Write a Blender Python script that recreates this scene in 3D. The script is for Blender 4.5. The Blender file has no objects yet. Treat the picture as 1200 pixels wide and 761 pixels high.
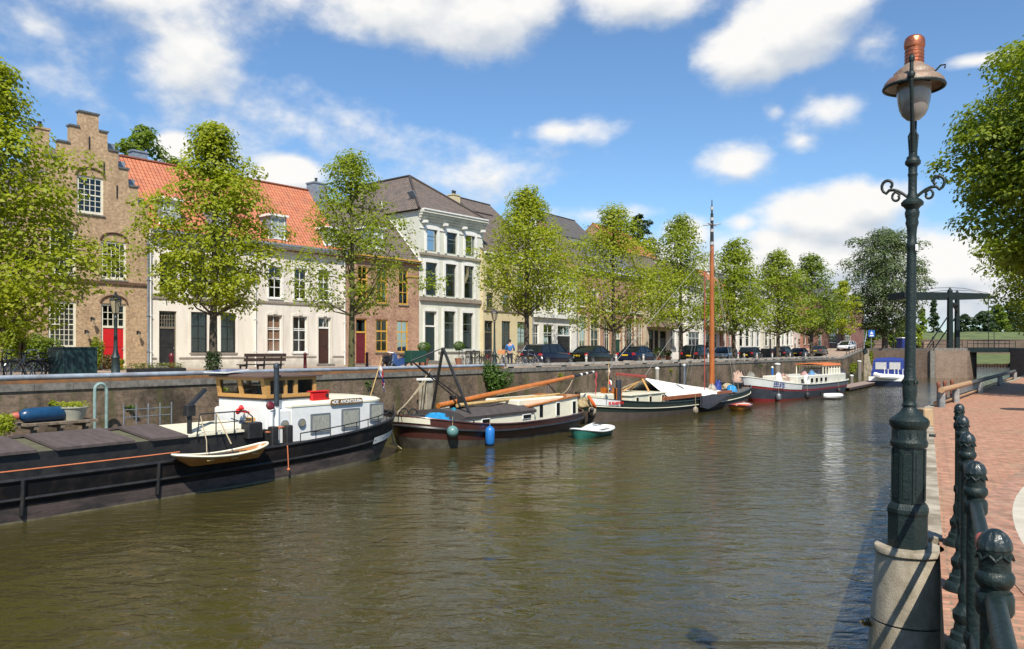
WAVE=0.6
import bpy, math, random
import numpy as np
from mathutils import Vector, Matrix
PI=math.pi; R=math.radians
scene=bpy.context.scene
C=scene.collection
# ---------------------------------------------------------------- survey frame
F=940.0; CX=600.0; HY=411.0; EYE=4.0        # water z=0, lens at z=4
TX,TY=.5687,.8225; NX,NY=-.8225,.5687       # along the canal / across to the far bank
ROT=math.atan2(TY,TX)
WALLP=26.3; ZS=2.95; ZN=2.5
def W(s,p,z=0.): return (s*TX+p*NX, s*TY+p*NY, z)
def sx(x,p):
    u=(x-CX)/F; Y=p/(NY+NX*u); X=u*Y
    return X*TX+Y*TY
def yd(x,p): return p/(NY+NX*(x-CX)/F)
def zz(x,y,p): return EYE-(y-HY)/F*yd(x,p)
def gp(x,y,z):
    Y=F*(EYE-z)/(y-HY); return ((x-CX)/F*Y, Y, z)
# ---------------------------------------------------------------- materials
MATS={}
def lowstain(N,L,tc,src,dst,col,z0,z1,sc=2.5,amt=.75):
    sp=N.new('ShaderNodeSeparateXYZ'); L.new(tc.outputs['Object'],sp.inputs[0]); n=N.new('ShaderNodeTexNoise'); n.inputs['Scale'].default_value=sc; n.inputs['Detail'].default_value=6; L.new(tc.outputs['Object'],n.inputs[0])
    a=N.new('ShaderNodeMath'); a.operation='MULTIPLY_ADD'; a.inputs[1].default_value=-(z1-z0)*2.2; L.new(n.outputs[0],a.inputs[0]); L.new(sp.outputs[2],a.inputs[2])
    r=N.new('ShaderNodeMapRange'); r.inputs[1].default_value=z0-(z1-z0)*1.1; r.inputs[2].default_value=z1-(z1-z0)*1.1; r.inputs[3].default_value=amt; r.inputs[4].default_value=0; L.new(a.outputs[0],r.inputs[0])
    m=N.new('ShaderNodeMix'); m.data_type='RGBA'; L.new(r.outputs[0],m.inputs[0]); L.new(src,m.inputs[6]); m.inputs[7].default_value=(*col,1); L.new(m.outputs[2],dst)
def mat(name,col,col2=None,scale=4.,rough=.6,metal=0.,bump=0.,bscale=None,detail=4,spec=.5,coat=0.,stretch=(1,1,1),lo=.35,hi=.65,emit=0,damp=None):
    if name in MATS: return MATS[name]
    m=bpy.data.materials.new(name); m.use_nodes=True; nt=m.node_tree; N=nt.nodes; L=nt.links
    b=N['Principled BSDF']; b.inputs['Roughness'].default_value=rough; b.inputs['Metallic'].default_value=metal
    b.inputs['Specular IOR Level'].default_value=spec; b.inputs['Coat Weight'].default_value=coat
    b.inputs['Base Color'].default_value=(*col,1)
    if col2 is None: col2=tuple(c*.72 for c in col)
    tc=N.new('ShaderNodeTexCoord'); mp=N.new('ShaderNodeMapping'); mp.inputs['Scale'].default_value=stretch
    L.new(tc.outputs['Object'],mp.inputs[0])
    n=N.new('ShaderNodeTexNoise'); n.inputs['Scale'].default_value=scale; n.inputs['Detail'].default_value=detail; n.inputs['Roughness'].default_value=.66
    L.new(mp.outputs[0],n.inputs[0])
    r=N.new('ShaderNodeMapRange'); r.inputs[1].default_value=lo; r.inputs[2].default_value=hi
    L.new(n.outputs[0],r.inputs[0])
    mx=N.new('ShaderNodeMix'); mx.data_type='RGBA'; mx.inputs[6].default_value=(*col,1); mx.inputs[7].default_value=(*col2,1)
    L.new(r.outputs[0],mx.inputs[0]); L.new(mx.outputs[2],b.inputs['Base Color'])
    if damp: lowstain(N,L,tc,mx.outputs[2],b.inputs['Base Color'],*damp)
    if bump:
        n2=N.new('ShaderNodeTexNoise'); n2.inputs['Scale'].default_value=bscale or scale*5; n2.inputs['Detail'].default_value=3
        L.new(mp.outputs[0],n2.inputs[0])
        bp=N.new('ShaderNodeBump'); bp.inputs['Strength'].default_value=bump; bp.inputs['Distance'].default_value=.02
        L.new(n2.outputs[0],bp.inputs['Height']); L.new(bp.outputs[0],b.inputs['Normal'])
    MATS[name]=m; return m
def brick(name,c1,c2,mortar,bw=.22,bh=.07,ms=.012,dirt=None,dscale=.6,bump=.5,flat=False,off=.5,dlo=.45,dhi=.7,dirt2=None,damp=None):
    if name in MATS: return MATS[name]
    m=bpy.data.materials.new(name); m.use_nodes=True; nt=m.node_tree; N=nt.nodes; L=nt.links
    b=N['Principled BSDF']; b.inputs['Roughness'].default_value=.85; b.inputs['Specular IOR Level'].default_value=.25
    tc=N.new('ShaderNodeTexCoord'); sp=N.new('ShaderNodeSeparateXYZ'); L.new(tc.outputs['Object'],sp.inputs[0])
    cb=N.new('ShaderNodeCombineXYZ')
    if flat: L.new(sp.outputs[0],cb.inputs[0]); L.new(sp.outputs[1],cb.inputs[1])
    else:
        ad=N.new('ShaderNodeMath'); L.new(sp.outputs[0],ad.inputs[0]); L.new(sp.outputs[1],ad.inputs[1])
        L.new(ad.outputs[0],cb.inputs[0]); L.new(sp.outputs[2],cb.inputs[1])
    wn=N.new('ShaderNodeTexNoise'); wn.inputs['Scale'].default_value=3; L.new(cb.outputs[0],wn.inputs[0])
    wv=N.new('ShaderNodeVectorMath'); wv.operation='MULTIPLY_ADD'; wv.inputs[1].default_value=(.02,.02,0)
    L.new(wn.outputs['Color'],wv.inputs[0]); L.new(cb.outputs[0],wv.inputs[2])
    t=N.new('ShaderNodeTexBrick'); t.inputs['Color1'].default_value=(*c1,1); t.inputs['Color2'].default_value=(*c2,1); t.inputs['Mortar'].default_value=(*mortar,1)
    t.inputs['Scale'].default_value=1; t.inputs['Brick Width'].default_value=bw; t.inputs['Row Height'].default_value=bh; t.inputs['Mortar Size'].default_value=ms
    t.inputs['Mortar Smooth'].default_value=.3; t.offset=off
    L.new(wv.outputs[0],t.inputs['Vector'])
    n=N.new('ShaderNodeTexNoise'); n.inputs['Scale'].default_value=dscale; n.inputs['Detail'].default_value=6; n.inputs['Roughness'].default_value=.7
    L.new(tc.outputs['Object'],n.inputs[0])
    r=N.new('ShaderNodeMapRange'); r.inputs[1].default_value=dlo; r.inputs[2].default_value=dhi; L.new(n.outputs[0],r.inputs[0])
    mx=N.new('ShaderNodeMix'); mx.data_type='RGBA'; L.new(r.outputs[0],mx.inputs[0]); L.new(t.outputs[0],mx.inputs[6])
    mx.inputs[7].default_value=(*(dirt or tuple(c*.7 for c in c1)),1)
    n3=N.new('ShaderNodeTexNoise'); n3.inputs['Scale'].default_value=7; n3.inputs['Detail'].default_value=3; L.new(cb.outputs[0],n3.inputs[0])
    m3=N.new('ShaderNodeMix'); m3.data_type='RGBA'; m3.blend_type='MULTIPLY'; m3.inputs[0].default_value=1
    r3=N.new('ShaderNodeMapRange'); r3.inputs[1].default_value=.3; r3.inputs[2].default_value=.7; r3.inputs[3].default_value=.7; r3.inputs[4].default_value=1.25
    L.new(n3.outputs[0],r3.inputs[0]); L.new(mx.outputs[2],m3.inputs[6]); L.new(r3.outputs[0],m3.inputs[7])
    out=m3.outputs[2]
    if dirt2:
        n4=N.new('ShaderNodeTexNoise'); n4.inputs['Scale'].default_value=1.3; n4.inputs['Detail'].default_value=7; n4.inputs['Roughness'].default_value=.75
        mp=N.new('ShaderNodeMapping'); mp.inputs['Scale'].default_value=(1,1,.22); mp.inputs['Location'].default_value=(7,3,1); L.new(tc.outputs['Object'],mp.inputs[0]); L.new(mp.outputs[0],n4.inputs[0])
        r4=N.new('ShaderNodeMapRange'); r4.inputs[1].default_value=.5; r4.inputs[2].default_value=.68; L.new(n4.outputs[0],r4.inputs[0])
        m4=N.new('ShaderNodeMix'); m4.data_type='RGBA'; L.new(r4.outputs[0],m4.inputs[0]); L.new(out,m4.inputs[6]); m4.inputs[7].default_value=(*dirt2,1); out=m4.outputs[2]
    L.new(out,b.inputs['Base Color'])
    if damp: lowstain(N,L,tc,out,b.inputs['Base Color'],*damp)
    bp=N.new('ShaderNodeBump'); bp.inputs['Strength'].default_value=bump; bp.inputs['Distance'].default_value=.01
    L.new(t.outputs[0],bp.inputs['Height']); L.new(bp.outputs[0],b.inputs['Normal'])
    MATS[name]=m; return m
def tiles(name,c1,c2,dirt,tw=.24,th=.3):
    m=bpy.data.materials.new(name); m.use_nodes=True; nt=m.node_tree; N=nt.nodes; L=nt.links
    b=N['Principled BSDF']; b.inputs['Roughness'].default_value=.75
    tc=N.new('ShaderNodeTexCoord'); uv=tc.outputs['UV']
    t=N.new('ShaderNodeTexBrick'); t.offset=0; t.inputs['Color1'].default_value=(*c1,1); t.inputs['Color2'].default_value=(*c2,1)
    t.inputs['Mortar'].default_value=(*(c*.35 for c in c1),1); t.inputs['Scale'].default_value=1; t.inputs['Brick Width'].default_value=tw; t.inputs['Row Height'].default_value=th
    t.inputs['Mortar Size'].default_value=.018; t.inputs['Mortar Smooth'].default_value=.6; L.new(uv,t.inputs['Vector'])
    n=N.new('ShaderNodeTexNoise'); n.inputs['Scale'].default_value=1.2; n.inputs['Detail'].default_value=7; n.inputs['Roughness'].default_value=.75; L.new(uv,n.inputs[0])
    r=N.new('ShaderNodeMapRange'); r.inputs[1].default_value=.48; r.inputs[2].default_value=.72; r.inputs[4].default_value=.8; L.new(n.outputs[0],r.inputs[0])
    mx=N.new('ShaderNodeMix'); mx.data_type='RGBA'; L.new(r.outputs[0],mx.inputs[0]); L.new(t.outputs[0],mx.inputs[6]); mx.inputs[7].default_value=(*dirt,1)
    L.new(mx.outputs[2],b.inputs['Base Color'])
    sp=N.new('ShaderNodeSeparateXYZ'); L.new(uv,sp.inputs[0])
    mu=N.new('ShaderNodeMath'); mu.operation='MULTIPLY'; mu.inputs[1].default_value=2*PI/tw; L.new(sp.outputs[0],mu.inputs[0])
    sn=N.new('ShaderNodeMath'); sn.operation='SINE'; L.new(mu.outputs[0],sn.inputs[0])
    dv=N.new('ShaderNodeMath'); dv.operation='DIVIDE'; dv.inputs[1].default_value=th; L.new(sp.outputs[1],dv.inputs[0])
    fr=N.new('ShaderNodeMath'); fr.operation='FRACT'; L.new(dv.outputs[0],fr.inputs[0])
    sb=N.new('ShaderNodeMath'); sb.operation='SUBTRACT'; L.new(sn.outputs[0],sb.inputs[0]); L.new(fr.outputs[0],sb.inputs[1])
    bp=N.new('ShaderNodeBump'); bp.inputs['Strength'].default_value=.9; bp.inputs['Distance'].default_value=.035
    L.new(sb.outputs[0],bp.inputs['Height']); L.new(bp.outputs[0],b.inputs['Normal'])
    MATS[name]=m; return m
def glassmat():
    m=bpy.data.materials.new('window_glass'); m.use_nodes=True; nt=m.node_tree; N=nt.nodes; L=nt.links
    for n in list(N): N.remove(n)
    o=N.new('ShaderNodeOutputMaterial'); mx=N.new('ShaderNodeMixShader'); t=N.new('ShaderNodeBsdfTransparent'); t.inputs[0].default_value=(.8,.82,.8,1)
    g=N.new('ShaderNodeBsdfGlossy'); g.inputs['Roughness'].default_value=.03; g.inputs[0].default_value=(.55,.58,.6,1)
    f=N.new('ShaderNodeFresnel'); f.inputs[0].default_value=1.6
    ad=N.new('ShaderNodeMath'); ad.inputs[1].default_value=.05; L.new(f.outputs[0],ad.inputs[0])
    L.new(ad.outputs[0],mx.inputs[0]); L.new(t.outputs[0],mx.inputs[1]); L.new(g.outputs[0],mx.inputs[2]); L.new(mx.outputs[0],o.inputs[0])
    MATS['glass']=m; return m
def leafmat(name,c1,c2,trans=.35):
    m=bpy.data.materials.new(name); m.use_nodes=True; nt=m.node_tree; N=nt.nodes; L=nt.links
    for n in list(N): N.remove(n)
    o=N.new('ShaderNodeOutputMaterial'); g=N.new('ShaderNodeNewGeometry')
    mx=N.new('ShaderNodeMix'); mx.data_type='RGBA'; mx.inputs[6].default_value=(*c1,1); mx.inputs[7].default_value=(*c2,1)
    n=N.new('ShaderNodeTexNoise'); n.inputs['Scale'].default_value=.9; n.inputs['Detail'].default_value=3
    tc=N.new('ShaderNodeTexCoord'); L.new(tc.outputs['Object'],n.inputs[0])
    r=N.new('ShaderNodeMapRange'); r.inputs[1].default_value=.3; r.inputs[2].default_value=.7; L.new(n.outputs[0],r.inputs[0])
    a=N.new('ShaderNodeMath'); a.operation='MULTIPLY_ADD'; a.inputs[1].default_value=.45; L.new(g.outputs['Random Per Island'],a.inputs[0])
    a2=N.new('ShaderNodeMath'); a2.operation='MULTIPLY'; a2.inputs[1].default_value=.55; L.new(r.outputs[0],a2.inputs[0]); L.new(a2.outputs[0],a.inputs[2])
    L.new(a.outputs[0],mx.inputs[0])
    d=N.new('ShaderNodeBsdfPrincipled'); d.inputs['Roughness'].default_value=.5; d.inputs['Specular IOR Level'].default_value=.35; L.new(mx.outputs[2],d.inputs['Base Color'])
    t=N.new('ShaderNodeBsdfTranslucent')
    hs=N.new('ShaderNodeMix'); hs.data_type='RGBA'; hs.blend_type='MULTIPLY'; hs.inputs[0].default_value=1; hs.inputs[7].default_value=(1.5,1.6,.6,1); L.new(mx.outputs[2],hs.inputs[6]); L.new(hs.outputs[2],t.inputs[0])
    ms=N.new('ShaderNodeMixShader'); ms.inputs[0].default_value=trans; L.new(d.outputs[0],ms.inputs[1]); L.new(t.outputs[0],ms.inputs[2]); L.new(ms.outputs[0],o.inputs[0])
    MATS[name]=m; return m
GL=glassmat()
white=mat('white_paint',(.78,.77,.73),(.66,.65,.6),3,.45)
cream=mat('cream_paint',(.74,.70,.56),(.62,.58,.45),3,.5)
blackm=mat('black_paint',(.012,.012,.014),(.03,.028,.026),3,.45)
iron=mat('dark_green_iron',(.006,.014,.013),(.012,.022,.020),30,.5,0,.3,60,coat=.03,spec=.35)
greym=mat('grey_metal',(.25,.27,.29),(.16,.17,.18),6,.4,.4)
lead=mat('lead_sheet',(.27,.31,.36),(.18,.21,.25),5,.5,.2)
steel=mat('galvanised_steel',(.45,.5,.56),(.3,.33,.38),6,.4,.5)
wood=mat('varnished_wood',(.60,.34,.12),(.46,.24,.07),6,.35,coat=.5,stretch=(1,1,8))
orangewood=mat('orange_spar_varnish',(.52,.17,.025),(.40,.11,.015),5,.3,coat=.6)
palewood=mat('pale_pine',(.55,.38,.16),(.42,.27,.1),5,.5)
oldwood=mat('weathered_wood',(.22,.17,.12),(.12,.09,.06),6,.8,bump=.4)
darkwood=mat('dark_stained_wood',(.06,.035,.025),(.035,.02,.015),6,.5)
stone=mat('grey_coping_stone',(.22,.20,.17),(.11,.10,.085),5,.85,bump=.4,bscale=40)
palestone=mat('pale_weathered_concrete',(.44,.38,.29),(.20,.165,.11),3.0,.9,bump=.3,bscale=120,detail=10,stretch=(1,1,.6),lo=.36,hi=.6)
rubber=mat('tyre_rubber',(.015,.015,.016),None,8,.8)
chrome=mat('wheel_alloy',(.5,.5,.52),None,8,.3,.8)
red=mat('red_paint',(.55,.012,.015),(.5,.01,.012),5,.45)
darkred=mat('maroon_paint',(.13,.012,.02),(.1,.01,.015),5,.4)
orange=mat('orange_plastic',(.75,.13,.02),None,5,.45)
blue=mat('blue_plastic',(.02,.17,.5),(.02,.13,.4),5,.35)
royal=mat('royal_blue_canvas',(.012,.035,.22),(.01,.025,.16),5,.6)
greenp=mat('bottle_green_paint',(.012,.06,.04),(.01,.045,.03),5,.45)
yellow=mat('yellow_plate',(.75,.5,.02),None,5,.5)
rope=mat('rope_fibre',(.42,.34,.22),(.3,.24,.15),30,.9)
orrope=mat('orange_rope',(.55,.17,.07),None,30,.9)
soil=mat('soil',(.05,.035,.02),None,10,.9)
# ---------------------------------------------------------------- mesh builder
SPLIT={'fender_post','wall_anchor','canopy_post','step_coping','cornice_bracket','stone_pier','bollard','support','thwart','eye','pilaster','name_board_diamond','lead_flashing','davit_hoop','sheer_leg','hawse_eye','beam','block','leg','cover_stripe','verge_board','pipe_casing','companion_door','windlass_wheel','mast_crutch','scroll_bracket','wall_bracket','portal_beam','white_band','hoist_rope','uprights','crosstree'}
class MB:
    def __init__(s): s.v=[]; s.f=[]; s.uv=None
    def add(s,vs,fs):
        o=len(s.v); s.v+= [tuple(v) for v in vs]; s.f+=[tuple(i+o for i in f) for f in fs]; return s
    def box(s,x0,x1,y0,y1,z0,z1,M=None):
        vs=[Vector((x,y,z)) for z in (z0,z1) for x,y in ((x0,y0),(x1,y0),(x1,y1),(x0,y1))]
        if M is not None: vs=[M@v for v in vs]
        return s.add(vs,[(3,2,1,0),(4,5,6,7),(0,1,5,4),(1,2,6,5),(2,3,7,6),(3,0,4,7)])
    def bbox(s,x0,x1,y0,y1,z0,z1,b=.02,M=None):   # box with chamfered vertical and top edges
        P=[(x0+b,y0),(x1-b,y0),(x1,y0+b),(x1,y1-b),(x1-b,y1),(x0+b,y1),(x0,y1-b),(x0,y0+b)]
        cx,cy=(x0+x1)/2,(y0+y1)/2
        rings=[[(x,y,z0) for x,y in P],[(x,y,z1-b) for x,y in P],[(x-b*(1 if x>cx else -1),y-b*(1 if y>cy else -1),z1) for x,y in P]]
        return s.loft(rings,True,M)
    def loft(s,rings,caps=True,M=None,closed=True):
        n=len(rings[0]); o=len(s.v)
        for r in rings:
            for v in r: s.v.append(tuple(M@Vector(v)) if M is not None else tuple(v))
        for i in range(len(rings)-1):
            for j in range(n if closed else n-1):
                k=(j+1)%n; s.f.append((o+i*n+j,o+i*n+k,o+(i+1)*n+k,o+(i+1)*n+j))
        if caps:
            s.f.append(tuple(o+j for j in reversed(range(n)))); s.f.append(tuple(o+(len(rings)-1)*n+j for j in range(n)))
        return s
    def lathe(s,prof,n=16,c=(0,0,0),M=None,ph=0,caps=True,rf=None):
        rings=[]
        for r,z in prof:
            rings.append([(c[0]+r*(rf(a) if rf else 1)*math.cos(a+ph),c[1]+r*(rf(a) if rf else 1)*math.sin(a+ph),c[2]+z) for a in (2*PI*i/n for i in range(n))])
        return s.loft(rings,caps,M)
    def tube(s,pts,r,n=8,closed=False):
        pts=[Vector(p) for p in pts]; m=len(pts); rs=r if isinstance(r,(list,tuple)) else [r]*m
        rings=[]; up=None
        for i,p in enumerate(pts):
            if closed: t=pts[(i+1)%m]-pts[i-1]
            else: t=pts[min(i+1,m-1)]-pts[max(i-1,0)]
            if t.length<1e-9: t=Vector((0,0,1))
            t.normalize()
            if up is None: up=Vector((0,0,1)) if abs(t.z)<.9 else Vector((1,0,0))
            a=t.cross(up)
            if a.length<1e-6: a=t.orthogonal()
            a.normalize(); b=a.cross(t); up=b
            rings.append([p+rs[i]*(math.cos(q)*a+math.sin(q)*b) for q in (2*PI*j/n for j in range(n))])
        if closed: rings.append(rings[0]); return s.loft(rings,False)
        return s.loft(rings,True)
    def sphere(s,c,r,n=12,m=8,sc=(1,1,1)):
        prof=[(max(1e-4,math.sin(PI*i/m)),-math.cos(PI*i/m)) for i in range(m+1)]
        o=len(s.v); s.lathe(prof,n)
        for i in range(o,len(s.v)):
            v=s.v[i]; s.v[i]=(c[0]+v[0]*r*sc[0],c[1]+v[1]*r*sc[1],c[2]+v[2]*r*sc[2])
        return s
    def prism(s,poly,a,b,axis='y'):
        f={'y':lambda p,t:(p[0],t,p[1]),'x':lambda p,t:(t,p[0],p[1]),'z':lambda p,t:(p[0],p[1],t)}[axis]
        return s.loft([[f(p,a) for p in poly],[f(p,b) for p in poly]])
    def pieces(s):
        par=list(range(len(s.v)))
        def fd(i):
            while par[i]!=i: par[i]=par[par[i]]; i=par[i]
            return i
        for f in s.f:
            for i in f[1:]: par[fd(i)]=fd(f[0])
        g={}
        for f in s.f: g.setdefault(fd(f[0]),[]).append(f)
        out=[]
        for fs in g.values():
            idx=sorted(set(i for f in fs for i in f)); mp={i:k for k,i in enumerate(idx)}; q=MB(); q.v=[s.v[i] for i in idx]; q.f=[tuple(mp[i] for i in f) for f in fs]; out.append(q)
        return out
    def build(s,name,m,parent=None,smooth=False,loc=None,rotz=0,sharp=40):
        if name in SPLIT and s.uv is None:
            ps=s.pieces()
            if 1<len(ps)<=60: return [q.build(name+' ',m,parent,smooth,loc,rotz,sharp) for q in ps][0]
        name=name.strip()
        me=bpy.data.meshes.new(name); me.from_pydata(s.v,[],s.f)
        if s.uv is not None:
            ul=me.uv_layers.new(name='UVMap'); k=0
            for fi,f in enumerate(s.f):
                for vi in f:
                    ul.data[k].uv=s.uv[vi]; k+=1
        me.update()
        import bmesh
        bm=bmesh.new(); bm.from_mesh(me); bmesh.ops.recalc_face_normals(bm,faces=bm.faces); bm.to_mesh(me); bm.free()
        if smooth:
            me.polygons.foreach_set('use_smooth',[True]*len(me.polygons))
            try: me.set_sharp_from_angle(angle=R(sharp))
            except Exception: pass
        if m: me.materials.append(m)
        o=bpy.data.objects.new(name,me); C.objects.link(o)
        if parent is not None: o.parent=parent
        if loc is not None: o.location=loc
        if rotz: o.rotation_euler=(0,0,rotz)
        return o
def tag(o,label,cat=None,group=None,kind=None):
    if label: o['label']=label
    if cat: o['category']=cat
    if group: o['group']=group
    if kind: o['kind']=kind
    return o
def thing(name,label,cat,loc=(0,0,0),rz=0,group=None):
    o=bpy.data.objects.new(name,None); o.empty_display_size=.3; C.objects.link(o); o.location=loc; o.rotation_euler=(0,0,rz)
    return tag(o,label,cat,group)
def cthing(name,label,cat,s,p,z,rz=0,group=None): return thing(name,label,cat,W(s,p,z),ROT+rz,group)
def copy_tree(o,parent=None,loc=None,rz=None,label=None,group=None,sc=None):
    c=o.copy(); C.objects.link(c); c.parent=parent
    if loc is not None: c.location=loc
    if rz is not None: c.rotation_euler=(0,0,rz)
    if sc is not None: c.scale=(sc,sc,sc)
    if label: c['label']=label
    if group: c['group']=group
    for ch in list(KIDS(o)): copy_tree(ch,c)
    return c
def KIDS(o): return [x for x in C.objects if x.parent==o]
def swap(o,frm,to):
    for ch in KIDS(o):
        if ch.name.split('.')[0]==frm and ch.type=='MESH':
            ch.data=ch.data.copy(); ch.data.materials.clear(); ch.data.materials.append(to)
def textmesh(txt,size,depth,m,parent,loc,rot,name='lettering',bold=0.0):
    cu=bpy.data.curves.new('t','FONT'); cu.body=txt; cu.size=size; cu.extrude=depth; cu.align_x='CENTER'; cu.align_y='CENTER'; cu.offset=bold
    t=bpy.data.objects.new('t',cu); C.objects.link(t); dg=bpy.context.evaluated_depsgraph_get(); dg.update()
    me=bpy.data.meshes.new_from_object(t.evaluated_get(dg)); bpy.data.objects.remove(t); bpy.data.curves.remove(cu)
    me.materials.clear(); me.materials.append(m)
    o=bpy.data.objects.new(name,me); C.objects.link(o); o.parent=parent; o.location=loc; o.rotation_euler=rot; return o
# ---------------------------------------------------------------- trees
def leafmesh(name,cent,out,size,m,parent,rng,up=.6,rnd=.9,asp=.62):
    n=len(cent)
    nr=out+rng.normal(0,rnd,(n,3))*.6; nr[:,2]+=up; nr/=np.linalg.norm(nr,axis=1)[:,None]+1e-9
    t=np.cross(nr,rng.normal(0,1,(n,3))); t/=np.linalg.norm(t,axis=1)[:,None]+1e-9
    b=np.cross(nr,t); sz=(size*rng.uniform(.65,1.35,n))[:,None]*.5
    V=np.empty((n,4,3)); V[:,0]=cent+t*sz; V[:,1]=cent+b*sz*asp; V[:,2]=cent-t*sz; V[:,3]=cent-b*sz*asp
    V[:,1]+=nr*sz*.25; V[:,3]+=nr*sz*.25
    me=bpy.data.meshes.new(name); me.vertices.add(4*n); me.vertices.foreach_set('co',V.reshape(-1))
    me.loops.add(4*n); me.loops.foreach_set('vertex_index',np.arange(4*n,dtype=np.int32))
    me.polygons.add(n); me.polygons.foreach_set('loop_start',np.arange(0,4*n,4,dtype=np.int32))
    me.update(calc_edges=True); me.validate(); me.materials.append(m)
    o=bpy.data.objects.new(name,me); C.objects.link(o)
    if parent is not None: o.parent=parent
    return o
bark=mat('grey_brown_bark',(.11,.085,.06),(.05,.04,.03),9,.9,bump=.8,bscale=25,stretch=(1,1,.3))
mossbark=mat('mossy_bark',(.10,.10,.03),(.05,.045,.025),7,.9,bump=.8,bscale=25)
def tree(name,label,loc,H,cb,Rr,leaf,seed,nc=70,per=170,ls=.2,tr=.17,group=None,shape='lime',lean=(0,0),cat='tree',cr=.30,barkm=None,lobes=15,half=None,off=(0,0),limbn=26,pw=1.0):
    rng=np.random.default_rng(seed); T=thing(name,label,cat,loc,0,group)
    ch=H-cb
    def prof(h):
        if shape=='lime': return (math.sin(PI*min(1,max(0,.07+.93*h**.66)))**.72)*(1-.24*h)*1.13
        if shape=='round': return math.sqrt(max(.02,1-(2*h-1)**2))
        if shape=='cone': return max(.04,(1-h)**.8)*min(1,.35+h*4)
        if shape=='willow': return (1-(2*abs(h-.42))**2.2 if h<.42 else 1-((h-.42)/.58)**2.4)*.97+.03
    cents=[];rad=[]
    nl=lobes
    for i in range(nl):
        h=(i+.6)/nl; a=i*2.39996+rng.uniform(-.6,.6); lr=Rr*rng.uniform(.30,.52)*(.35+.65*min(1,prof(h))); dd=max(0,Rr*prof(h)*rng.uniform(.85,1.15)-lr)*rng.uniform(.75,1.05)
        lc=np.array([dd*math.cos(a)+off[0]+lean[0]*h,dd*math.sin(a)+off[1]+lean[1]*h,cb+h*ch*.94])
        for j in range(max(3,int(nc*.75/nl))):
            e=rng.normal(0,1,3); e/=np.linalg.norm(e); e[2]=e[2]*.8+.12; c=lc+e*lr*np.array([1,1,1.15])*rng.uniform(.5,1.0)
            if c[2]>H+.1 or c[2]<cb*.9 or (half and half(c)): continue
            cents.append(tuple(float(v) for v in c)); rad.append(Rr*cr*rng.uniform(.45,1.0)*.8)
    for i in range(3):   # leading shoots at the top
        a=rng.uniform(0,2*PI); q=rng.uniform(.0,.16)*Rr; c=(q*math.cos(a)+off[0]+lean[0],q*math.sin(a)+off[1]+lean[1],cb+ch*rng.uniform(.93,1.0))
        if not (half and half(c)): cents.append(c); rad.append(Rr*cr*.5)
    for i in range(int(nc*.28)):
        nc_=int(nc*.28)
        h=(i+.5)/nc_; h=min(.985,max(.01,h+rng.uniform(-.04,.04))); a=i*2.39996+rng.uniform(-.5,.5)
        q=max(.08,rng.uniform(0,1)**.5); ir=rng.uniform(.75,1.1)
        rr=max(0,Rr*prof(h)*ir-.22*Rr)*q
        c=(rr*math.cos(a)+off[0]+lean[0]*h,rr*math.sin(a)+off[1]+lean[1]*h,cb+h*ch)
        if half and half(c): continue
        cents.append(c); rad.append(Rr*cr*rng.uniform(.6,1.3)*(.55+.45*prof(h)))
    cc=[];oo=[]
    for c,r in zip(cents,rad):
        k=int(per*(r/(Rr*cr))**2*rng.uniform(.8,1.15))+8
        d=rng.normal(0,1,(k,3)); d/=np.linalg.norm(d,axis=1)[:,None]
        rr=r*rng.uniform(.3,1.0,k)**.5*(1+.07*rng.normal(0,1,k))
        # ragged, slightly drooping spray of leaves
        fl=rng.uniform(0,1,k)<.62; d[fl,2]=np.abs(d[fl,2])
        P=np.array(c)+d*rr[:,None]*np.array([1.2,1.2,.66]); P[:,2]-=.30*(np.hypot(d[:,0],d[:,1])*rr)*rng.uniform(.3,1)
        cc.append(P); oo.append(d)
    k=int(nc*per*.05)
    hh=rng.uniform(0,1,k); aa=rng.uniform(0,2*PI,k); q=rng.uniform(.1,1.0,k)**.5
    pr=np.array([prof(h) for h in hh])*Rr*.84
    P=np.stack([pr*q*np.cos(aa)+off[0]+lean[0]*hh,pr*q*np.sin(aa)+off[1]+lean[1]*hh,cb+hh*ch],1)
    D=np.stack([np.cos(aa),np.sin(aa),hh*0+.2],1)
    if half: ke=np.array([not half(p) for p in P]); P=P[ke]; D=D[ke]
    cc.append(P); oo.append(D)
    leafmesh('crown',np.concatenate(cc),np.concatenate(oo),ls,leaf,T,rng,up=.7,rnd=.62)
    mb=MB(); tp=[]; trs=[]
    for i in range(9):
        h=i/8; z=H*.88*h
        tp.append((lean[0]*h*.7+off[0]*h+.10*math.sin(h*5+seed)*h,lean[1]*h*.7+off[1]*h+.10*math.cos(h*4+seed)*h,z)); trs.append(tr*(1.25 if i==0 else 1)*(1-.82*h)+.015)
    tp.insert(1,(tp[0][0],tp[0][1],.35)); trs.insert(1,tr*1.02)
    mb.tube(tp,trs,10)
    order=sorted(range(len(cents)),key=lambda i:-rad[i])[:limbn]
    for i in order:
        c=cents[i]; z0=max(cb*.85,c[2]-math.hypot(c[0],c[1])*.9-.3); z0=min(z0,H*.8); h=z0/(H*.88)
        b=Vector((lean[0]*h*.7+off[0]*h,lean[1]*h*.7+off[1]*h,z0)); e=Vector(c); m_=(b+e)/2+Vector((0,0,-.12*(e-b).length)); m_.x+=(e.x-b.x)*.12
        mb.tube([b,m_,e],[tr*.38*(1-h*.5),tr*.22*(1-h*.5),.018],6)
    mb.build('trunk',barkm or bark,T,True)
    return T
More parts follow.
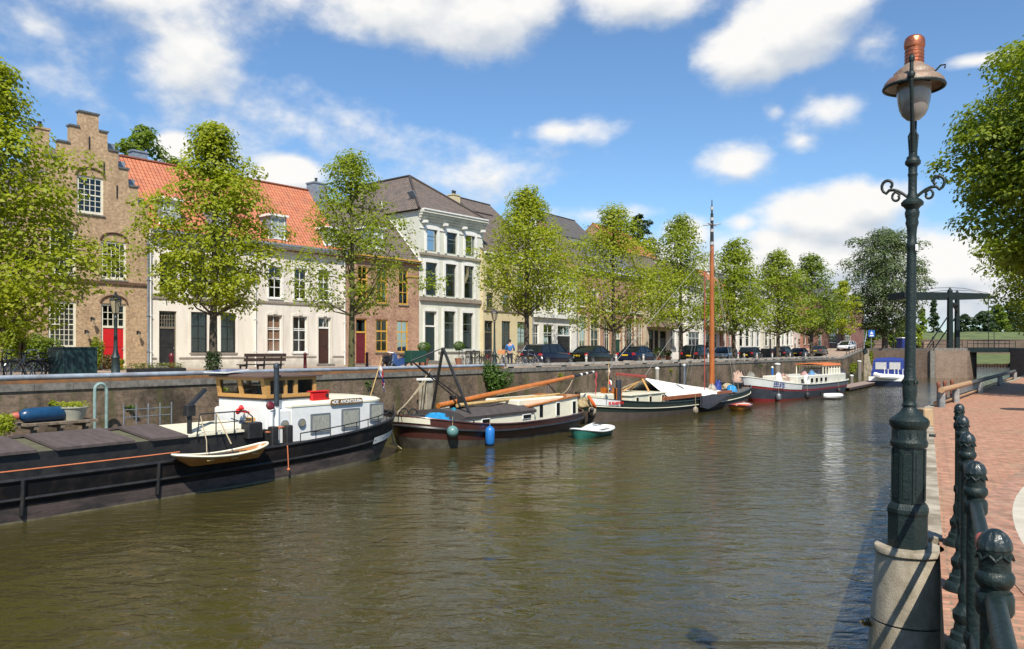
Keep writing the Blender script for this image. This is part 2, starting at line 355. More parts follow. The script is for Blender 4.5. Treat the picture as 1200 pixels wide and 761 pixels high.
def bush(name,label,loc,rx,ry,rz,leaf,seed,n=1500,ls=.12,group=None,cat='bush',parent=None,part='foliage',rot=0,lumps=14):
    rng=np.random.default_rng(seed)
    T=thing(name,label,cat,loc,rot,group) if parent is None else parent
    cc=[];oo=[]
    for i in range(lumps):
        d=rng.normal(0,1,3); d/=np.linalg.norm(d); q=rng.uniform(.3,.75)
        c=np.array([d[0]*rx*q,d[1]*ry*q,rz*(1+d[2]*q)])
        k=n//lumps; e=rng.normal(0,1,(k,3)); e/=np.linalg.norm(e,axis=1)[:,None]
        cc.append(c+e*(rng.uniform(.3,1,k)**.5*.42)[:,None]*np.array([rx,ry,rz])); oo.append(e)
    P=np.concatenate(cc); P[:,2]=np.maximum(P[:,2],.02)
    f=leafmesh(part,P,np.concatenate(oo),ls,leaf,T,rng)
    return T,f
# ================================================================ camera, light, sky
cam=bpy.data.cameras.new('camera'); co=bpy.data.objects.new('camera',cam); C.objects.link(co)
co.location=(0,0,EYE); co.rotation_euler=(R(90),0,0); cam.sensor_width=36; cam.lens=F/1200*36; cam.shift_y=30.5/1200; cam.clip_start=.1; cam.clip_end=6000
scene.camera=co
SEL=R(50); SAZ=R(-5)                      # sun elevation, direction the light travels (from +Y towards +X)
tv=Vector((math.sin(SAZ)*math.cos(SEL),math.cos(SAZ)*math.cos(SEL),-math.sin(SEL)))
sl=bpy.data.lights.new('sun','SUN'); sl.energy=5.0; sl.angle=R(.53); sl.color=(1,.94,.83)
so=bpy.data.objects.new('sun',sl); C.objects.link(so); so.rotation_euler=tv.to_track_quat('-Z','Y').to_euler(); so.location=(0,-30,60)
wd=bpy.data.worlds.new('World'); scene.world=wd; wd.use_nodes=True; wd.cycles.sampling_method='MANUAL'; wd.cycles.sample_map_resolution=256; nt=wd.node_tree; N=nt.nodes; L=nt.links
bg=N['Background']; bg.inputs[1].default_value=.085
sky=N.new('ShaderNodeTexSky'); sky.sky_type='NISHITA'; sky.sun_disc=False; sky.sun_elevation=SEL; sky.sun_rotation=math.atan2(-tv.x,-tv.y)
sky.air_density=1.0; sky.dust_density=.35; sky.ozone_density=2.2; sky.altitude=0
# cloud field: soft blobs at fixed directions, their edges broken by fractal noise
g=bpy.data.node_groups.new('cloud_field','ShaderNodeTree'); g.interface.new_socket('Vector',in_out='INPUT',socket_type='NodeSocketVector'); g.interface.new_socket('Value',in_out='OUTPUT',socket_type='NodeSocketFloat')
gi=g.nodes.new('NodeGroupInput'); go=g.nodes.new('NodeGroupOutput'); GN=g.nodes; GLk=g.links
BL=[(35,30,120,50,.42),(130,-10,150,40,.5),(215,78,66,60,1.0),(190,35,80,26,.5),(40,85,60,25,.4),(300,-20,100,25,.45),
 (470,5,110,48,1.2),(560,20,105,62,1.2),(620,5,70,50,1.),(740,-5,110,38,1.15),(510,-60,260,60,1.1),
 (880,62,62,42,1.2),(930,30,85,52,1.3),(970,5,60,30,1.1),(1022,50,30,24,.5),(965,130,46,30,.72),(940,165,30,15,.5),(910,130,15,12,.5),(866,192,44,26,.8),
 (668,152,66,14,.5),(1152,70,36,7,.5),(970,255,95,38,1.2),(1005,235,70,30,1.1),(905,285,70,24,.9),(960,305,160,55,1.25),(1110,315,120,60,1.25),(1000,350,300,40,1.1),(800,320,120,34,.9),(870,262,26,14,.7),
 (805,275,34,24,1.),(760,300,60,26,.7),(205,172,24,20,1.2),(333,205,46,28,1.25),(300,225,50,24,1.),(525,215,110,44,.36),(300,145,100,45,.18),(690,252,90,16,.5),(620,285,120,26,.62),
 (1180,345,160,26,1.),(900,340,200,28,.9),(450,275,160,26,.5)]
last=None
for (x,y,rx,ry,w) in BL:
    d=Vector(((x-CX)/F,1,(HY-y)/F)); k=d.length; d.normalize()
    sb=GN.new('ShaderNodeVectorMath'); sb.operation='SUBTRACT'; sb.inputs[1].default_value=d; GLk.new(gi.outputs[0],sb.inputs[0])
    ml=GN.new('ShaderNodeVectorMath'); ml.operation='MULTIPLY'; s1=F*k/rx*.92; s2=F*k/ry*.92; ml.inputs[1].default_value=(s1,s1,s2); GLk.new(sb.outputs[0],ml.inputs[0])
    ln=GN.new('ShaderNodeVectorMath'); ln.operation='LENGTH'; GLk.new(ml.outputs[0],ln.inputs[0])
    mr=GN.new('ShaderNodeMath'); mr.operation='MULTIPLY_ADD'; mr.inputs[1].default_value=-w; mr.inputs[2].default_value=w; GLk.new(ln.outputs['Value'],mr.inputs[0])
    if last is None: last=mr
    else:
        mm=GN.new('ShaderNodeMath'); mm.operation='SMOOTH_MAX'; mm.inputs[2].default_value=.12; GLk.new(last.outputs[0],mm.inputs[0]); GLk.new(mr.outputs[0],mm.inputs[1]); last=mm
def gnoise(sc,det,amp,sub,prev,st=(1,1,1.5)):
    mp=GN.new('ShaderNodeMapping'); mp.inputs['Scale'].default_value=st; GLk.new(gi.outputs[0],mp.inputs[0])
    n=GN.new('ShaderNodeTexNoise'); n.inputs['Scale'].default_value=sc; n.inputs['Detail'].default_value=det; n.inputs['Roughness'].default_value=.55; GLk.new(mp.outputs[0],n.inputs[0])
    a=GN.new('ShaderNodeMath'); a.operation='SUBTRACT'; a.inputs[1].default_value=sub; GLk.new(n.outputs[0],a.inputs[0])
    b=GN.new('ShaderNodeMath'); b.operation='MULTIPLY_ADD'; b.inputs[1].default_value=amp; GLk.new(a.outputs[0],b.inputs[0]); GLk.new(prev.outputs[0],b.inputs[2]); return b
q=gnoise(8,9,1.45,.5,last); q=gnoise(30,7,.6,.5,q)
# scattered fair-weather cloud over the rest of the dome
mpz=GN.new('ShaderNodeTexNoise'); mpz.inputs['Scale'].default_value=3.2; mpz.inputs['Detail'].default_value=7; GLk.new(gi.outputs[0],mpz.inputs[0])
mz=GN.new('ShaderNodeMath'); mz.operation='MULTIPLY_ADD'; mz.inputs[1].default_value=4; mz.inputs[2].default_value=-2.75; GLk.new(mpz.outputs[0],mz.inputs[0])
sz=GN.new('ShaderNodeSeparateXYZ'); GLk.new(gi.outputs[0],sz.inputs[0])
hi=GN.new('ShaderNodeMapRange'); hi.inputs[1].default_value=.48; hi.inputs[2].default_value=.56; hi.inputs[3].default_value=-3; hi.inputs[4].default_value=0; GLk.new(sz.outputs[2],hi.inputs[0])
bk=GN.new('ShaderNodeMapRange'); bk.inputs[1].default_value=.2; bk.inputs[2].default_value=0; bk.inputs[3].default_value=-3; bk.inputs[4].default_value=0; GLk.new(sz.outputs[1],bk.inputs[0])
mh=GN.new('ShaderNodeMath'); mh.operation='MAXIMUM'; GLk.new(hi.outputs[0],mh.inputs[0]); GLk.new(bk.outputs[0],mh.inputs[1])
a1=GN.new('ShaderNodeMath'); GLk.new(mz.outputs[0],a1.inputs[0]); GLk.new(mh.outputs[0],a1.inputs[1])
mx=GN.new('ShaderNodeMath'); mx.operation='MAXIMUM'; GLk.new(q.outputs[0],mx.inputs[0]); GLk.new(a1.outputs[0],mx.inputs[1]); GLk.new(mx.outputs[0],go.inputs[0])
tc=N.new('ShaderNodeTexCoord'); nm=N.new('ShaderNodeVectorMath'); nm.operation='NORMALIZE'; L.new(tc.outputs['Generated'],nm.inputs[0])
c1=N.new('ShaderNodeGroup'); c1.node_tree=g; L.new(nm.outputs[0],c1.inputs[0])
up=N.new('ShaderNodeVectorMath'); up.operation='ADD'; up.inputs[1].default_value=(-.008,0,.028); L.new(nm.outputs[0],up.inputs[0])
c2=N.new('ShaderNodeGroup'); c2.node_tree=g; L.new(up.outputs[0],c2.inputs[0])
mk=N.new('ShaderNodeMapRange'); mk.interpolation_type='SMOOTHSTEP'; mk.inputs[1].default_value=-.06; mk.inputs[2].default_value=.62; L.new(c1.outputs[0],mk.inputs[0])
sh=N.new('ShaderNodeMath'); sh.operation='SUBTRACT'; L.new(c1.outputs[0],sh.inputs[0]); L.new(c2.outputs[0],sh.inputs[1])
sr=N.new('ShaderNodeMapRange'); sr.inputs[1].default_value=-.5; sr.inputs[2].default_value=.35; L.new(sh.outputs[0],sr.inputs[0])
cc=N.new('ShaderNodeMix'); cc.data_type='RGBA'; cc.inputs[6].default_value=(5.4,5.9,6.6,1); cc.inputs[7].default_value=(8.7,8.6,8.4,1); L.new(sr.outputs[0],cc.inputs[0])
ms=N.new('ShaderNodeMix'); ms.data_type='RGBA'; L.new(mk.outputs[0],ms.inputs[0]); L.new(cc.outputs[2],ms.inputs[7])
tint=N.new('ShaderNodeMix'); tint.data_type='RGBA'; tint.blend_type='MULTIPLY'; tint.inputs[0].default_value=1; tint.inputs[7].default_value=(.96,1.2,1.38,1); L.new(sky.outputs[0],tint.inputs[6]); L.new(tint.outputs[2],ms.inputs[6])
L.new(ms.outputs[2],bg.inputs[0])
scene.view_settings.view_transform='Standard'; scene.view_settings.look='None'; scene.view_settings.exposure=0.42; scene.view_settings.gamma=1
# ================================================================ setting
def poly(name,pts,m,label=None,kind='structure',fan=None):
    mb=MB(); mb.add(pts,fan or [tuple(range(len(pts)))]); o=mb.build(name,m); 
    if kind: o['kind']=kind
    return o
# water
wm=bpy.data.materials.new('canal_water'); wm.use_nodes=True; nt=wm.node_tree; N=nt.nodes; L=nt.links; b=N['Principled BSDF']
b.inputs['Base Color'].default_value=(.046,.038,.011,1); b.inputs['Roughness'].default_value=.035; b.inputs['IOR'].default_value=1.333
tc=N.new('ShaderNodeTexCoord'); prev=None
for sc,st,dist,dt,rz in ((.45,(1,1.8,1),.20,2,.45),(1.7,(1,1.7,1),.12,4,.8),(5.5,(1,1.6,1),.012,2,.3)):
    mp=N.new('ShaderNodeMapping'); mp.inputs['Scale'].default_value=st; mp.inputs['Rotation'].default_value=(0,0,rz); L.new(tc.outputs['Object'],mp.inputs[0])
    n=N.new('ShaderNodeTexNoise'); n.inputs['Scale'].default_value=sc; n.inputs['Detail'].default_value=dt; n.inputs['Distortion'].default_value=.6; L.new(mp.outputs[0],n.inputs[0])
    bp=N.new('ShaderNodeBump'); bp.inputs['Distance'].default_value=dist*WAVE; L.new(n.outputs[0],bp.inputs['Height'])
    mn=N.new('ShaderNodeTexNoise'); mn.inputs['Scale'].default_value=.07 if sc<5 else .2; mn.inputs['Detail'].default_value=3; mq=N.new('ShaderNodeMapping'); mq.inputs['Location'].default_value=(sc*9,4,0); mq.inputs['Scale'].default_value=(1.6,.7,1); L.new(tc.outputs['Object'],mq.inputs[0]); L.new(mq.outputs[0],mn.inputs[0]); ma=N.new('ShaderNodeMapRange'); ma.inputs[1].default_value=.35; ma.inputs[2].default_value=.62; ma.inputs[3].default_value=.22; L.new(mn.outputs[0],ma.inputs[0]); L.new(ma.outputs[0],bp.inputs['Strength'])
    if prev: L.new(prev.outputs[0],bp.inputs['Normal'])
    prev=bp
L.new(prev.outputs[0],b.inputs['Normal'])
poly('water',[(-300,-200,0),(900,-200,0),(900,900,0),(-300,900,0)],wm)
pav_far=brick('far_paving',(.34,.22,.16),(.40,.29,.21),(.22,.18,.14),.2,.1,.012,(.30,.26,.2),.5,.3,flat=True)
pav_near=brick('near_paving_brick',(.36,.165,.105),(.46,.235,.15),(.22,.17,.11),.21,.07,.008,(.30,.20,.13),.7,.8,flat=True,dlo=.5,dhi=.75)
quaym=brick('quay_brick',(.17,.11,.072),(.25,.165,.105),(.19,.16,.125),0.24,.085,.014,(.065,.05,.035),.55,.8,dlo=.42,dhi=.62,dirt2=(.085,.085,.03),damp=((.035,.045,.015),.35,.75,1.5,.85))
grass=mat('grass_ground',(.13,.16,.04),(.06,.08,.025),.25,.9,bump=.8,bscale=3,detail=10,stretch=(1,1,3))
earth=mat('ground_earth',(.14,.13,.08),(.1,.1,.06),.3,.9)
s1=sx(988,WALLP); sA=sx(1014,WALLP); ZT=4.35
def strip(name,ss,zs,p0,p1,m,off=0):
    mb=MB(); vs=[]; fs=[]
    for s,z in zip(ss,zs):
        vs+= [(s,p0,z+off),(s,p1,z+off)]
    for i in range(len(ss)-1): fs.append((2*i,2*i+2,2*i+3,2*i+1))
    mb.add(vs,fs); o=mb.build(name,m,rotz=ROT); o['kind']='structure'; return o
SS=[-60,s1,sA,300]; ZZ=[ZS,ZS,ZT,ZT]
strip('far_street',SS,ZZ,WALLP+.2,60,pav_far)
strip('far_ground',SS,ZZ,60,900,earth,-.01)
A_=W(sA,WALLP); 
poly('bridge_approach',[(A_[0],A_[1],ZT-.004),(62,118,ZT-.004),(66.7,118,ZT-.004),(71.5,124.4,ZT-.004),(84,147,ZT-.004),(110,197.6,ZT-.004),(60,260,ZT-.004),(*W(300,26.5)[:2],ZT-.004)][:7]+[(*W(sA+60,30)[:2],ZT-.004)],pav_far)
# near side paving
EDG=[(-20,),(0,),(21,)]
NE=[(.52*-30+.08,-30),(.08,0),(.52*21+.08,21),(25.3,40.3),(62,92)]
npts=[(x,y,ZN) for x,y in NE]+[(300,92,ZN),(300,-30,ZN)]
NROT=math.atan2(1,.52)
nm_=MB(); cr,sr_=math.cos(-NROT-PI/2),math.sin(-NROT-PI/2)
nm_.add([(x*cr-y*sr_,x*sr_+y*cr,z) for x,y,z in npts],[tuple(range(len(npts)))]); no=nm_.build('near_pavement',pav_near,rotz=NROT+PI/2); no['kind']='structure'
poly('near_bridge_ramp',[(62,92,ZN),(73.2,112,ZT),(300,112,ZT),(300,92,ZN)],pav_near)
poly('near_bridge_landing',[(73.2,112,ZT),(73.2,118,ZT),(78,124.4,ZT),(140,222,ZT),(300,150,ZT),(300,112,ZT)],pav_near)
# concrete paving disc with a brick ring
conc=mat('pale_concrete_slab',(.52,.47,.38),(.42,.38,.3),3,.85,bump=.3)
mb=MB(); mb.lathe([(14,0),(14,.004),(.01,.0045)],200,(16.5,.0,ZN+.004),caps=False); o=mb.build('concrete_paving',conc); o['kind']='structure'
ringm=brick('ring_brick',(.34,.17,.11),(.42,.22,.15),(.2,.16,.12),.1,.21,.008,(.28,.19,.13),1,.6,flat=True)
mb=MB(); mb.lathe([(14.24,0),(14.24,.003),(14,.0035)],200,(16.5,.0,ZN+.003),caps=False); o=mb.build('brick_paving_ring',ringm); o['kind']='structure'
# ---------------------------------------------------------------- quay walls
T=cthing('quay_wall','long dark brick quay wall under the row of town houses','quay wall',0,0,0)
mb=MB(); mb.loft([[(s,WALLP,-1),(s,WALLP+.6,-1),(s,WALLP+.6,z-.2),(s,WALLP,z-.2)] for s,z in ((-60,ZS),(s1,ZS),(sA,ZT))]); mb.build('brickwork',quaym,T)
mb=MB()
ss=-60
while ss<sA-1.2:
    z=ZS if ss<s1 else ZS+(ZT-ZS)*(ss-s1)/(sA-s1); z2=ZS if ss+1.2<s1 else ZS+(ZT-ZS)*(ss+1.2-s1)/(sA-s1)
    mb.loft([[(ss+.008,WALLP-.05,z-.2),(ss+.008,WALLP+.55,z-.2),(ss+.008,WALLP+.55,z+.02),(ss+.008,WALLP-.05,z+.02)],[(ss+1.192,WALLP-.05,z2-.2),(ss+1.192,WALLP+.55,z2-.2),(ss+1.192,WALLP+.55,z2+.02),(ss+1.192,WALLP-.05,z2+.02)]]); ss+=1.2
mb.build('coping',stone,T)
for xx,wd_ in ((1016,1.3),):      # stone buttress with vines at the end of the quay
    s=sx(xx,WALLP-.4); mb=MB(); mb.loft([[(s-.8,WALLP-1.6,-1),(s+.8,WALLP-1.6,-1),(s+.8,WALLP-.052,-1),(s-.8,WALLP-.052,-1)],[(s-.5,WALLP-.6,ZT-.2),(s+.5,WALLP-.6,ZT-.2),(s+.5,WALLP-.052,ZT-.2),(s-.5,WALLP-.052,ZT-.2)]]); mb.build('buttress',palestone,T)
def wallrun(name,label,pts,zb,th,m,cm,cop=.3,cat='quay wall',lift=.02,cw=.28):
    T=thing(name,label,cat); mb=MB(); mc=MB()
    for (x0,y0,z0),(x1,y1,z1) in zip(pts[:-1],pts[1:]):
        d=Vector((x1-x0,y1-y0)); n=Vector((d.y,-d.x)).normalized()*th
        mb.add([(x0,y0,zb),(x1,y1,zb),(x1+n.x,y1+n.y,zb),(x0+n.x,y0+n.y,zb),(x0,y0,z0-cop),(x1,y1,z1-cop),(x1+n.x,y1+n.y,z1-cop),(x0+n.x,y0+n.y,z0-cop)],[(0,1,5,4),(4,5,6,7),(2,3,7,6),(1,2,6,5),(3,0,4,7)])
        n=n.normalized(); k=max(1,int(d.length/1.0)); 
        for i in range(k):
            a=i/k+.004/k; b_=(i+1)/k-.004/k
            P=[(x0+d.x*t-n.x*.04,y0+d.y*t-n.y*.04,z0+(z1-z0)*t) for t in (a,b_)]; Q=[(x0+d.x*t+n.x*cw,y0+d.y*t+n.y*cw,z0+(z1-z0)*t) for t in (a,b_)]
            mc.loft([[(*P[0][:2],P[0][2]-cop),(*Q[0][:2],P[0][2]-cop),(*Q[0][:2],P[0][2]+lift),(*P[0][:2],P[0][2]+lift)],[(*P[1][:2],P[1][2]-cop),(*Q[1][:2],P[1][2]-cop),(*Q[1][:2],P[1][2]+lift),(*P[1][:2],P[1][2]+lift)]])
    mb.build('brickwork',m,T); mc.build('coping',cm,T); return T
wallrun('quay_wall','brick quay wall with pale stone edge beneath the near lamp post',[(.52*6.35+.08-.12,6.35,ZN)]+[(x-.125,y+.06,ZN) for x,y in NE[2:]]+[(73.2,111.9,ZT)],-1,.5,quaym,palestone,.32,cw=.13)
T=thing('quay_wall','near quay wall section without edge stones beside the railing','quay wall'); mb=MB(); e0,e1=-30,6.345
mb.add([(.52*e0+.08,e0,-1),(.52*e1+.08,e1,-1),(.52*e1+.6,e1-.25,-1),(.52*e0+.6,e0-.25,-1),(.52*e0+.08,e0,ZN-.003),(.52*e1+.08,e1,ZN-.003),(.52*e1+.6,e1-.25,ZN-.003),(.52*e0+.6,e0-.25,ZN-.003)],[(0,1,5,4),(4,5,6,7),(2,3,7,6),(1,2,6,5),(3,0,4,7)]); mb.build('brickwork',quaym,T)
abm=brick('abutment_brick',(.24,.155,.11),(.30,.2,.14),(.2,.17,.14),.22,.065,.012,(.16,.11,.08),.4,.5)
T=wallrun('bridge_abutment','brown brick bridge abutment with white graffiti and stone coping',[(A_[0]+.3,A_[1],ZT),(62,118,ZT),(66.7,118,ZT),(71.5,124.4,ZT),(84,147,ZT)],-1,.5,abm,stone,.35,cat='abutment')
mb=MB()
for (x,y) in ((1092,1.),(1121,1.)):
    X=(x-CX)/F*117.8; mb.box(X-.35,X+.35,117.55,117.95,-1,ZT-.36)
mb.build('stone_pier',stone,T)
random.seed(4); mb=MB(); X0=(1101-CX)/F*118; 
for k in range(7):
    x0=X0+k*.36; pts=[(x0+.28*math.cos(a)*.8,117.93,2.55+.42*math.sin(a+k)*(1 if k%2 else .7)) for a in [i*.7 for i in range(6)]]; mb.tube(pts,.035,4)
mb.build('graffiti',white,T)
# rampart beyond the bridge
mb=MB(); prof=[(197.6,-1),(198,.7),(226,2.3),(240,3.1)]
mb.loft([[(x,y,z) for y,z in prof] for x in (-150,500)],False,closed=False); o=mb.build('grass_bank',grass); o['kind']='structure'
rng=np.random.default_rng(3)
mb=MB(); prof=[(240.6,7.3),(262,9.9),(275,9.9),(300,3)]; xs=list(range(-150,500,10))
mb.loft([[(x,y,z+(.25*math.sin(x*.09)+.15*math.sin(x*.31) if i else 0)) for i,(y,z) in enumerate(prof)] for x in xs],False,closed=False); o=mb.build('rampart_hill',grass,smooth=True); o['kind']='structure'
ramb=brick('rampart_brick',(.15,.10,.075),(.2,.13,.1),(.13,.11,.09),.25,.08,.012,(.09,.07,.05),.15,.4)
mb=MB(); mb.box(-150,500,240,240.6,2.9,7.2); mb.box(-150,500,239.9,240.7,7.2,7.35); tag(mb.build('rampart_wall',ramb),'long dark brick rampart wall under the grass bank beyond the bridge','wall')
mb=MB(); 
for i in range(110): mb.box(95+i*.7,95+i*.7+.5,197.2,197.5,-.5,.75+.06*math.sin(i*1.7))
tag(mb.build('timber_revetment',darkwood),'dark timber edge at the waterline of the grass bank behind the bridge','bank edging')
poly('distant_ground',[(-600,262,2.6),(2500,262,2.6),(2500,4000,2.6),(-600,4000,2.6)],earth)
# ================================================================ houses
class Line:   # a facade line in the world: measured pixels -> metres along it and height
    def __init__(s,x0,Y0,ang=None,t=None):
        s.o=Vector(((x0-CX)/F*Y0,Y0)); s.a=ang; s.d=Vector((math.cos(ang),math.sin(ang)))
    def l(s,x):
        u=(x-CX)/F; # o+d*l = (uY,Y)
        return (u*s.o.y-s.o.x)/(s.d.x-u*s.d.y)
    def Y(s,x): return s.o.y+s.d.y*s.l(x)
    def z(s,x,y): return EYE-(y-HY)/F*s.Y(x)-ZS
def grid_wall(mb,w,H,opens,top=None,th=.3,extra=(),y0=0.):
    xs=sorted(set([0,w]+[o[0] for o in opens]+[o[1] for o in opens]+list(extra))); zs=set([0,H]+[o[2] for o in opens]+[o[3] for o in opens])
    if top: zs|=set(top(x+1e-4) for x in xs[:-1])|set(top((a+b)/2) for a,b in zip(xs,xs[1:]))
    zs=sorted(zs); nx,nz=len(xs)-1,len(zs)-1
    fill=lambda i,j: 0<=i<nx and 0<=j<nz and not any(o[0]-1e-6<(xs[i]+xs[i+1])/2<o[1]+1e-6 and o[2]-1e-6<(zs[j]+zs[j+1])/2<o[3]+1e-6 for o in opens) and (not top or (zs[j]+zs[j+1])/2<top((xs[i]+xs[i+1])/2))
    for i in range(nx):
        for j in range(nz):
            if not fill(i,j): continue
            a,b,c,d=xs[i],xs[i+1],zs[j],zs[j+1]
            mb.add([(a,y0,c),(b,y0,c),(b,y0,d),(a,y0,d)],[(0,1,2,3)])
            mb.add([(a,y0+th,c),(b,y0+th,c),(b,y0+th,d),(a,y0+th,d)],[(3,2,1,0)])
            if not fill(i-1,j): mb.add([(a,y0,c),(a,y0,d),(a,y0+th,d),(a,y0+th,c)],[(0,1,2,3)])
            if not fill(i+1,j): mb.add([(b,y0,c),(b,y0+th,c),(b,y0+th,d),(b,y0,d)],[(0,1,2,3)])
            if not fill(i,j-1): mb.add([(a,y0,c),(a,y0+th,c),(b,y0+th,c),(b,y0,c)],[(0,1,2,3)])
            if not fill(i,j+1): mb.add([(a,y0,d),(b,y0,d),(b,y0+th,d),(a,y0+th,d)],[(0,1,2,3)])
lace=mat('lace_curtain',(.75,.75,.70),(.38,.38,.36),14,.9,stretch=(6,1,.6))
goldc=mat('gold_blind',(.60,.38,.12),(.42,.26,.07),6,.9,stretch=(4,1,1))
tanc=mat('tan_blind',(.48,.27,.18),(.38,.2,.14),6,.9,stretch=(1,1,4))
shut=mat('pale_shutter',(.80,.72,.68),(.70,.62,.58),6,.7)
creamb=mat('cream_blind',(.5,.43,.22),(.4,.34,.17),6,.9)
interior=mat('dark_interior',(.03,.028,.025),None,3,.9)
def curtain(mb,x0,x1,z0,z1,y,amp=.012,per=.11):
    n=max(4,int((x1-x0)/per*4)); 
    mb.loft([[(x0+(x1-x0)*i/n,y+amp*math.sin(i*PI/2+.4),z) for i in range(n+1)] for z in (z0,z1)],False,closed=False)
def window(P,x0,x1,z0,z1,frame,cols=2,rows=2,cur=None,fw=.07,rec=.09,sill=stone,mun=.03,split=None,curfrac=1.,y0=0,cury=.2,curx=(0,1)):
    mb=MB(); e=.003; x0+=e;x1-=e;z0+=e;z1-=e; a,b=y0+rec,y0+rec+.06
    mb.box(x0,x0+fw,a,b,z0,z1); mb.box(x1-fw,x1,a,b,z0,z1); mb.box(x0+fw,x1-fw,a,b,z0,z0+fw*1.2); mb.box(x0+fw,x1-fw,a,b,z1-fw,z1)
    ix0,ix1,iz0,iz1=x0+fw,x1-fw,z0+fw*1.2,z1-fw
    zm=iz0+(iz1-iz0)*(split if split else .5)
    if split or rows>2: mb.box(ix0,ix1,a+.004,b-.004,zm-.03,zm+.03)
    for i in range(1,cols): x=ix0+(ix1-ix0)*i/cols; mb.box(x-mun/2,x+mun/2,a+.014,b-.014,iz0,iz1)
    for j in range(1,rows):
        z=iz0+(iz1-iz0)*j/rows
        if abs(z-zm)>.05 or not (split or rows>2): mb.box(ix0,ix1,a+.016,b-.016,z-mun/2,z+mun/2)
    f=mb.build('window',frame,P)
    p=MB(); p.add([(ix0,b-.02,iz0),(ix1,b-.02,iz0),(ix1,b-.02,iz1),(ix0,b-.02,iz1)],[(0,1,2,3)]); p.build('pane',GL,f)
    if cur:
        cury=b-y0+.02; c=MB(); w_=ix1-ix0
        curtain(c,ix0+w_*curx[0]-.02,ix0+w_*curx[1]+.02,iz0-.02,iz0+(iz1-iz0)*curfrac+.02,y0+cury); c.build('curtain',cur,f)
    if sill:
        s=MB(); s.box(x0-.06,x1+.06,y0-.07,y0+rec-.004,z0-.08,z0-.004); s.build('sill',sill,f)
    return f
def door(P,x0,x1,z0,z1,leaf,frame,trans=.25,fw=.09,rec=.12,step=True,panels=((.08,.42),(.5,.92)),cols=2,trows=1,two=False,y0=0):
    mb=MB(); e=.003; x0+=e;x1-=e;z1-=e; zt=z0+(z1-z0)*(1-trans); a,b=y0+rec,y0+rec+.08
    mb.box(x0,x0+fw,a,b,z0,z1); mb.box(x1-fw,x1,a,b,z0,z1); mb.box(x0+fw,x1-fw,a,b,z1-fw,z1)
    if trans: mb.box(x0+fw,x1-fw,a-.02,b,zt-.06,zt+.06)
    ix0,ix1=x0+fw,x1-fw
    if trans:
        for i in range(1,cols): x=ix0+(ix1-ix0)*i/cols; mb.box(x-.015,x+.015,a+.015,b-.015,zt+.06,z1-fw)
        for j in range(1,trows): z=zt+.06+(z1-fw-zt-.06)*j/trows; mb.box(ix0,ix1,a+.017,b-.017,z-.015,z+.015)
    fr=mb.build('door_frame',frame,P)
    if trans: p=MB(); p.add([(ix0,b-.02,zt+.06),(ix1,b-.02,zt+.06),(ix1,b-.02,z1-fw),(ix0,b-.02,z1-fw)],[(0,1,2,3)]); p.build('pane',GL,fr)
    d=MB(); zt2=(zt-.06) if trans else z1-fw; d.box(ix0,ix1,a+.02,b-.01,z0+.02,zt2); h=zt2-z0; m=.12
    for lo,hi in panels: d.bbox(ix0+m,ix1-m,a-.0,a+.018,z0+h*lo,z0+h*hi,.006)
    dl=d.build('door',leaf,P); k=MB(); k.sphere(((ix1-.07),a-.02,z0+h*.48),.035,8,6); k.build('door_handle',chrome,dl)
    if step: s=MB(); s.box(x0-.1,x1+.1,y0-.35,y0-.004,0.0,max(.08,z0-.01)); s.build('doorstep',stone,P)
def slope(mb,P,th=.08):   # P: four roof corners (eave left, eave right, ridge right, ridge left), with uv in metres
    if mb.uv is None: mb.uv=[]
    P=[Vector(p) for p in P]; e=(P[1]-P[0]); e.normalize(); n=e.cross(P[-1]-P[0]); n.normalize(); v=n.cross(e)
    o=len(mb.v)
    for lay in (0,1):
        for p in P:
            q=p-n*th*lay; mb.v.append(tuple(q)); mb.uv.append(((p-P[0]).dot(e),(p-P[0]).dot(v)))
    k=len(P); mb.f.append(tuple(o+i for i in range(k))); mb.f.append(tuple(o+k+i for i in reversed(range(k))))
    for i in range(k): j=(i+1)%k; mb.f.append((o+i,o+k+i,o+k+j,o+j))
def shell(w,D,H,mb,gable=None,th=.3):    # side and back walls behind the facade slab
    mb.box(0,.28,th,D,0,H); mb.box(w-.28,w,th,D,0,H); mb.box(.28,w-.28,D-.28,D,0,H)
    if gable:      # ridge parallel to the facade: triangles on both sides
        for x0,x1 in ((0,.28),(w-.28,w)): mb.loft([[(x,.02,H),(x,D-.02,H),(x,D/2,H+gable)] for x in (x0,x1)])
def roof_par(P,w,D,H,rise,m,ov=.25,ovs=.02,ridge=None,ridgem=None):
    k=rise/(D/2); mb=MB(); 
    slope(mb,[(-ovs,-ov,H-ov*k+.08),(w+ovs,-ov,H-ov*k+.08),(w+ovs,D/2,H+rise+.08),(-ovs,D/2,H+rise+.08)])
    slope(mb,[(w+ovs,D+ov,H-ov*k+.08),(-ovs,D+ov,H-ov*k+.08),(-ovs,D/2+.001,H+rise+.08),(w+ovs,D/2+.001,H+rise+.08)])
    r=mb.build('roof',m,P); rb=MB(); n=int(w/.35)
    for i in range(n): rb.tube([(w*i/n,D/2,H+rise+.09),(w*(i+1)/n-.01,D/2,H+rise+.10)],.10,6)
    rb.build('ridge_tiles',ridgem or m,r,True); return r
def chimney(P,x,y,z0,z1,w=.6,d=.6,m=None,pots=2):
    mb=MB(); mb.box(x-w/2,x+w/2,y-d/2,y+d/2,z0,z1); mb.box(x-w/2-.05,x+w/2+.05,y-d/2-.05,y+d/2+.05,z1,z1+.1); c=mb.build('chimney',m,P)
    if pots:
        pm=MB()
        for i in range(pots): pm.lathe([(.11,0),(.09,.3),(.12,.32),(.12,.36)],10,(x+(i-(pots-1)/2)*.28,y,z1+.1))
        pm.build('chimney_pot',blackm,c)
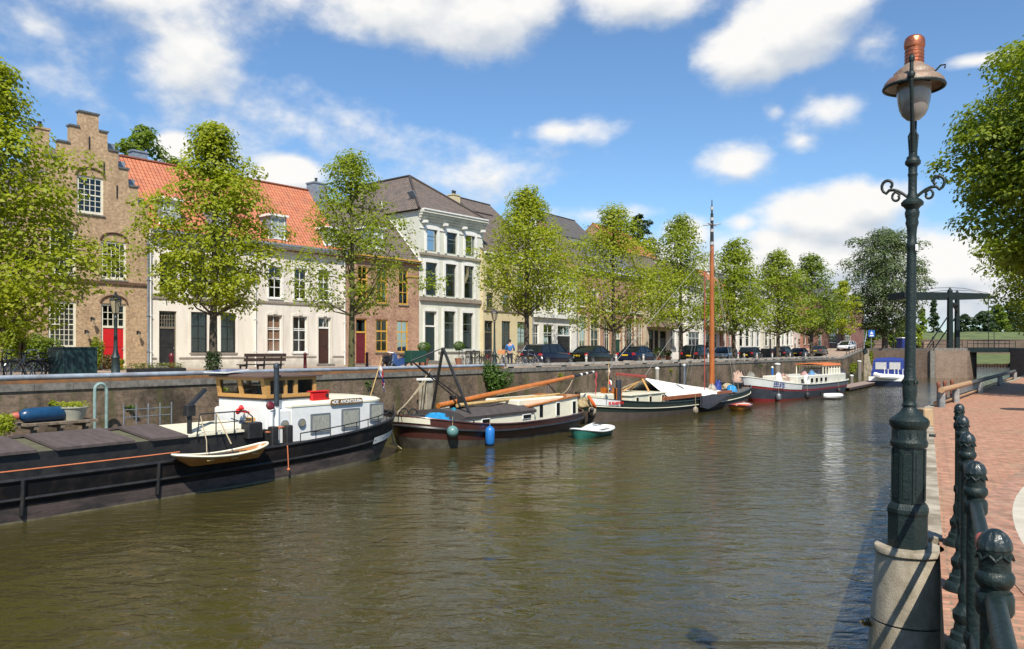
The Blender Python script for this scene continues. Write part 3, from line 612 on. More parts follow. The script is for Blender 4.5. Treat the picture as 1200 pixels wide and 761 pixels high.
def gutterpipe(P,x,H,m=lead,y=-.08):
    mb=MB(); mb.tube([(x,y,.05),(x,y,H-.3),(x,y-.15,H-.1)],.05,8); 
    for z in (1,3,5,7):
        if z<H: mb.box(x-.07,x+.07,y-.06,-.002,z,z+.04)
    mb.build('downpipe',m,P,True)
def cornice(P,w,z,m,h=.35,d=.35,name='cornice',x0=0,steps=3):
    mb=MB()
    for i in range(steps):
        t=(i+1)/steps; mb.box(x0-.02-.03*i,w+.02+.03*i,-d*t,-.003,z-h+h*i/steps,z-h+h*(i+1)/steps)
    return mb.build(name,m,P)
def band(P,w,z,h=.12,d=.06,m=stone,x0=0.,name='string_course'):
    mb=MB(); mb.box(x0,w,-d,-.003,z,z+h); return mb.build(name,m,P)
def surround(P,x0,x1,z0,z1,m=white,t=.12,arch=.0,d=.05,key=False):
    mb=MB(); mb.box(x0-t,x0-.002,-d,-.003,z0-.02,z1); mb.box(x1+.002,x1+t,-d,-.003,z0-.02,z1)
    n=8; cx=(x0+x1)/2; w=(x1-x0)/2+t; lo=[];hi=[]
    for i in range(n+1): q=-1+2*i/n; lo.append((cx+q*w,z1+.003+(arch*(1-q*q)*.6 if 0 else 0))); hi.append((cx+q*w,z1+t+arch*(1-q*q)))
    mb.prism(lo+hi[::-1],-d,-.003)
    if key: mb.box(cx-.13,cx+.13,-d-.05,-d-.001,z1+t*.6,z1+t+arch+.12)
    mb.build('window_surround',m,P)
def house(name,label,ln,x0,x1,ye,D=8,xe=None,w=None):
    l0,l1=ln.l(x0),ln.l(x1); H=ln.z(xe or (x0+x1)/2,ye) if ye else None
    o=ln.o+ln.d*l0; P=thing(name,label,'house',(o.x,o.y,ZS-.02),ln.a)
    f=lambda x:ln.l(x)-l0
    g=lambda x0,x1,y0,y1:(f(x0),f(x1),ln.z((x0+x1)/2,y1)+.02,ln.z((x0+x1)/2,y0)+.02)
    return P,l1-l0,(H+.02 if H else 0),f,g
L1=Line(174,44.8,math.atan2(.769,.639))
rtile=tiles('orange_pantiles',(.50,.15,.07),(.60,.215,.105),(.27,.11,.07))
gtile=tiles('brown_grey_pantiles',(.13,.10,.085),(.19,.14,.11),(.07,.065,.055))
gtile2=tiles('dark_grey_pantiles',(.10,.09,.085),(.14,.125,.115),(.06,.055,.05))
slate=tiles('grey_slates',(.13,.135,.15),(.17,.17,.18),(.09,.09,.10),.3,.2)
# ---- 1 step gable
yb=brick('yellow_brown_brick',(.42,.26,.135),(.54,.36,.20),(.36,.29,.21),.22,.065,.012,(.26,.17,.10),.9,.7,dlo=.5,dhi=.75,dirt2=(.30,.20,.12))
lc=L1.l(104.5); lr=L1.l(173.2); ll=2*lc-lr
o=L1.o+L1.d*ll; P=thing('house','brown brick town house with a stepped gable and a bright red door','house',(o.x,o.y,ZS-.02),L1.a); w=lr-ll
f=lambda x:L1.l(x)-ll
g=lambda x0,x1,y0,y1:(f(x0),f(x1),L1.z((x0+x1)/2,y1)+.02,L1.z((x0+x1)/2,y0)+.02)
c=w/2; stp=[(f(115.5)-c,L1.z(105,133)),(f(126)-c,L1.z(120,154.5)),(f(138.5)-c,L1.z(132,177)),(f(150.5)-c,L1.z(145,198)),(f(162)-c,L1.z(156,219)),(c,L1.z(168,241))]
def top1(x):
    d=abs(x-c)
    for hw,z in stp:
        if d<=hw+1e-4: return z
    return stp[-1][1]
W1=[g(90,121.5,207,251),g(118.5,148.5,283,328),g(57,89,268,322),g(56.5,89.5,353,408)]; D1=g(118.5,148,356,431)
ops=W1+[(D1[0],D1[1],.12,D1[3])]
mb=MB(); grid_wall(mb,w,stp[0][1],ops,top1,.35,[c+s*h for h,z in stp[:-1] for s in (-1,1)])
zc=stp[-1][1]-.1
mb.box(0,.3,.35,12,0,zc); mb.box(w-.3,w,.35,12,0,zc); mb.box(.3,w-.3,11.7,12,0,zc); mb.build('wall',yb,P)
mb=MB(); prevw=0
for hw,z in stp:
    for s in ((-1,1) if prevw else (0,)):
        a,b=(c-hw,c+hw) if s==0 else ((c+s*prevw,c+s*hw) if s>0 else (c-hw,c-prevw))
        mb.box(a-(.05 if s<=0 else -.004),b+(.05 if s>=0 else -.004),-.06,.42,z+.002,z+.09)
    prevw=hw
mb.build('step_coping',mat('bluestone',(.12,.13,.14),(.07,.08,.08),5,.7),P)
mb=MB(); rz=stp[1][1]-.3; k=(rz-zc)/(w/2)
slope(mb,[(w+.0,.5,zc+.1),(w+.0,12.1,zc+.1),(c,12.1,rz),(c,.5,rz)]); slope(mb,[(0,12.1,zc+.1),(0,.5,zc+.1),(c-.001,.5,rz),(c-.001,12.1,rz)]); mb.build('roof',gtile,P)
mb=MB()     # lead flashings and a grey box dormer against the steps
for i in range(2,6):
    x=c+stp[i][0]; mb.box(x-.42,x+.02,.44,.60,stp[i][1]-.62,stp[i][1]+.5); 
mb.box(c+stp[2][0]-.05,c+stp[2][0]+.35,.7,1.6,stp[3][1]+.15,stp[2][1]+.25)
mb.build('lead_flashing',lead,P)
chimney(P,c-stp[2][0]-.1,2.2,zc+1.2,stp[1][1]+.0,.7,.7,yb,1)
for i,(r,cur,cc,rr) in enumerate(zip(W1,(None,goldc,lace,None),(4,5,5,5),(6,6,6,8))):
    window(P,*r,cream,cc,rr,cur,fw=.12,rec=.06)
r=W1[3]; mb=MB()    # inner shutters behind the ground floor panes, open at the top row
mb.box(r[0]+.12,r[1]-.12,.135,.16,r[2]+.1,r[2]+(r[3]-r[2])*.87)
for i in range(4): 
    for j in range(5):
        wx=(r[1]-r[0]-.3)/4; hz=(r[3]-r[2])*.74/5; mb.bbox(r[0]+.15+i*wx+.03,r[0]+.15+(i+1)*wx-.03,.122,.134,r[2]+.13+j*hz,r[2]+.13+(j+1)*hz-.05,.004)
mb.build('inner_shutter',shut,P)
door(P,D1[0],D1[1],.12,D1[3],red,cream,.36,.12,.07,cols=4,trows=3,panels=((.03,.46),(.53,.97)))
def arch(P,x0,x1,z,rise,m,t=.05,y=-.03):
    cx=(x0+x1)/2; hw=(x1-x0)/2; mb=MB(); mb.tube([(cx+hw*math.cos(a),y+.0,z+rise*math.sin(a)) for a in [PI*i/14 for i in range(15)]],t,6); mb.build('relieving_arch',m,P,True)
dkb=mat('dark_arch_brick',(.13,.075,.045),(.09,.05,.03),8,.9)
for r in W1: arch(P,r[0]-.04,r[1]+.04,r[3]+.03,.42,dkb)
arch(P,D1[0]-.04,D1[1]+.04,D1[3]+.03,.42,dkb)
band(P,w,L1.z(150,334),.14,.08,dkb)
mb=MB()
for (x,y0,y1) in ((104.5,160,175),(121.7,189,203),(137,217,232),(159,253,266),(96,340,350)): l=f(x); mb.box(l-.03,l+.03,-.04,-.002,L1.z(x,y1),L1.z(x,y0))
mb.build('wall_anchor',blackm,P)
gutterpipe(P,w-.02,7.4)
def wall_lamp(x,y,lab,ln=L1,s=1.):
    l=ln.l(x); o=ln.o+ln.d*l; z=ln.z(x,y)+ZS; T=thing('wall_lamp',lab,'wall lamp',(o.x,o.y,z),ln.a)
    mb=MB(); mb.tube([(0,-.01,.05),(0,-.2*s,.12),(0,-.28*s,.02)],.018,6); mb.box(-.05,.05,-.02,-.001,-.05,.15); mb.build('bracket',blackm,T)
    mb=MB(); mb.lathe([(.05,-.22),(.09,.0)],6,(0,-.28*s,0)); mb.build('lantern_glass',mat('lantern_glass',(.35,.3,.2),None,4,.2),T)
    mb=MB(); mb.lathe([(.11,.0),(.06,.07),(.01,.13)],6,(0,-.28*s,0)); mb.build('lantern_cap',blackm,T)
wall_lamp(107,375,'black wall lamp high on brown brick between the shuttered window and red door')
wall_lamp(100,390,'black wall lamp lower on brown brick beside the shuttered window')
wall_lamp(161,391,'black wall lamp to the right of the red door',s=.9)
l=L1.l(33.5); o=L1.o+L1.d*l; T=thing('wall_sign','small round red and white sign on brown brick wall','sign',(o.x,o.y,L1.z(33.5,371)+ZS),L1.a)
mb=MB(); mb.lathe([(.14,0),(.14,.03)],20,M=Matrix.Rotation(R(90),4,'X')); mb.build('sign_disc',red,T); mb=MB(); mb.lathe([(.08,.031),(.08,.038)],16,M=Matrix.Rotation(R(90),4,'X')); mb.box(-.05,.05,-.045,-.039,-.012,.012); mb.build('sign_mark',white,T)
# building further left behind the ivy and the tree
P=thing('house','plain brick house behind the leafy tree at the left edge','house',(*(L1.o+L1.d*(ll-9.1)),ZS-.02),L1.a)
mb=MB(); grid_wall(mb,9,7,[(1,2,1,3),(4,5,1,3),(6.5,7.5,1,3),(1,2,4.2,6),(4,5,4.2,6),(6.5,7.5,4.2,6)]); shell(9,9,7,mb,3.2); mb.build('wall',yb,P)
for a in ((1,2,1,3),(4,5,1,3),(6.5,7.5,1,3),(1,2,4.2,6),(4,5,4.2,6),(6.5,7.5,4.2,6)): window(P,*a,white,2,3)
roof_par(P,9,9,7,3.2,gtile)
# ---- 2/3 cream pair
render1=mat('cream_render',(.78,.72,.62),(.60,.53,.43),.9,.8,detail=10,stretch=(1.6,1.6,.3),lo=.42,hi=.8,damp=((.30,.27,.21),.15,.75,2.,.6))
render2=mat('beige_render',(.72,.66,.58),(.54,.48,.40),.9,.8,detail=10,stretch=(1.6,1.6,.3),lo=.42,hi=.8,damp=((.27,.24,.19),.15,.75,2.,.6))
taupe=mat('taupe_trim',(.30,.25,.2),None,4,.7)
def cream_house(x0,x1,label,m,wins,dr,left):
    P,w,H,f,g=house('house',label,L1,x0,x1,268 if left else 282,8,174 if left else 350)
    H=L1.z(174,270); ops=[g(*q[:4]) for q in wins]+[(lambda d:(d[0],d[1],.18,d[3]))(g(*dr))]
    mb=MB(); grid_wall(mb,w,H,ops); shell(w,8,H,mb,4.7); mb.build('wall',m,P)
    return P,w,H,f,g,ops
WL=[(223.6,243.3,366,413.5,lace),(258.5,276.6,367,413.5,lace),(187,206.5,298,343.5,None),(224,242.5,299,345,None),(259,276.5,300,347,None)]
P,w,H,f,g,ops=cream_house(174.2,299,'cream rendered house with dark lace curtained windows and a black door',render1,WL,(186.5,207,364.7,431.5),True)
for q,o_ in zip(WL,ops): window(P,*o_,blackm,2,3,q[4],fw=.06,rec=.08,sill=taupe,split=.66)
d=ops[-1]; door(P,*d,blackm,mat('khaki_frame',(.2,.17,.12),None,4,.6),.30,.06,.1,cols=6,trows=4)
for q in ops[:5]: surround(P,q[0],q[1],q[2],q[3],render1,.12,0,.035)
band(P,w,L1.z(200,350.5),.14,.06,taupe); band(P,d[0]-.15,L1.z(200,420.5),.09,.03,taupe); band(P,w,L1.z(200,420.5),.09,.03,taupe,d[1]+.15)
cornice(P,w,H,render2,.45,.4); band(P,w,H-.02,.12,.48,lead,name='gutter'); gutterpipe(P,.08,H,white); gutterpipe(P,w-.02,H,white)
RP=roof_par(P,w,8,H,4.75,rtile,.3,0)
def dormer(P,xc,wd,zb,zt,H,rise,D=8,win=white,cols=2,rows=2):
    k=rise/(D/2); yb_=(zb-H)/k; yt=(zt-H)/k+.3; y=yb_-.12; mb=MB()
    for s in (-1,1): mb.loft([[(xc+s*wd/2,y,zb-.1),(xc+s*wd/2,yb_+.3,zb-.1),(xc+s*wd/2,yt,zt),(xc+s*wd/2,y,zt)],[(xc+s*(wd/2-.08),y,zb-.1),(xc+s*(wd/2-.08),yb_+.3,zb-.1),(xc+s*(wd/2-.08),yt,zt),(xc+s*(wd/2-.08),y,zt)]])
    d=mb.build('dormer',lead,P)
    mb=MB(); mb.bbox(xc-wd/2-.12,xc+wd/2+.12,y-.15,yt+.35,zt+.002,zt+.14,.02); mb.build('dormer_roof',white,d)
    mb=MB(); mb.tube([(xc-wd/2-.06,y,zb-.05),(xc-wd/2-.06,yt-.15,zt-.05)],.06,4); mb.tube([(xc+wd/2+.06,y,zb-.05),(xc+wd/2+.06,yt-.15,zt-.05)],.06,4); mb.build('verge_board',white,d)
    f=MB(); a,b=xc-wd/2+.082,xc+wd/2-.082; f.box(a,a+.08,y+.01,y+.08,zb,zt); f.box(b-.08,b,y+.01,y+.08,zb,zt); f.box(a+.08,b-.08,y+.01,y+.08,zb,zb+.1); f.box(a+.08,b-.08,y+.01,y+.08,zt-.1,zt)
    for i in range(1,cols): x=a+(b-a)*i/cols; f.box(x-.02,x+.02,y+.02,y+.07,zb+.1,zt-.1)
    for i in range(1,rows): z=zb+(zt-zb)*i/rows; f.box(a+.08,b-.08,y+.022,y+.068,z-.02,z+.02)
    f.build('window_frame',win,d); p=MB(); p.box(a+.08,b-.08,y+.05,y+.06,zb+.1,zt-.1); p.build('pane',mat('dormer_pane',(.25,.28,.28),(.4,.42,.4),5,.1),d)
dormer(P,f(204),1.15,H+.55,H+1.95,H,4.75); dormer(P,f(262),1.15,H+.55,H+1.95,H,4.75)
chimney(P,f(206),4.6,H+4.0,H+5.35,.9,.6,lead,0)
WR=[(313,330.2,369.5,413,tanc),(343,359.7,371,413.3,tanc),(314.7,330.7,312.5,349.7,None),(344.6,359.9,315,351.3,None),(373,387.4,317.2,353,None)]
P,w,H,f,g,ops=cream_house(299.3,404,'beige rendered house with white sash windows, tan blinds and a brown door',render2,WR,(372.7,387.4,372.3,427),False)
for q,o_ in zip(WR,ops): window(P,*o_,white,2,3,q[4],fw=.07,rec=.1,sill=white,split=.62,mun=.05); surround(P,o_[0],o_[1],o_[2],o_[3],white if q[2]<360 else render2,.1,.12,.05,key=q[2]>360)
d=ops[-1]; door(P,*d,mat('brown_door',(.06,.025,.015),None,4,.4),white,.22,.08,.1); surround(P,d[0],d[1],d[2],d[3],render2,.12,.1,.05,key=True)
band(P,w,L1.z(350,357.2),.14,.06,taupe); band(P,d[0]-.15,L1.z(350,418.8),.09,.03,taupe); band(P,w,L1.z(350,418.8),.09,.03,taupe,d[1]+.15)
cornice(P,w,H,render2,.45,.4); band(P,w,H-.02,.12,.48,lead,name='gutter'); gutterpipe(P,w-.05,H,white)
roof_par(P,w,8,H,4.75,rtile,.3,0); dormer(P,f(329),1.2,H+.45,H+1.9,H,4.75); dormer(P,f(393),1.1,H+.45,H+1.6,H,4.75)
chimney(P,w+.35,3.7,H+3.0,H+5.3,1.0,.9,lead,1)
# ---- 4 brown brick with yellow frames
rb=brick('red_brown_brick',(.40,.20,.12),(.50,.29,.18),(.34,.27,.21),.22,.065,.012,(.26,.14,.1),.8,.6)
yf=mat('ochre_frame',(.62,.36,.07),None,4,.5)
P,w,H,f,g=house('house','narrow brown brick house with ochre window frames and maroon door',L1,404.3,491,306,8,488)
WB=[(440.3,454.6,374.5,413,creamb),(465,478.2,376,413.5,creamb),(419,431,312,355,None),(441,454,314,356,None),(467,478.5,316,357.5,None)]
ops=[g(*q[:4]) for q in WB]+[(lambda d:(d[0],d[1],.15,d[3]))(g(417,430,373.5,426))]
mb=MB(); grid_wall(mb,w,H,ops); shell(w,8,H,mb,4.); mb.build('wall',rb,P)
for q,o_ in zip(WB,ops): window(P,*o_,yf,2,3,q[4],fw=.10,rec=.06,sill=stone,split=.64,mun=.05)
door(P,*ops[-1],darkred,yf,.3,.09,.08,cols=1)
cornice(P,w,H,yf,.3,.3); band(P,w,H-1.25,.08,.05,yf,w*.8); roof_par(P,w,8,H,4.1,gtile,.3,.02)
mb=MB()
for y0,z0,y1,z1 in ((-.3,H-.25,4,H+4.18),): mb.tube([(w+.08,y0,z0+.05),(w+.08,y1,z1+.02)],.09,4)
mb.tube([(w+.0,4,H+4.2),(w-.1,4.2,H+5)],.05,4); mb.build('verge_board',white,P)
dormer(P,f(447),1.3,H+.6,H+2.1,H,4.1); chimney(P,.8,3.9,H+3.2,H+5.,.8,.7,rb,2)
# window boxes with flowers
# ---- 5 grey three storey
gr=mat('pale_grey_green_render',(.62,.62,.53),(.44,.44,.36),1.,.75,detail=9,stretch=(1.6,1.6,.3),lo=.42,hi=.8,damp=((.25,.24,.2),.1,.8,2.,.6))
P,w,H,f,g=house('house','tall pale grey three storey house with heavy white cornice',L1,491.3,566,253,10,528)
WG=[(520,533.3,365,409.5,lace),(541.8,554,367,409.7,lace),(498.4,512,308,346.7,None),(521.7,534.4,310,348.3,None),(543.4,555,312,350,None),(499.8,512.3,269,294.7,None),(523,535.4,273,298,None),(545,556.4,276,300.6,None)]
ops=[g(*q[:4]) for q in WG]+[(lambda d:(d[0],d[1],.3,d[3]))(g(497.6,511.3,365,423))]
mb=MB(); grid_wall(mb,w,H,ops); shell(w,10,H,mb); mb.build('wall',gr,P)
for q,o_ in zip(WG,ops):
    window(P,*o_,mat('grey_green_frame',(.14,.17,.15),None,4,.5),1,2,lace,fw=.07,rec=.12,sill=None,split=.7,curx=(.62,1) if q[2]>360 else ((0,.3) if q[0]<530 else (.75,1)),cury=.24); surround(P,*o_,white,.2,.1,.07)
door(P,*ops[-1],mat('dark_green_door',(.02,.035,.035),None,4,.4),white,.30,.07,.1,cols=1); surround(P,*ops[-1],white,.14,.1,.06)
cornice(P,w,H,gr,.75,.55,steps=4); band(P,w,H-1.35,.1,.06,white); band(P,w+.03,H+.003,.1,.62,white,-.03,name='cornice_cap')
for y_,d_,h_ in ((302.5,.14,.18),(354,.2,.3),(413.5,.08,.1)): band(P,w,L1.z(528,y_),h_,d_,taupe if y_<400 else stone,ops[-1][1]+.2 if y_>400 else 0)
mb=MB(); 
for i in range(4):
    x=.35+i*(w-.7)/3; mb.box(x-.12,x+.12,-.5,-.004,H-.95,H-.76)
mb.build('cornice_bracket',white,P)
mb=MB(); rr=3.6; hx=w*.40; hy=4.2; o_=.3
slope(mb,[(-o_,-o_,H+.06),(w+o_,-o_,H+.06),(hx,hy,H+rr)]); slope(mb,[(w+o_,-o_,H+.06),(w+o_,11,H+.06),(hx,11,H+rr),(hx,hy,H+rr)]); slope(mb,[(-o_,11,H+.06),(-o_,-o_,H+.06),(hx,hy,H+rr),(hx,11,H+rr)])
R_=mb.build('roof',gtile,P)
mb=MB(); mb.tube([(w+o_,-o_,H+.1),(hx,hy,H+rr+.06)],.1,6); mb.tube([(-o_,-o_,H+.1),(hx,hy,H+rr+.06),(hx,11,H+rr+.06)],.1,6); mb.build('ridge_tiles',gtile,R_)
mb=MB(); mb.box(-.05,.0,3.6,4.3,0,.9,M=Matrix.Translation((.9,-1.1,H+.95))@Matrix.Rotation(R(-38),4,'Y')@Matrix.Translation((0,-1.5,0))); mb.build('skylight',lead,P)
chimney(P,w-.9,7,H+.5,H+3.3,.5,.5,stone,1)
# ---- row 2 : parallel to the canal
def L2(p,x=565): return Line(x,yd(x,p),ROT)
def row(label,x0,x1,p,ye,rise,wall,roofm,wins,doors=(),D=9,frame=white,cur=lace,sur=None,shop=None,cor=white,xe=None,cols=2,rows=2,strings=(),curp=.6,sm=stone,dm=None,dorm=(),chim=None,pil=None):
    ln=L2(p,x0); P,w,H,f,g=house('house',label,ln,x0,x1,ye,D,xe); rng=random.Random(x0)
    ops=[g(*q) for q in wins]; do=[(lambda d:(d[0],d[1],.12,d[3]))(g(*q)) for q in doors]
    ops=[q for q in ops if q[3]<H-.15]; mb=MB(); grid_wall(mb,w,H,ops+do); shell(w,D,H,mb,rise); mb.build('wall',wall,P)
    for q in ops:
        window(P,*q,frame,cols,rows,cur if rng.random()<curp else None,fw=.09,rec=.08,split=.62,mun=.04)
        if sur: surround(P,*q,sur,.13,.06,.05)
    for q in do: door(P,*q,dm or blackm,frame,.28,.08,.1); 
    cornice(P,w,H,cor,.4,.35)
    for y,h,d in strings: band(P,w,ln.z((x0+x1)/2,y),h,d,sm)
    roof_par(P,w,D,H,rise,roofm,.3,.0)
    for xx in dorm: dormer(P,f(xx),1.3,H+.6,H+2.,H,rise,D)
    if chim: chimney(P,chim[0],D/2+.2,H+rise-.8,H+rise+1.1,.9,.7,wall,2)
    gutterpipe(P,w-.03,H)
    if pil:
        mb=MB()
        for xx in pil: l=f(xx); mb.box(l-.18,l+.18,-.06,-.003,0,ln.z(xx,365))
        mb.build('pilaster',cream,P)
    return P,w,H,f,g,ln
yel=mat('pale_yellow_render',(.62,.53,.33),(.55,.46,.28),1.5,.8,detail=7)
whr=mat('white_render',(.76,.73,.67),(.62,.59,.53),1.5,.8,detail=7)
pkr=mat('pinkish_render',(.60,.49,.43),(.52,.42,.37),1.5,.8)
beige=mat('sand_render',(.48,.40,.29),(.42,.34,.24),1.5,.8)
dr=brick('dark_red_brick',(.20,.075,.06),(.26,.11,.085),(.2,.15,.12),.22,.065,.012,(.14,.06,.05),.8,.6)
rb2=brick('red_brick',(.34,.12,.08),(.42,.17,.11),(.3,.22,.17),.22,.065,.012,(.24,.1,.07),.8,.6)
row('pale yellow house with taupe string course behind the parked bicycles',566.3,624,39.4,300,4.3,yel,gtile,[(588,598.3,376.5,410.5),(606.3,616.5,377.5,411),(570.4,578,343,361.5),(589,597,344,362),(606,614,345,363),(570.4,578,315,335),(589,597,316,336),(606,614,318,338)],[(567.8,577.8,376,421)],frame=mat('olive_frame',(.14,.12,.08),None,3,.5),strings=((366,.12,.08),(337,.1,.06)),curp=.5,sm=taupe,chim=(2.,0),cols=2,rows=2)
row('white painted shop house with a wide dark entrance',624.3,676,39.4,318,3.8,whr,gtile,[(625,631.5,380,408),(637,648.6,380.5,406),(628,634,345,366),(640,647,346,366),(655,662,347,367)],[(653.5,669.5,382,421)],strings=((373,.35,.25),),curp=.7,sm=white,dorm=(648,))
row('red brown brick house with tall cream framed windows',676.3,707.5,39.4,316,3.8,rb,gtile,[(678.6,687.2,371,412),(692,702,371,412),(680,686,340,360),(693,700,341,361)],cols=2,rows=3,frame=cream,curp=1,sur=cream,chim=(1,0))
row('brick house with cream pilasters and a green door',707.8,757,39.4,322,3.8,rb,slate,[(709,714.5,378,412),(734.7,741.3,377,411),(747,753,378,411),(711,716,345,364),(724,729,346,364),(736,741,347,365),(747,752,348,366)],[(721.5,727.8,388,417)],frame=cream,cur=lace,curp=1,dm=greenp,pil=(717.5,730.5,744,755.5),strings=((367,.2,.15),),sm=cream)
P,w,H,f,g,ln=row('sand coloured house with a brown canopy over its entrance',757.3,786.5,39.0,330,3.6,beige,gtile,[(760.5,765.5,387,414),(767,771.5,387,414),(762,766,352,368),(772,777,353,369)],[(773.5,780.5,388,418)],curp=0,frame=mat('brown_frame',(.09,.06,.04),None,3,.5))
mb=MB(); z=ln.z(770,384); mb.loft([[(.1,-1.4,z),(w-.1,-1.4,z),(w-.1,-.01,z),(.1,-.01,z)],[(.3,-1.1,z+.5),(w-.3,-1.1,z+.5),(w-.3,-.01,z+.9),(.3,-.01,z+.9)]]); mb.build('entrance_canopy',mat('brown_canopy',(.20,.14,.10),None,4,.8),P)
row('pinkish white house beside the sand coloured canopied one',786.8,804,39.0,334,3.6,whr,gtile,[(788,792,388,411),(794.5,798,388,411),(789,793,356,372),(797,801,357,372)],[(800,803.5,386,417)],curp=.2)
row('white house with a broad dark shop window',804.3,824,38.6,336,3.4,whr,gtile,[(807,820,389,408),(807,811,358,373),(815,819,359,374)],cols=3,rows=1,curp=.3)
P,w,H,f,g,ln=row('grey fronted house with a slanted awning',824.3,845,38.6,338,3.4,pkr,gtile,[(827,832,391,409),(835,840,391,409),(828,832,362,376),(836,840,363,377)],cols=1,rows=2,curp=.3)
mb=MB(); z=ln.z(835,388); mb.loft([[(.2,-1.6,z),(w-.2,-1.6,z),(w-.2,-.01,z+1.1),(.2,-.01,z+1.1)],[(.2,-1.6,z+.06),(w-.2,-1.6,z+.06),(w-.2,-.01,z+1.16),(.2,-.01,z+1.16)]]); mb.build('awning',mat('greige_awning',(.3,.25,.2),None,4,.8),P)
row('small red brick house between the awning and the white house',845.3,865,38.4,341,3.,rb2,rtile,[(848,851,389,407),(854,857,389,407),(860,863,389,407),(848,851,365,378),(855,858,366,379)],curp=.4,strings=((385,.8,.05),),sm=white)
row('white two storey house with tall narrow windows',865.3,894,38.,346,3.2,whr,gtile2,[(866.6,871,386.5,406.5),(874,878.3,387,406.5),(881,884,388,407),(887,890,388,407),(867,870.5,364,378),(874,877.5,364.5,378.5),(881,884.5,365,379),(888,891,366,379)],cols=1,rows=2,curp=.5)
row('cream house with round headed windows behind the dark car',894.3,915,37.6,350,3.2,mat('warm_white_render',(.6,.56,.46),None,3,.8),gtile2,[(896.3,900,389,406),(906.5,909,389,406),(897,900,369,381),(906,909,370,382)],[(901.5,905,388,411)],cols=1,rows=2,curp=.3,sur=cream)
row('white house with three tall windows near the last trees',915.3,930,37.2,352,3.2,whr,gtile2,[(916.5,919.5,389.5,405),(922,925,390,405),(926.7,928.8,390,405),(917,920,371,383),(923,926,371.5,383.5)],cols=1,rows=2,curp=.5)
row('low pink rendered house with a plain door',930.3,940.5,37.,370,3.,pkr,gtile2,[(935.5,939,397,405),(933,937,378,387)],[(931,933.6,396,411)],cols=1,rows=1)
row('red brick house with arched white windows',940.8,957,36.6,352,3.,rb2,gtile2,[(941.5,944.5,388,404),(947,950,388.5,404),(952,955,389,404),(942,945,371,382),(948,951,371,382)],frame=white,cols=1,rows=2,sur=dkb,curp=.5)
row('big dark red brick building at the end of the row',957.3,1012,35.6,352,4,dr,gtile2,[(972,980.5,388.5,402),(990,997,389,402),(974,980,366,378),(990,996,367,378)],[(959,963,391,410)],dm=greenp,cols=3,rows=3,curp=.2,D=14)
# roofs that stand behind the row
def back(label,x0,x1,p,yr,ye,m,rm,D=10,dm=()):
    ln=L2(p,x0); l1=ln.l(x1); P=thing('house',label,'house',(ln.o.x,ln.o.y,ZS-.02),ROT); H=ln.z((x0+x1)/2,ye); Y=yd((x0+x1)/2,p+D/2); rz_=EYE-(yr-HY)/F*Y-ZS
    mb=MB(); grid_wall(mb,l1,H,[(l1*.2,l1*.35,H-2.2,H-.8),(l1*.6,l1*.75,H-2.2,H-.8)]); shell(l1,D,H,mb,rz_-H); mb.build('wall',m,P); window(P,l1*.2,l1*.35,H-2.2,H-.8,white); window(P,l1*.6,l1*.75,H-2.2,H-.8,white)
    cornice(P,l1,H,m,.5,.4); roof_par(P,l1,D,H,rz_-H,rm,.3); return P
back('grey house with dark hipped roof rising behind the white shop house',660,712,50,263,292,gr,gtile2)
back('house with a red orange roof behind the trees in mid row',733,772,48,278,300,rb,rtile)
back('sand coloured gable standing behind the pale yellow house',560,600,50,243,262,beige,gtile,6)
# ================================================================ trees
lf1=leafmat('lime_leaves_yellow',(.36,.375,.024),(.20,.25,.018),.46)
lf2=leafmat('lime_leaves',(.27,.315,.022),(.16,.21,.018),.44)
lf3=leafmat('mid_green_leaves',(.18,.24,.024),(.10,.15,.018),.42)
dkl=leafmat('dark_green_leaves',(.035,.065,.012),(.016,.036,.01),.25)
wil=leafmat('willow_leaves',(.14,.18,.075),(.08,.115,.05),.3)
nearl=leafmat('near_tree_leaves',(.28,.33,.03),(.15,.20,.022),.45)
G='trees along the far quay'
def qt(x,p,topy,rpx,cbpx,label,leaf,seed,**k):
    Y=yd(x,p); s=sx(x,p); z=ZS if s<s1 else ZS+(ZT-ZS)*min(1,(s-s1)/(sA-s1)); H=(HY-topy)/F*Y+EYE-z; Rr=rpx/F*Y; cb=(HY-cbpx)/F*Y+EYE-z
    x_,y_,_=W(s,p,0); T=tree('lime_tree',label,(x_,y_,z-.02),H,cb,Rr,leaf,seed,group=G,**k); T.rotation_euler=(0,0,ROT); return T
qt(-18,31.0,72,150,385,'yellow green tree at the left edge of the photo in front of the brick houses',lf1,11,nc=180,per=340,ls=.17,tr=.2,lobes=18)
qt(250,31.2,146,90,358,'lime tree with an ivy clad trunk before the black doored cream house',lf1,12,nc=160,per=230,ls=.17,tr=.19,lobes=17,barkm=bark)
qt(412,31.4,179,90,358,'loose crowned lime tree before the brown brick house with ochre frames',lf2,13,nc=115,per=180,ls=.17,lobes=16,tr=.17,barkm=mossbark)
qt(617,31.3,222,76,362,'yellow green lime tree above the person and the parked estate car',lf1,14,nc=140,per=230,ls=.19,tr=.19)
qt(719,31.3,244,80,382,'bright lime tree between the second and third parked cars from the left',lf1,15,nc=140,per=210,ls=.21,tr=.2)
qt(798,31.3,255,62,385,'green lime tree left of the tall orange mast',lf2,16,nc=130,per=190,ls=.24,tr=.22)
qt(860,28.3,283,57,388,'green lime tree just right of the tall orange mast',lf2,17,nc=120,per=170,ls=.26,tr=.22)
qt(912,28.3,294,49,388,'lime tree behind the dark hatchback, third last in the row',lf2,18,nc=110,per=160,ls=.28,tr=.24)
qt(951,28.3,300,47,390,'darker lime tree before the red brick house with arched windows',lf3,19,nc=110,per=160,ls=.3,tr=.26)
qt(987,30,330,26,392,'small yellowish tree near the white car at the end of the quay',lf1,20,nc=60,per=110,ls=.34,tr=.2)
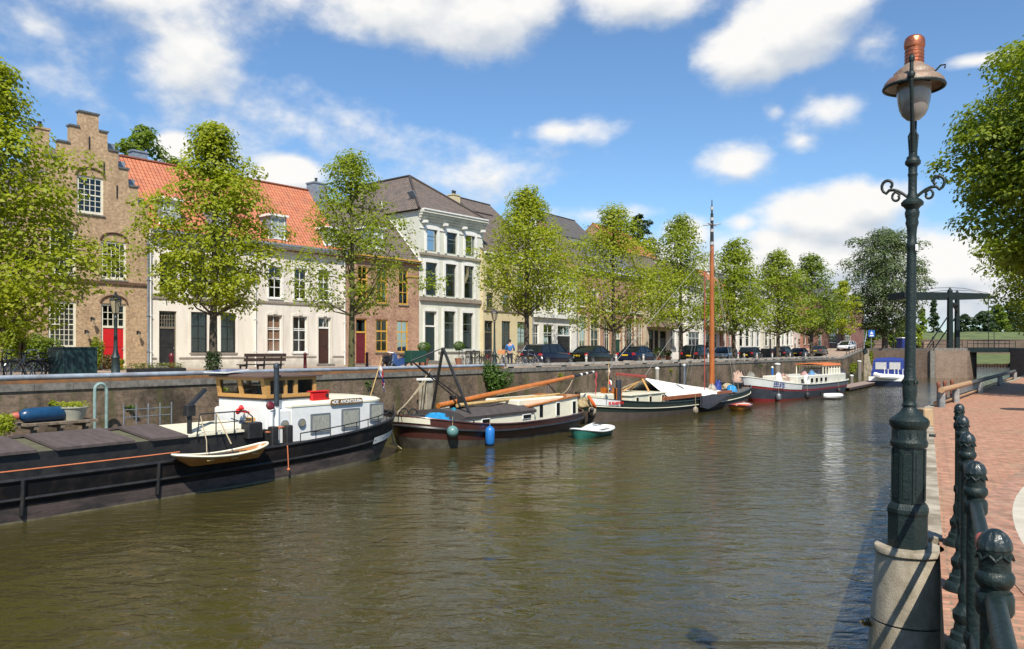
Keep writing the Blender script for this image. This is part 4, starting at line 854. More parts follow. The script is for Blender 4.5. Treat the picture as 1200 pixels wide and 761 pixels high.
# ivy round the trunk
s=sx(250,31.2); T=cthing('ivy','dark ivy wrapped round the base of the lime tree trunk','ivy',s,31.2,ZS)
rng=np.random.default_rng(5); n=900; a=rng.uniform(0,2*PI,n); z=rng.uniform(0,1,n)**.8*1.0; r=.30+.06*rng.normal(0,1,n)-.08*z
leafmesh('foliage',np.stack([r*np.cos(a),r*np.sin(a),z],1),np.stack([np.cos(a),np.sin(a),z*0],1),.10,dkl,T,rng)
def gt(name,label,x,Y,topy,rpx,cbpx,zb,leaf,seed,**k):
    X=(x-CX)/F*Y; H=(HY-topy)/F*Y+EYE-zb; return tree(name,label,(X,Y,zb),H,max(.4,(HY-cbpx)/F*Y+EYE-zb),rpx/F*Y,leaf,seed,**k)
gt('willow_tree','big grey green willow rising behind the end of the quay',1037,138,271,60,392,4.2,wil,30,nc=220,per=260,ls=.36,lobes=26,tr=.5,shape='round',cr=.24)
gt('chestnut_tree','dark green tree rising behind the stepped gable house',166,66,150,55,300,3,lf3,31,nc=70,per=150,ls=.36,tr=.3,shape='round')
gt('background_tree','dark tree top seen above the red orange roof in mid row',747,118,253,27,330,3,dkl,32,nc=50,per=90,ls=.5,tr=.4,shape='round')
GB='trees beyond the bridge'
gt('poplar_tree','slim dark poplar left of the drawbridge posts',1094,285,352,13,412,3,dkl,33,nc=45,per=70,ls=.9,tr=.5,shape='cone',group=GB)
gt('poplar_tree','paler poplar close beside the near lamp post',1081,275,360,12,412,3,lf3,34,nc=40,per=70,ls=.9,tr=.5,shape='cone',group=GB)
gt('background_tree','round dark tree just behind the drawbridge posts',1131,300,369,14,405,3,dkl,35,nc=45,per=80,ls=.9,tr=.5,shape='round',group=GB)
for i,(x,ty,r) in enumerate(((1152,366,16),(1168,358,17),(1186,355,20),(1206,350,22),(1230,350,24))):
    gt('background_tree',('dark tree right of the round one beyond the bridge','taller dark tree in the wood beyond the bridge','broad dark tree in the wood at the right beyond the bridge','dark tree beyond the bridge under the near tree branches','dark tree at the far right end of the wood')[i],x,310+i*6,ty,r,402,3,dkl if i%2==0 else lf3,36+i,nc=50,per=80,ls=1.0,tr=.5,shape='round',group=GB)
for i,(x,ty,r,lf) in enumerate(((1000,378,16,lf3),(1016,384,14,lf3),(1062,372,16,lf3),(1072,384,12,lf2),(1050,388,14,lf3),(985,388,12,dkl))):
    gt('background_tree',('leafy tree behind the white car','low leafy tree left of the willow trunk','leafy tree right of the willow trunk','pale green tree behind the lamp post','low tree directly behind the willow trunk','dark low tree behind the end of the brick building')[i],x,190+i*4,ty,r,408,3,lf,50+i,nc=40,per=90,ls=.6,tr=.3,shape='round',group='trees behind the willow')
nt_=tree('lime_tree','large leafy tree overhanging the near quay from the right',(21.8,27.2,ZN),13.4,2.9,7.3,nearl,60,nc=520,per=900,ls=.19,tr=.35,shape='round',cr=.19,lobes=34,half=lambda p:p[0]>1.0 or p[1]>4.5,limbn=60)
tree('lime_tree','second lime tree further along the near quay, behind the large one',(32.5,45,ZN),10.2,2.4,6.6,lf2,61,nc=170,per=420,ls=.2,tr=.3,shape='round',cr=.22,half=lambda p:p[0]>3)
# bushes
bush('bush','bushy green shrub growing over the coping on the quay wall',W(sx(577,WALLP-.2),WALLP-.35,1.0),1.1,.62,1.25,leafmat('shrub_leaves',(.09,.16,.02),(.04,.09,.015),.3),70,4200,.12)
l=L1.l(36); o=L1.o+L1.d*l+Vector((.769,-.639))*-.0
bush('bush','large dark shrub against the brick house behind the bicycles',(L1.o.x+L1.d.x*l+.9,L1.o.y+L1.d.y*l-.75,ZS),1.25,.8,1.2,lf3,71,4500,.12)
l=L1.l(8)
bush('bush','pale leafy climber on the wall at the far left edge',(L1.o.x+L1.d.x*l+.5,L1.o.y+L1.d.y*l-.5,ZS),.9,.7,1.7,lf2,72,3500,.13)
l=L1.l(110)
bush('climbing_plant','slim climbing plant on brick wall left of the red door',(L1.o.x+L1.d.x*l+.25,L1.o.y+L1.d.y*l-.2,ZS),.4,.28,.95,lf2,73,1300,.11,cat='climbing plant')
l=L1.l(127)
bush('bush','low green shrub at the foot of the street lamp by the red door',(L1.o.x+L1.d.x*l+.9,L1.o.y+L1.d.y*l-.8,ZS),.6,.4,.32,lf2,74,900,.1)
l=L1.l(116)
bush('bush','brownish dry shrub beside the dark green container',(L1.o.x+L1.d.x*l+1.0,L1.o.y+L1.d.y*l-.8,ZS),.5,.4,.42,leafmat('dry_leaves',(.14,.10,.03),(.08,.06,.02),.2),75,900,.1)
for i,(x,z,r,lab) in enumerate(((60,2.2,.18,'behind the big blue fender'),(150,1.9,.22,'above the low landing fence'),(262,2.4,.2,'left of the barge wheelhouse'),(430,2.3,.25,'between the barge stern flag and the concrete post'),(655,2.3,.22,'below the first parked sedan'),(712,1.9,.25,'left of the flag of the green barge'),(785,2.2,.25,'above the white tent'),(890,2.2,.3,'above the bow of the cream motor barge'),(935,1.9,.3,'left of the orange canopy'))):
    bush('weeds','small tuft of weeds growing from the quay wall '+lab,W(sx(x,WALLP),WALLP-.06,z),r*1.3,r*.5,r*.7,MATS['shrub_leaves'] if i%2 else lf2,200+i,220,.07,cat='plant')
bush('bush','green weeds on the quay beside the floating jetty',W(sx(1000,WALLP-.4),WALLP-.3,.6),1.6,.35,.9,lf2,76,1500,.2)
bush('ivy','ivy hanging on the wall beyond the stone buttress',(A_[0]+.6,A_[1]-1.2,1.0),.7,.6,1.5,lf2,77,1500,.2,cat='ivy')
# ================================================================ boats
class Hull:
    def __init__(s,L,B,zm,zl,zr,nl=4.,nr=4.,wl=.82,rl=.10,rr=.10,zk=-.5,pl=2.,pr=2.):
        s.L,s.B,s.zm,s.zl,s.zr,s.nl,s.nr,s.wl,s.rl,s.rr,s.zk,s.pl,s.pr=L,B,zm,zl,zr,nl,nr,wl,rl,rr,zk,pl,pr
    def z(s,t):
        q=2*t-1; return s.zm+((s.zl-s.zm)*abs(q)**s.pl if q<0 else (s.zr-s.zm)*q**s.pr)
    def b(s,t):
        q=2*t-1; n=s.nl if q<0 else s.nr; return s.B/2*max(0.,1-abs(q)**n)**.5
    def pt(s,t,v,side,off=0.,inz=0.):   # v: 1 at the sheer, 0 at the keel line
        q=2*t-1; zt=s.z(t); z=s.zk+(zt-s.zk)*v; k=max(0.,1-v)
        x=s.L*(t-.5); r=(s.rl if q<0 else s.rr)*s.L; x-=math.copysign(1,q)*r*abs(q)**3*k**1.3
        b=s.b(t)*(1-(1-s.wl)*k**1.4)+off; return (x+math.copysign(off,q)*abs(q)**6,side*b,z+inz)
    def ts(s,n=36,t0=0,t1=1): 
        f=lambda t:.5-.5*math.cos(PI*t)
        a0=math.acos(1-2*t0)/PI; a1=math.acos(1-2*t1)/PI
        return [f(a0+(a1-a0)*i/n) for i in range(n+1)]
    def band(s,name,m,P,v0,v1,t0=0,t1=1,off=0.,nv=1,n=36,sides=(-1,1),th=0.,mb=None):
        mb=mb or MB()
        for sd in sides:
            T_=s.ts(n,t0,t1); rows=[[s.pt(t,v0+(v1-v0)*j/nv,sd,off) for t in T_] for j in range(nv+1)]
            mb.loft(rows,False,closed=False)
        return mb.build(name,m,P,True,sharp=60) if name else mb
    def deck(s,name,m,P,dv=.9,inset=.03,t0=0,t1=1,drop=None):
        T_=s.ts(30,t0,t1); mb=MB(); A=[];Bs=[]
        for t in T_:
            x,y,z=s.pt(t,dv,1); y=max(.001,y-inset); 
            if drop is not None: z=s.z(t)-drop
            A.append((x,y,z)); Bs.append((x,-y,z))
        mb.loft([A,Bs],False,closed=False); return mb.build(name,m,P)
    def rail(s,name,m,P,v=1.,r=.04,t0=0,t1=1,off=0.,both=True,n=40):
        mb=MB()
        T_=s.ts(n,t0,t1); pl=[s.pt(t,v,-1,off) for t in T_]; pr=[s.pt(t,v,1,off) for t in T_]
        if both and t0==0 and t1==1: mb.tube(pl+pr[::-1][1:-1],r,6,closed=True)
        else:
            mb.tube(pl,r,6)
            if both: mb.tube(pr,r,6)
        return mb.build(name,m,P,True)
hullblack=mat('tarred_black_hull',(.008,.008,.009),(.035,.026,.022),1.6,.5,spec=.2,bump=.15,bscale=8,detail=8,lo=.45,hi=.75)
boot=mat('dirty_hull_waterline',(.11,.08,.07),(.03,.026,.026),1.4,.7,bump=.4,bscale=20,detail=8,stretch=(1,1,3))
deckgrey=mat('grey_deck_paint',(.12,.11,.10),(.08,.075,.07),3,.7)
hatchm=mat('dark_hatch_boards',(.10,.075,.07),(.065,.048,.045),2,.75,bump=.3,stretch=(3,1,1))
boatwhite=mat('boat_white',(.80,.80,.78),(.72,.72,.69),2,.35,coat=.3)
boatcream=mat('boat_cream',(.78,.74,.58),(.70,.66,.50),2,.4,coat=.2)
darkglass=mat('dark_cabin_glass',(.012,.015,.015),None,3,.08,spec=.45)
def rope_line(mb,a,b,sag=.2,r=.015,n=14):
    a,b=Vector(a),Vector(b); mb.tube([a.lerp(b,i/n)-Vector((0,0,sag*4*(i/n)*(1-i/n))) for i in range(n+1)],r,5)
def flag(P,loc,label=None,w=.9,h=.6,rz=0,tilt=0):
    pass
def dutch_flag(loc,label,pole,w,h,rz,pm=palewood):
    """pole: vector of the pole from loc; cloth hangs down from its tip"""
    T=thing('flag',label,'flag',loc,rz); mb=MB(); mb.tube([(0,0,0),pole],.022,6); mb.sphere(pole,.04,8,6); mb.build('flagpole',pm,T)
    px,py,pz=pole; n=10
    u=Vector(pole).normalized(); n=12
    for k,(m,nm) in enumerate(((red,'red_stripe'),(white,'white_stripe'),(royal,'blue_stripe'))):
        mb=MB(); rows=[]
        for j in range(4):
            q=(k+j/3)/3; base=Vector(pole)-u*(.04+q*w)
            rows.append([(base.x+(.10+.30*q)*math.sin(i/n*1.6)*(1 if px>=0 else -1)+.02*math.sin(i*.8+q*5), base.y+.07*math.sin(i*.7+q*8)*min(1,i/3), base.z-h*i/n*(1-.12*q)) for i in range(n+1)])
        mb.loft(rows,False,closed=False); mb.build(nm,m,T,True)
    return T
def fender(loc,label,m,r=.14,l=.5,ropez=.6,rz=0,round_=False):
    T=thing('fender',label,'fender',loc,rz); mb=MB()
    prof=[(.02,-l/2),(r*.7,-l/2+.05),(r,-l/2+.14),(r,l/2-.14),(r*.7,l/2-.05),(.03,l/2),(.03,l/2+.06)] if not round_ else [(r*math.sin(PI*i/10)+.004,-r*math.cos(PI*i/10)) for i in range(11)]
    mb.lathe(prof,16); mb.build('body',m,T,True); mb=MB(); mb.tube([(0,0,l/2),(0,.05,l/2+ropez)],.012,5); mb.build('rope',rope,T); return T
# ---------------------------------------------------------------- A: long black barge
sE=sx(462,21.5); LA=26.; cA=sE-LA/2+.35; pA=22.45
T=cthing('barge','long black cargo barge with white deckhouse and varnished wooden wheelhouse','barge',cA,pA,0)
H=Hull(LA,5.1,1.0,1.6,1.62,8.,5.5,.93,.03,.055,-.6,3,3)
H.band('hull',hullblack,T,.60,1.,nv=5,n=50); H.band('boot_top',boot,T,.405,.60,nv=2,n=50); H.band('waterline_scum',mat('waterline_scum',(.20,.17,.10),(.10,.09,.06),3,.8),T,0,.405,nv=1,n=50)
H.rail('gunwale',blackm,T,1.,.05); H.rail('rubbing_strake',blackm,T,.72,.045,off=.02)
mb=MB()
for t in (.30,.44,.57): mb.tube([H.pt(t,v,-1,.03) for v in (1,.8,.6,.48)],.055,6)
mb.build('fender_post',blackm,T)
H.deck('deck',deckgrey,T,drop=.22)
H.band('white_stripe',boatwhite,T,.66,.78,.90,.9995,.06,n=16)
xl=lambda x,p:sx(x,p)-cA          # pixel column -> local x at cross position p
yl=lambda p:p-pA
# hatch coaming and pitched boards
hx0,hx1=-LA/2+3,xl(217,20.9)
mb=MB(); mb.box(hx0,hx1+2.9,yl(20.85),yl(24.1),.8,1.5); mb.build('hatch_coaming',blackm,T)
x=hx0; i=0
for k,(a,b) in enumerate(((hx0,xl(-30,20.9)),(xl(-30,20.9),xl(40,20.9)),(xl(63,20.9),xl(155,20.9)),(xl(175,20.9),hx1))):
    if b-a<.3: continue
    mb=MB(); mb.loft([[(q,yl(20.75),1.50),(q,yl(22.5),1.74),(q,yl(24.2),1.50),(q,yl(24.2),1.57),(q,yl(22.5),1.81),(q,yl(20.75),1.57)] for q in (a,b)]); mb.build('hatch_board',hatchm,T)
mb=MB(); mb.loft([[(q,yl(20.9),1.5),(q,yl(22.5),1.70),(q,yl(24.05),1.5)] for q in (hx0,hx1)]); mb.build('hatch_cover',mat('old_green_deck',(.11,.11,.06),(.07,.06,.04),3,.8),T)
mb=MB(); mb.loft([[(q,yl(20.8),1.5),(q,yl(22.5),1.68),(q,yl(24.2),1.5),(q,yl(24.2),1.56),(q,yl(22.5),1.75),(q,yl(20.8),1.56)] for q in (hx1+.02,xl(300,20.9))]); mb.build('cream_hatch',boatcream,T)
# guard rail above the cream hatch
mb=MB(); a,b=xl(232,20.7),xl(297,20.7); zr=2.15
mb.tube([(a,yl(20.75),1.5),(a+.1,yl(20.75),zr),(b-.25,yl(20.75),zr),(b,yl(20.75),zr-.2),(b,yl(20.75),1.4)],.022,6)
for q in (.33,.66): mb.tube([(a+(b-a)*q,yl(20.75),1.5),(a+(b-a)*q,yl(20.75),zr)],.018,5)
mb.tube([(a+.05,yl(20.75),1.85),(b,yl(20.75),1.85)],.014,5); mb.tube([(a+(b-a)*.6,yl(20.75),zr-.2),(b+.2,yl(20.75),1.6)],.016,5); mb.build('guard_rail',blackm,T,True)
# davit
mb=MB(); d=xl(222,21.0); mb.tube([(d,yl(21.0),1.3),(d,yl(21.0),2.35)],.07,8); mb.tube([(d-.08,yl(21),2.3),(d+1.05,yl(21.8),2.78)],.085,6); mb.bbox(d-.14,d+.14,yl(21)-.12,yl(21)+.12,2.1,2.42,.02); mb.build('davit',blackm,T,True)
# deckhouse aft
x0,x1=xl(343,20.9),LA/2-1.0
def roundbox(mb,x0,x1,y0,y1,z0,z1,r,zc=0,side='r'):
    P=[(x0,y0)]; n=6
    for i in range(n+1): a=-PI/2+PI/2*i/n; P.append((x1-r+r*math.cos(a),y0+r+r*math.sin(a)))
    for i in range(n+1): a=PI/2*i/n; P.append((x1-r+r*math.cos(a),y1-r+r*math.sin(a)))
    P.append((x0,y1)); mb.loft([[(x,y,z0) for x,y in P],[(x,y,z1) for x,y in P]]); return P
yA0,yA1=yl(20.95),yl(24.2)
mb=MB(); P_=roundbox(mb,x0,x1,yA0,yA1,1.0,2.12,1.25); mb.build('deckhouse',boatwhite,T,True)
mb=MB(); rings=[]
for k,(sc,z) in enumerate(((1.0,2.12),(1.012,2.13),(1.012,2.19),(.96,2.26),(.6,2.36),(.05,2.39))):
    cx,cy=(x0+x1)/2,(yA0+yA1)/2; rings.append([(cx+(x-cx)*sc,cy+(y-cy)*sc,z+.0) for x,y in P_])
mb.loft(rings); mb.build('deckhouse_roof',boatcream,T,True)
dcol=mat('window_rim_grey',(.16,.18,.20),None,4,.4)
def boatwin(P,x0,x1,z0,z1,y,rim=dcol,cur=None,glass=darkglass,b=.07,name='window',M=None):
    mb=MB(); mb.bbox(x0-b,x1+b,y-.045,y-.001,z0-b,z1+b,.012,M); w=mb.build(name,rim,P)
    mb=MB(); mb.box(x0,x1,y-.056,y-.046,z0,z1,M); mb.build('pane',cur or glass,w); return w
curt=mat('curtained_pane',(.42,.42,.36),(.22,.23,.20),12,.25,stretch=(4,1,.5),coat=.6)
zw=lambda x,y,p=20.9:zz(x,y,p)
for (a,b,c,d_) in ((366.5,386,487,505),(402.5,420.5,481,500),(435.5,448.5,475,491)):
    boatwin(T,xl(a,20.9),xl(b,20.9),zw((a+b)/2,d_),zw((a+b)/2,c),yA0,cur=curt)
# engine casing, portholes
mb=MB(); c0=xl(322,20.9); mb.bbox(c0,x0-.004,yA0+.02,yA1-.1,1.0,2.08,.05); mb.build('engine_casing',boatwhite,T)
for (a,z) in ((333.5,None),(353,None)):
    xx=xl(a,20.95); mb=MB(); zz_=zw(a,498 if a<340 else 496); M=Matrix.Translation((xx,yA0-.03+(.02 if a<340 else 0),zz_))@Matrix.Rotation(R(90),4,'X'); mb.lathe([(.15,-.03),(.15,.03),(.11,.04)],20,M=M); w=mb.build('porthole',dcol,T,True); mb=MB(); mb.lathe([(.105,.03),(.105,.045)],20,M=M); mb.build('pane',mat('porthole_glass',(.3,.28,.2),None,3,.2),w)
# wheelhouse
wx0,wx1=xl(313,21.2),xl(371,21.2); wy0,wy1=yl(21.25),yl(23.75); zs,zt=2.40,3.02
mb=MB(); mb.bbox(wx0,wx1,wy0,wy1,1.0,zs,.03); mb.build('wheelhouse_base',boatwhite,T)
mb=MB(); mb.box(wx0-.04,wx1+.04,wy0-.04,wy1+.04,zs,zs+.05); mb.build('wheelhouse_trim',darkwood,T)
mb=MB(); z0_=zs+.05
mb.box(wx0-.02,wx1+.02,wy0-.02,wy0+.06,z0_,z0_+.12); mb.box(wx0-.02,wx1+.02,wy1-.06,wy1+.02,z0_,z0_+.12); mb.box(wx0-.02,wx0+.06,wy0+.06,wy1-.06,z0_,z0_+.12); mb.box(wx1-.06,wx1+.02,wy0+.06,wy1-.06,z0_,z0_+.12)
zt_=zt+.10
for y in (wy0-.02,wy1-.06):
    mb.box(wx0-.10,wx1+.02,y,y+.08,zt,zt_)
    for q,w_ in ((0,.16),(.36,.10),(.55,.14),(.95,.12)):
        x=wx0+(wx1-wx0)*q; mb.loft([[(x-(0 if q else .02),y,z0_+.12),(x+w_,y,z0_+.12),(x+w_,y+.08,z0_+.12),(x-(0 if q else .02),y+.08,z0_+.12)],[(x-(0 if q else .10),y,zt),(x+w_-(0 if q else .02),y,zt),(x+w_-(0 if q else .02),y+.08,zt),(x-(0 if q else .10),y+.08,zt)]])
for x,dx in ((wx0-.02,-.08),(wx1-.06,0)):
    mb.box(x+dx,x+dx+.08,wy0+.06,wy1-.06,zt,zt_)
    for q,w_ in ((0.025,.10),(.46,.20),(.935,.12)):
        y=wy0+(wy1-wy0)*q; mb.loft([[(x,y,z0_+.12),(x+.08,y,z0_+.12),(x+.08,y+w_,z0_+.12),(x,y+w_,z0_+.12)],[(x+dx,y,zt),(x+dx+.08,y,zt),(x+dx+.08,y+w_,zt),(x+dx,y+w_,zt)]])
WH=mb.build('wheelhouse',wood,T)
mb=MB(); mb.add([(wx0+.02,wy0+.06,z0_+.12),(wx0+.02,wy1-.06,z0_+.12),(wx0-.05,wy1-.06,zt),(wx0-.05,wy0+.06,zt)],[(0,1,2,3)]); mb.add([(wx0+.05,wy0+.02,z0_+.12),(wx1-.05,wy0+.02,z0_+.12),(wx1-.05,wy0+.02,zt),(wx0-.03,wy0+.02,zt)],[(0,1,2,3)]); mb.build('pane',GL,WH)
mb=MB(); mb.bbox(wx0+.3,wx0+.6,wy0+.9,wy1-.6,zs+.05,zs+.42,.03); M=Matrix.Translation((wx0+.75,(wy0+wy1)/2+.2,zs+.35))@Matrix.Rotation(R(75),4,'Y'); mb.tube([M@Vector((.33*math.cos(a),.33*math.sin(a),0)) for a in [i*PI/9 for i in range(18)]],.025,6,closed=True); mb.build('steering_wheel',darkwood,WH,True)
mb=MB(); cx,cy=(wx0+wx1)/2-.04,(wy0+wy1)/2; ax,ay=(wx1-wx0)/2+.22,(wy1-wy0)/2+.16
mb.loft([[(cx+sx_*ax*k,cy+sy_*ay*k,z) for sx_,sy_ in ((-1,-1),(1,-1),(1,1),(-1,1))] for k,z in ((1,zt_+.003),(1,zt_+.05),(.97,zt_+.07),(.5,zt_+.12),(.02,zt_+.14))]); mb.build('wheelhouse_roof',mat('brown_roof_felt',(.12,.075,.06),(.09,.055,.045),3,.7),T)
mb=MB(); mb.box(-.45,.45,-.62,.62,0,.035,M=Matrix.Translation((wx0+.1,wy1-.3,zt_+.17))@Matrix.Rotation(R(-6),4,'Y')); sp=mb.build('solar_panel',white,T); mb=MB(); mb.box(-.40,.40,-.57,.57,.036,.042,M=Matrix.Translation((wx0+.1,wy1-.3,zt_+.17))@Matrix.Rotation(R(-6),4,'Y')); mb.build('solar_cells',mat('solar_blue',(.05,.10,.28),(.12,.2,.4),9,.15),sp)
ex=xl(324,21.0); mb=MB(); mb.tube([(ex,yl(21.0),2.2),(ex,yl(21.0),3.42)],.085,12); mb.lathe([(.1,0),(.1,.1),(.07,.16),(.02,.18)],12,(ex,yl(21.0),3.42)); mb.build('exhaust_pipe',mat('blue_grey_pipe',(.045,.06,.075),(.03,.035,.04),6,.5,.3),T,True)
mb=MB(); mb.tube([(ex,yl(21.0),1.0),(ex,yl(21.0),2.16)],.10,12); mb.tube([(xl(316,21),yl(20.95),1.0),(xl(316,21),yl(20.95),2.05)],.09,12); mb.build('pipe_casing',boatwhite,T,True)
mb=MB(); mb.lathe([(.13,-.08),(.14,.02),(.08,.06)],16,M=Matrix.Translation((xl(314.5,21),yl(20.88),zw(314.5,475.5)))@Matrix.Rotation(R(70),4,'X')); mb.build('side_lamp',darkred,T,True)
hy=yl(22.2); mb=MB(); hz=2.0; hxx=wx0-.22
mb.tube([(hxx,hy,hz),(hxx,hy-.38,hz-.02)],[.02,.03],6); mb.lathe([(.02,0),(.04,.1),(.10,.2)],12,M=Matrix.Translation((hxx,hy,hz))@Matrix.Rotation(R(-90),4,'X')); mb.lathe([(.02,0),(.05,.07),(.1,.14)],12,M=Matrix.Translation((hxx,hy-.1,hz+.12))@Matrix.Rotation(R(-90),4,'X')); mb.tube([(hxx,hy-.1,hz),(hxx+.2,hy-.1,hz)],.015,5); mb.tube([(hxx,hy-.1,hz),(hxx,hy-.1,hz+.13)],.015,5); mb.build('horn',red,T,True)
mb=MB(); mb.bbox(-.22,.22,-.03,.03,-.09,.09,.01,Matrix.Translation((wx0-.035,yl(22.0),1.72))@Matrix.Rotation(R(90),4,'Z')); mb.build('oval_plate',wood,T)
# rails by the deckhouse
mb=MB(); a,b=xl(348,20.2),LA/2-.35; q=MB(); n=9; pts=[]
for i in range(n+1):
    t=(a+(b-a)*i/n)/LA+.5; p=H.pt(t,1.,-1,-.10); pts.append((p[0],p[1],p[2]+.28)); q.tube([p,(p[0],p[1],p[2]+.28)],.016,5)
q.tube(pts,.02,6); q.build('side_rail',blackm,T,True)
mb=MB()
for xx in (322,339): mb.bbox(xl(xx,20.4)-.13,xl(xx,20.4)+.13,yl(20.35),yl(20.6),1.0,1.62,.03)
mb.bbox(xl(300,20.5)-.2,xl(300,20.5)+.35,yl(20.6),yl(21.0),1.3,1.78,.04); mb.build('bollard',blackm,T)
mb=MB(); mb.tube([H.pt(t,1.12,-1,-.25) for t in H.ts(16,.06,.60)],.022,6); mb.build('long_rope',orrope,T)
mb=MB()
for k in range(4): mb.tube([(xl(318,20.5)+.12*k+.16*math.cos(a),yl(20.55)+.1*math.sin(a),1.45+.04*k) for a in [i*PI/5 for i in range(10)]],.02,5,closed=True)
p=H.pt(xl(336,19.9)/LA+.5,1.,-1,.05); mb.tube([p,(p[0],p[1]-.03,p[2]-.35),(p[0]+.02,p[1]-.03,p[2]-.7)],.02,5); mb.sphere((p[0]+.02,p[1]-.03,p[2]-.75),.05); mb.build('rope_coil',orrope,T,True)
# name board on the roof edge
nb0,nb1=xl(385,21.0),xl(422,21.0); mb=MB(); zc=zw(403,470.5,21.0); k=(zw(420,468,21.0)-zw(387,473,21.0))/(nb1-nb0); nm_=(nb0+nb1)/2; hl=(nb1-nb0)/2
poly_=[(-hl,-.05),(-hl+.06,-.10),(hl-.06,-.10),(hl,-.05),(hl,.05),(hl-.06,.10),(-hl+.06,.10),(-hl,.05)]
yb0=yA0-.075; mb.prism([(nm_+a,zc+b) for a,b in poly_],yb0,yb0+.03); NB=mb.build('name_board',mat('name_board_brown',(.20,.10,.03),None,5,.4),T)
textmesh('DE  AVONTUUR',.17,.004,boatwhite,NB,(nm_,yb0-.004,zc),(R(90),0,0),bold=.004)
mb=MB(); 
for s_ in (-1,1): mb.prism([(nm_+s_*(hl-.09),zc-.05),(nm_+s_*(hl-.03),zc),(nm_+s_*(hl-.09),zc+.05),(nm_+s_*(hl-.17),zc)],yb0-.008,yb0-.001)
mb.build('name_board_diamond',boatwhite,NB)
mb=MB(); mb.tube([(wx1+.12,yl(21.6),2.2),(wx1+.12,yl(21.6),3.1)],.035,8); mb.build('white_pole',boatwhite,T,True)
# things on and around the barge
def on(T_name,label,cat,lx,p,z,rz=0,group=None): return cthing(T_name,label,cat,cA+lx,p,z,rz,group)
q=on('gear_box','red plastic box standing on the white deckhouse roof','box',xl(375,21.2),21.35,2.25,R(2)); mb=MB(); mb.bbox(-.42,.42,-.2,.2,0,.32,.05); mb.build('box_body',red,q); mb=MB(); mb.bbox(-.43,.43,-.21,.21,.325,.37,.02); mb.build('lid',red,q); mb=MB(); mb.lathe([(.07,0),(.07,.02)],12,M=Matrix.Translation((.27,-.203,.2))@Matrix.Rotation(R(90),4,'X')); mb.build('filler_cap',blackm,q)
# small dinghy hung alongside
s0,s1d=sx(200,19.7),sx(310,19.7); Ld=s1d-s0
q=cthing('dinghy','small varnished rowing dinghy hung along the black barge side','dinghy',(s0+s1d)/2,19.6,.86); h=Hull(Ld,.80,.22,.36,.40,2.2,2.6,.45,.16,.10,.0,2,2)
h.band('hull',mat('dinghy_wood',(.42,.17,.045),(.32,.12,.03),5,.35,coat=.4),q,0,1,nv=4,n=24); h.deck('inside',boatcream,q,dv=.62,inset=.02); h.rail('gunwale',boatcream,q,1.,.035)
mb=MB(); 
for t in (.3,.55,.78): y=h.b(t)*.9; x=Ld*(t-.5); mb.box(x-.1,x+.1,-y,y,h.z(t)-.12,h.z(t)-.09)
mb.build('thwart',palewood,q)
mb=MB(); mb.tube([(xl(256,20.4)-(s0+s1d)/2+cA,.2,.45),(xl(256,20.4)-(s0+s1d)/2+cA,.9,1.3)],.02,5); mb.tube([(-.5,.0,.3),(-.3,.3,.6),(-.15,.8,1.25)],.015,5); mb.build('hoist_rope',rope,q)
dutch_flag(W(sx(432,23.4),23.4,1.9),'dutch flag on a slanting pole at the stern of the black barge',(.75,.0,1.75),.55,.95,ROT)
# jetty shelf behind the barge at the left
jz=1.9; s0,s1j=sx(28,24.6),sx(113,24.6)
q=cthing('jetty_shelf','weathered plank shelf on the quay behind the black barge','shelf',(s0+s1j)/2,24.9,jz); hl=(s1j-s0)/2
mb=MB(); 
for k in range(4): mb.bbox(-hl,hl,-.42+.21*k,-.23+.21*k,-.08,0,.01)
mb.build('plank',oldwood,q); mb=MB()
for xx in (-hl+.3,0,hl-.3): mb.box(xx-.06,xx+.06,-.4,.42,-.2,-.085); mb.box(xx-.06,xx+.06,-.3,-.15,-2.4,-.2)
mb.build('support',oldwood,q)
q=cthing('fender','big dark blue cylinder fender with red nose lying on the plank shelf','fender',sx(51,24.8),24.8,jz+.22,R(3)); mb=MB(); prof=[(.03,-.72),(.12,-.66),(.2,-.55),(.22,-.4),(.22,.4),(.2,.55),(.13,.64),(.03,.68)]; M=Matrix.Rotation(R(90),4,'Y'); mb.lathe(prof,18,M=M); mb.build('body',mat('navy_fender',(.012,.06,.14),None,4,.3),q,True); mb=MB(); mb.lathe([(.02,-.98),(.09,-.9),(.12,-.74),(.05,-.70)],14,M=M); mb.build('nose',mat('faded_red',(.5,.12,.08),None,4,.5),q,True)
q=cthing('planter_tub','cream zinc tub planted with bright green leaves on the plank shelf','planter',sx(86,24.8),24.85,jz); mb=MB(); mb.lathe([(.30,0),(.42,.36),(.45,.37),(.45,.40),(.40,.40),(.38,.34),(.01,.33)],20); mb.build('tub',mat('zinc_cream',(.42,.40,.30),(.32,.31,.25),4,.5),q,True)
rng=np.random.default_rng(8); n=260; c_=np.stack([rng.uniform(-.38,.38,n),rng.uniform(-.3,.3,n),.38+rng.uniform(0,.16,n)],1); leafmesh('plant',c_,np.tile([0,0,1.],(n,1)),.09,MATS['lime_leaves_yellow'],q,rng)
bush('potted_plant','bright green potted plant at the left edge beside the barge hatch',W(sx(3,23.9),23.9,1.62),.42,.35,.38,MATS['lime_leaves_yellow'],77,700,.09,cat='plant')
q=cthing('hook_pipe','pale green pipe bent over like a hook against the quay wall','pipe',sx(111,25.6),25.6,0); mb=MB(); hw=.19; zt2=zz(115,450,25.6)-hw; mb.tube([(0,0,1.3),(0,0,zt2)]+[(hw-hw*math.cos(a),0,zt2+hw*math.sin(a)) for a in [PI*i/8 for i in range(1,9)]]+[(2*hw,0,1.2)],.05,8); mb.build('bent_pipe',mat('verdigris',(.25,.36,.34),(.16,.22,.2),5,.5),q,True); mb=MB(); mb.box(-.1,.5,.02,.66,1.3,1.38); mb.build('wall_bracket',greym,q)
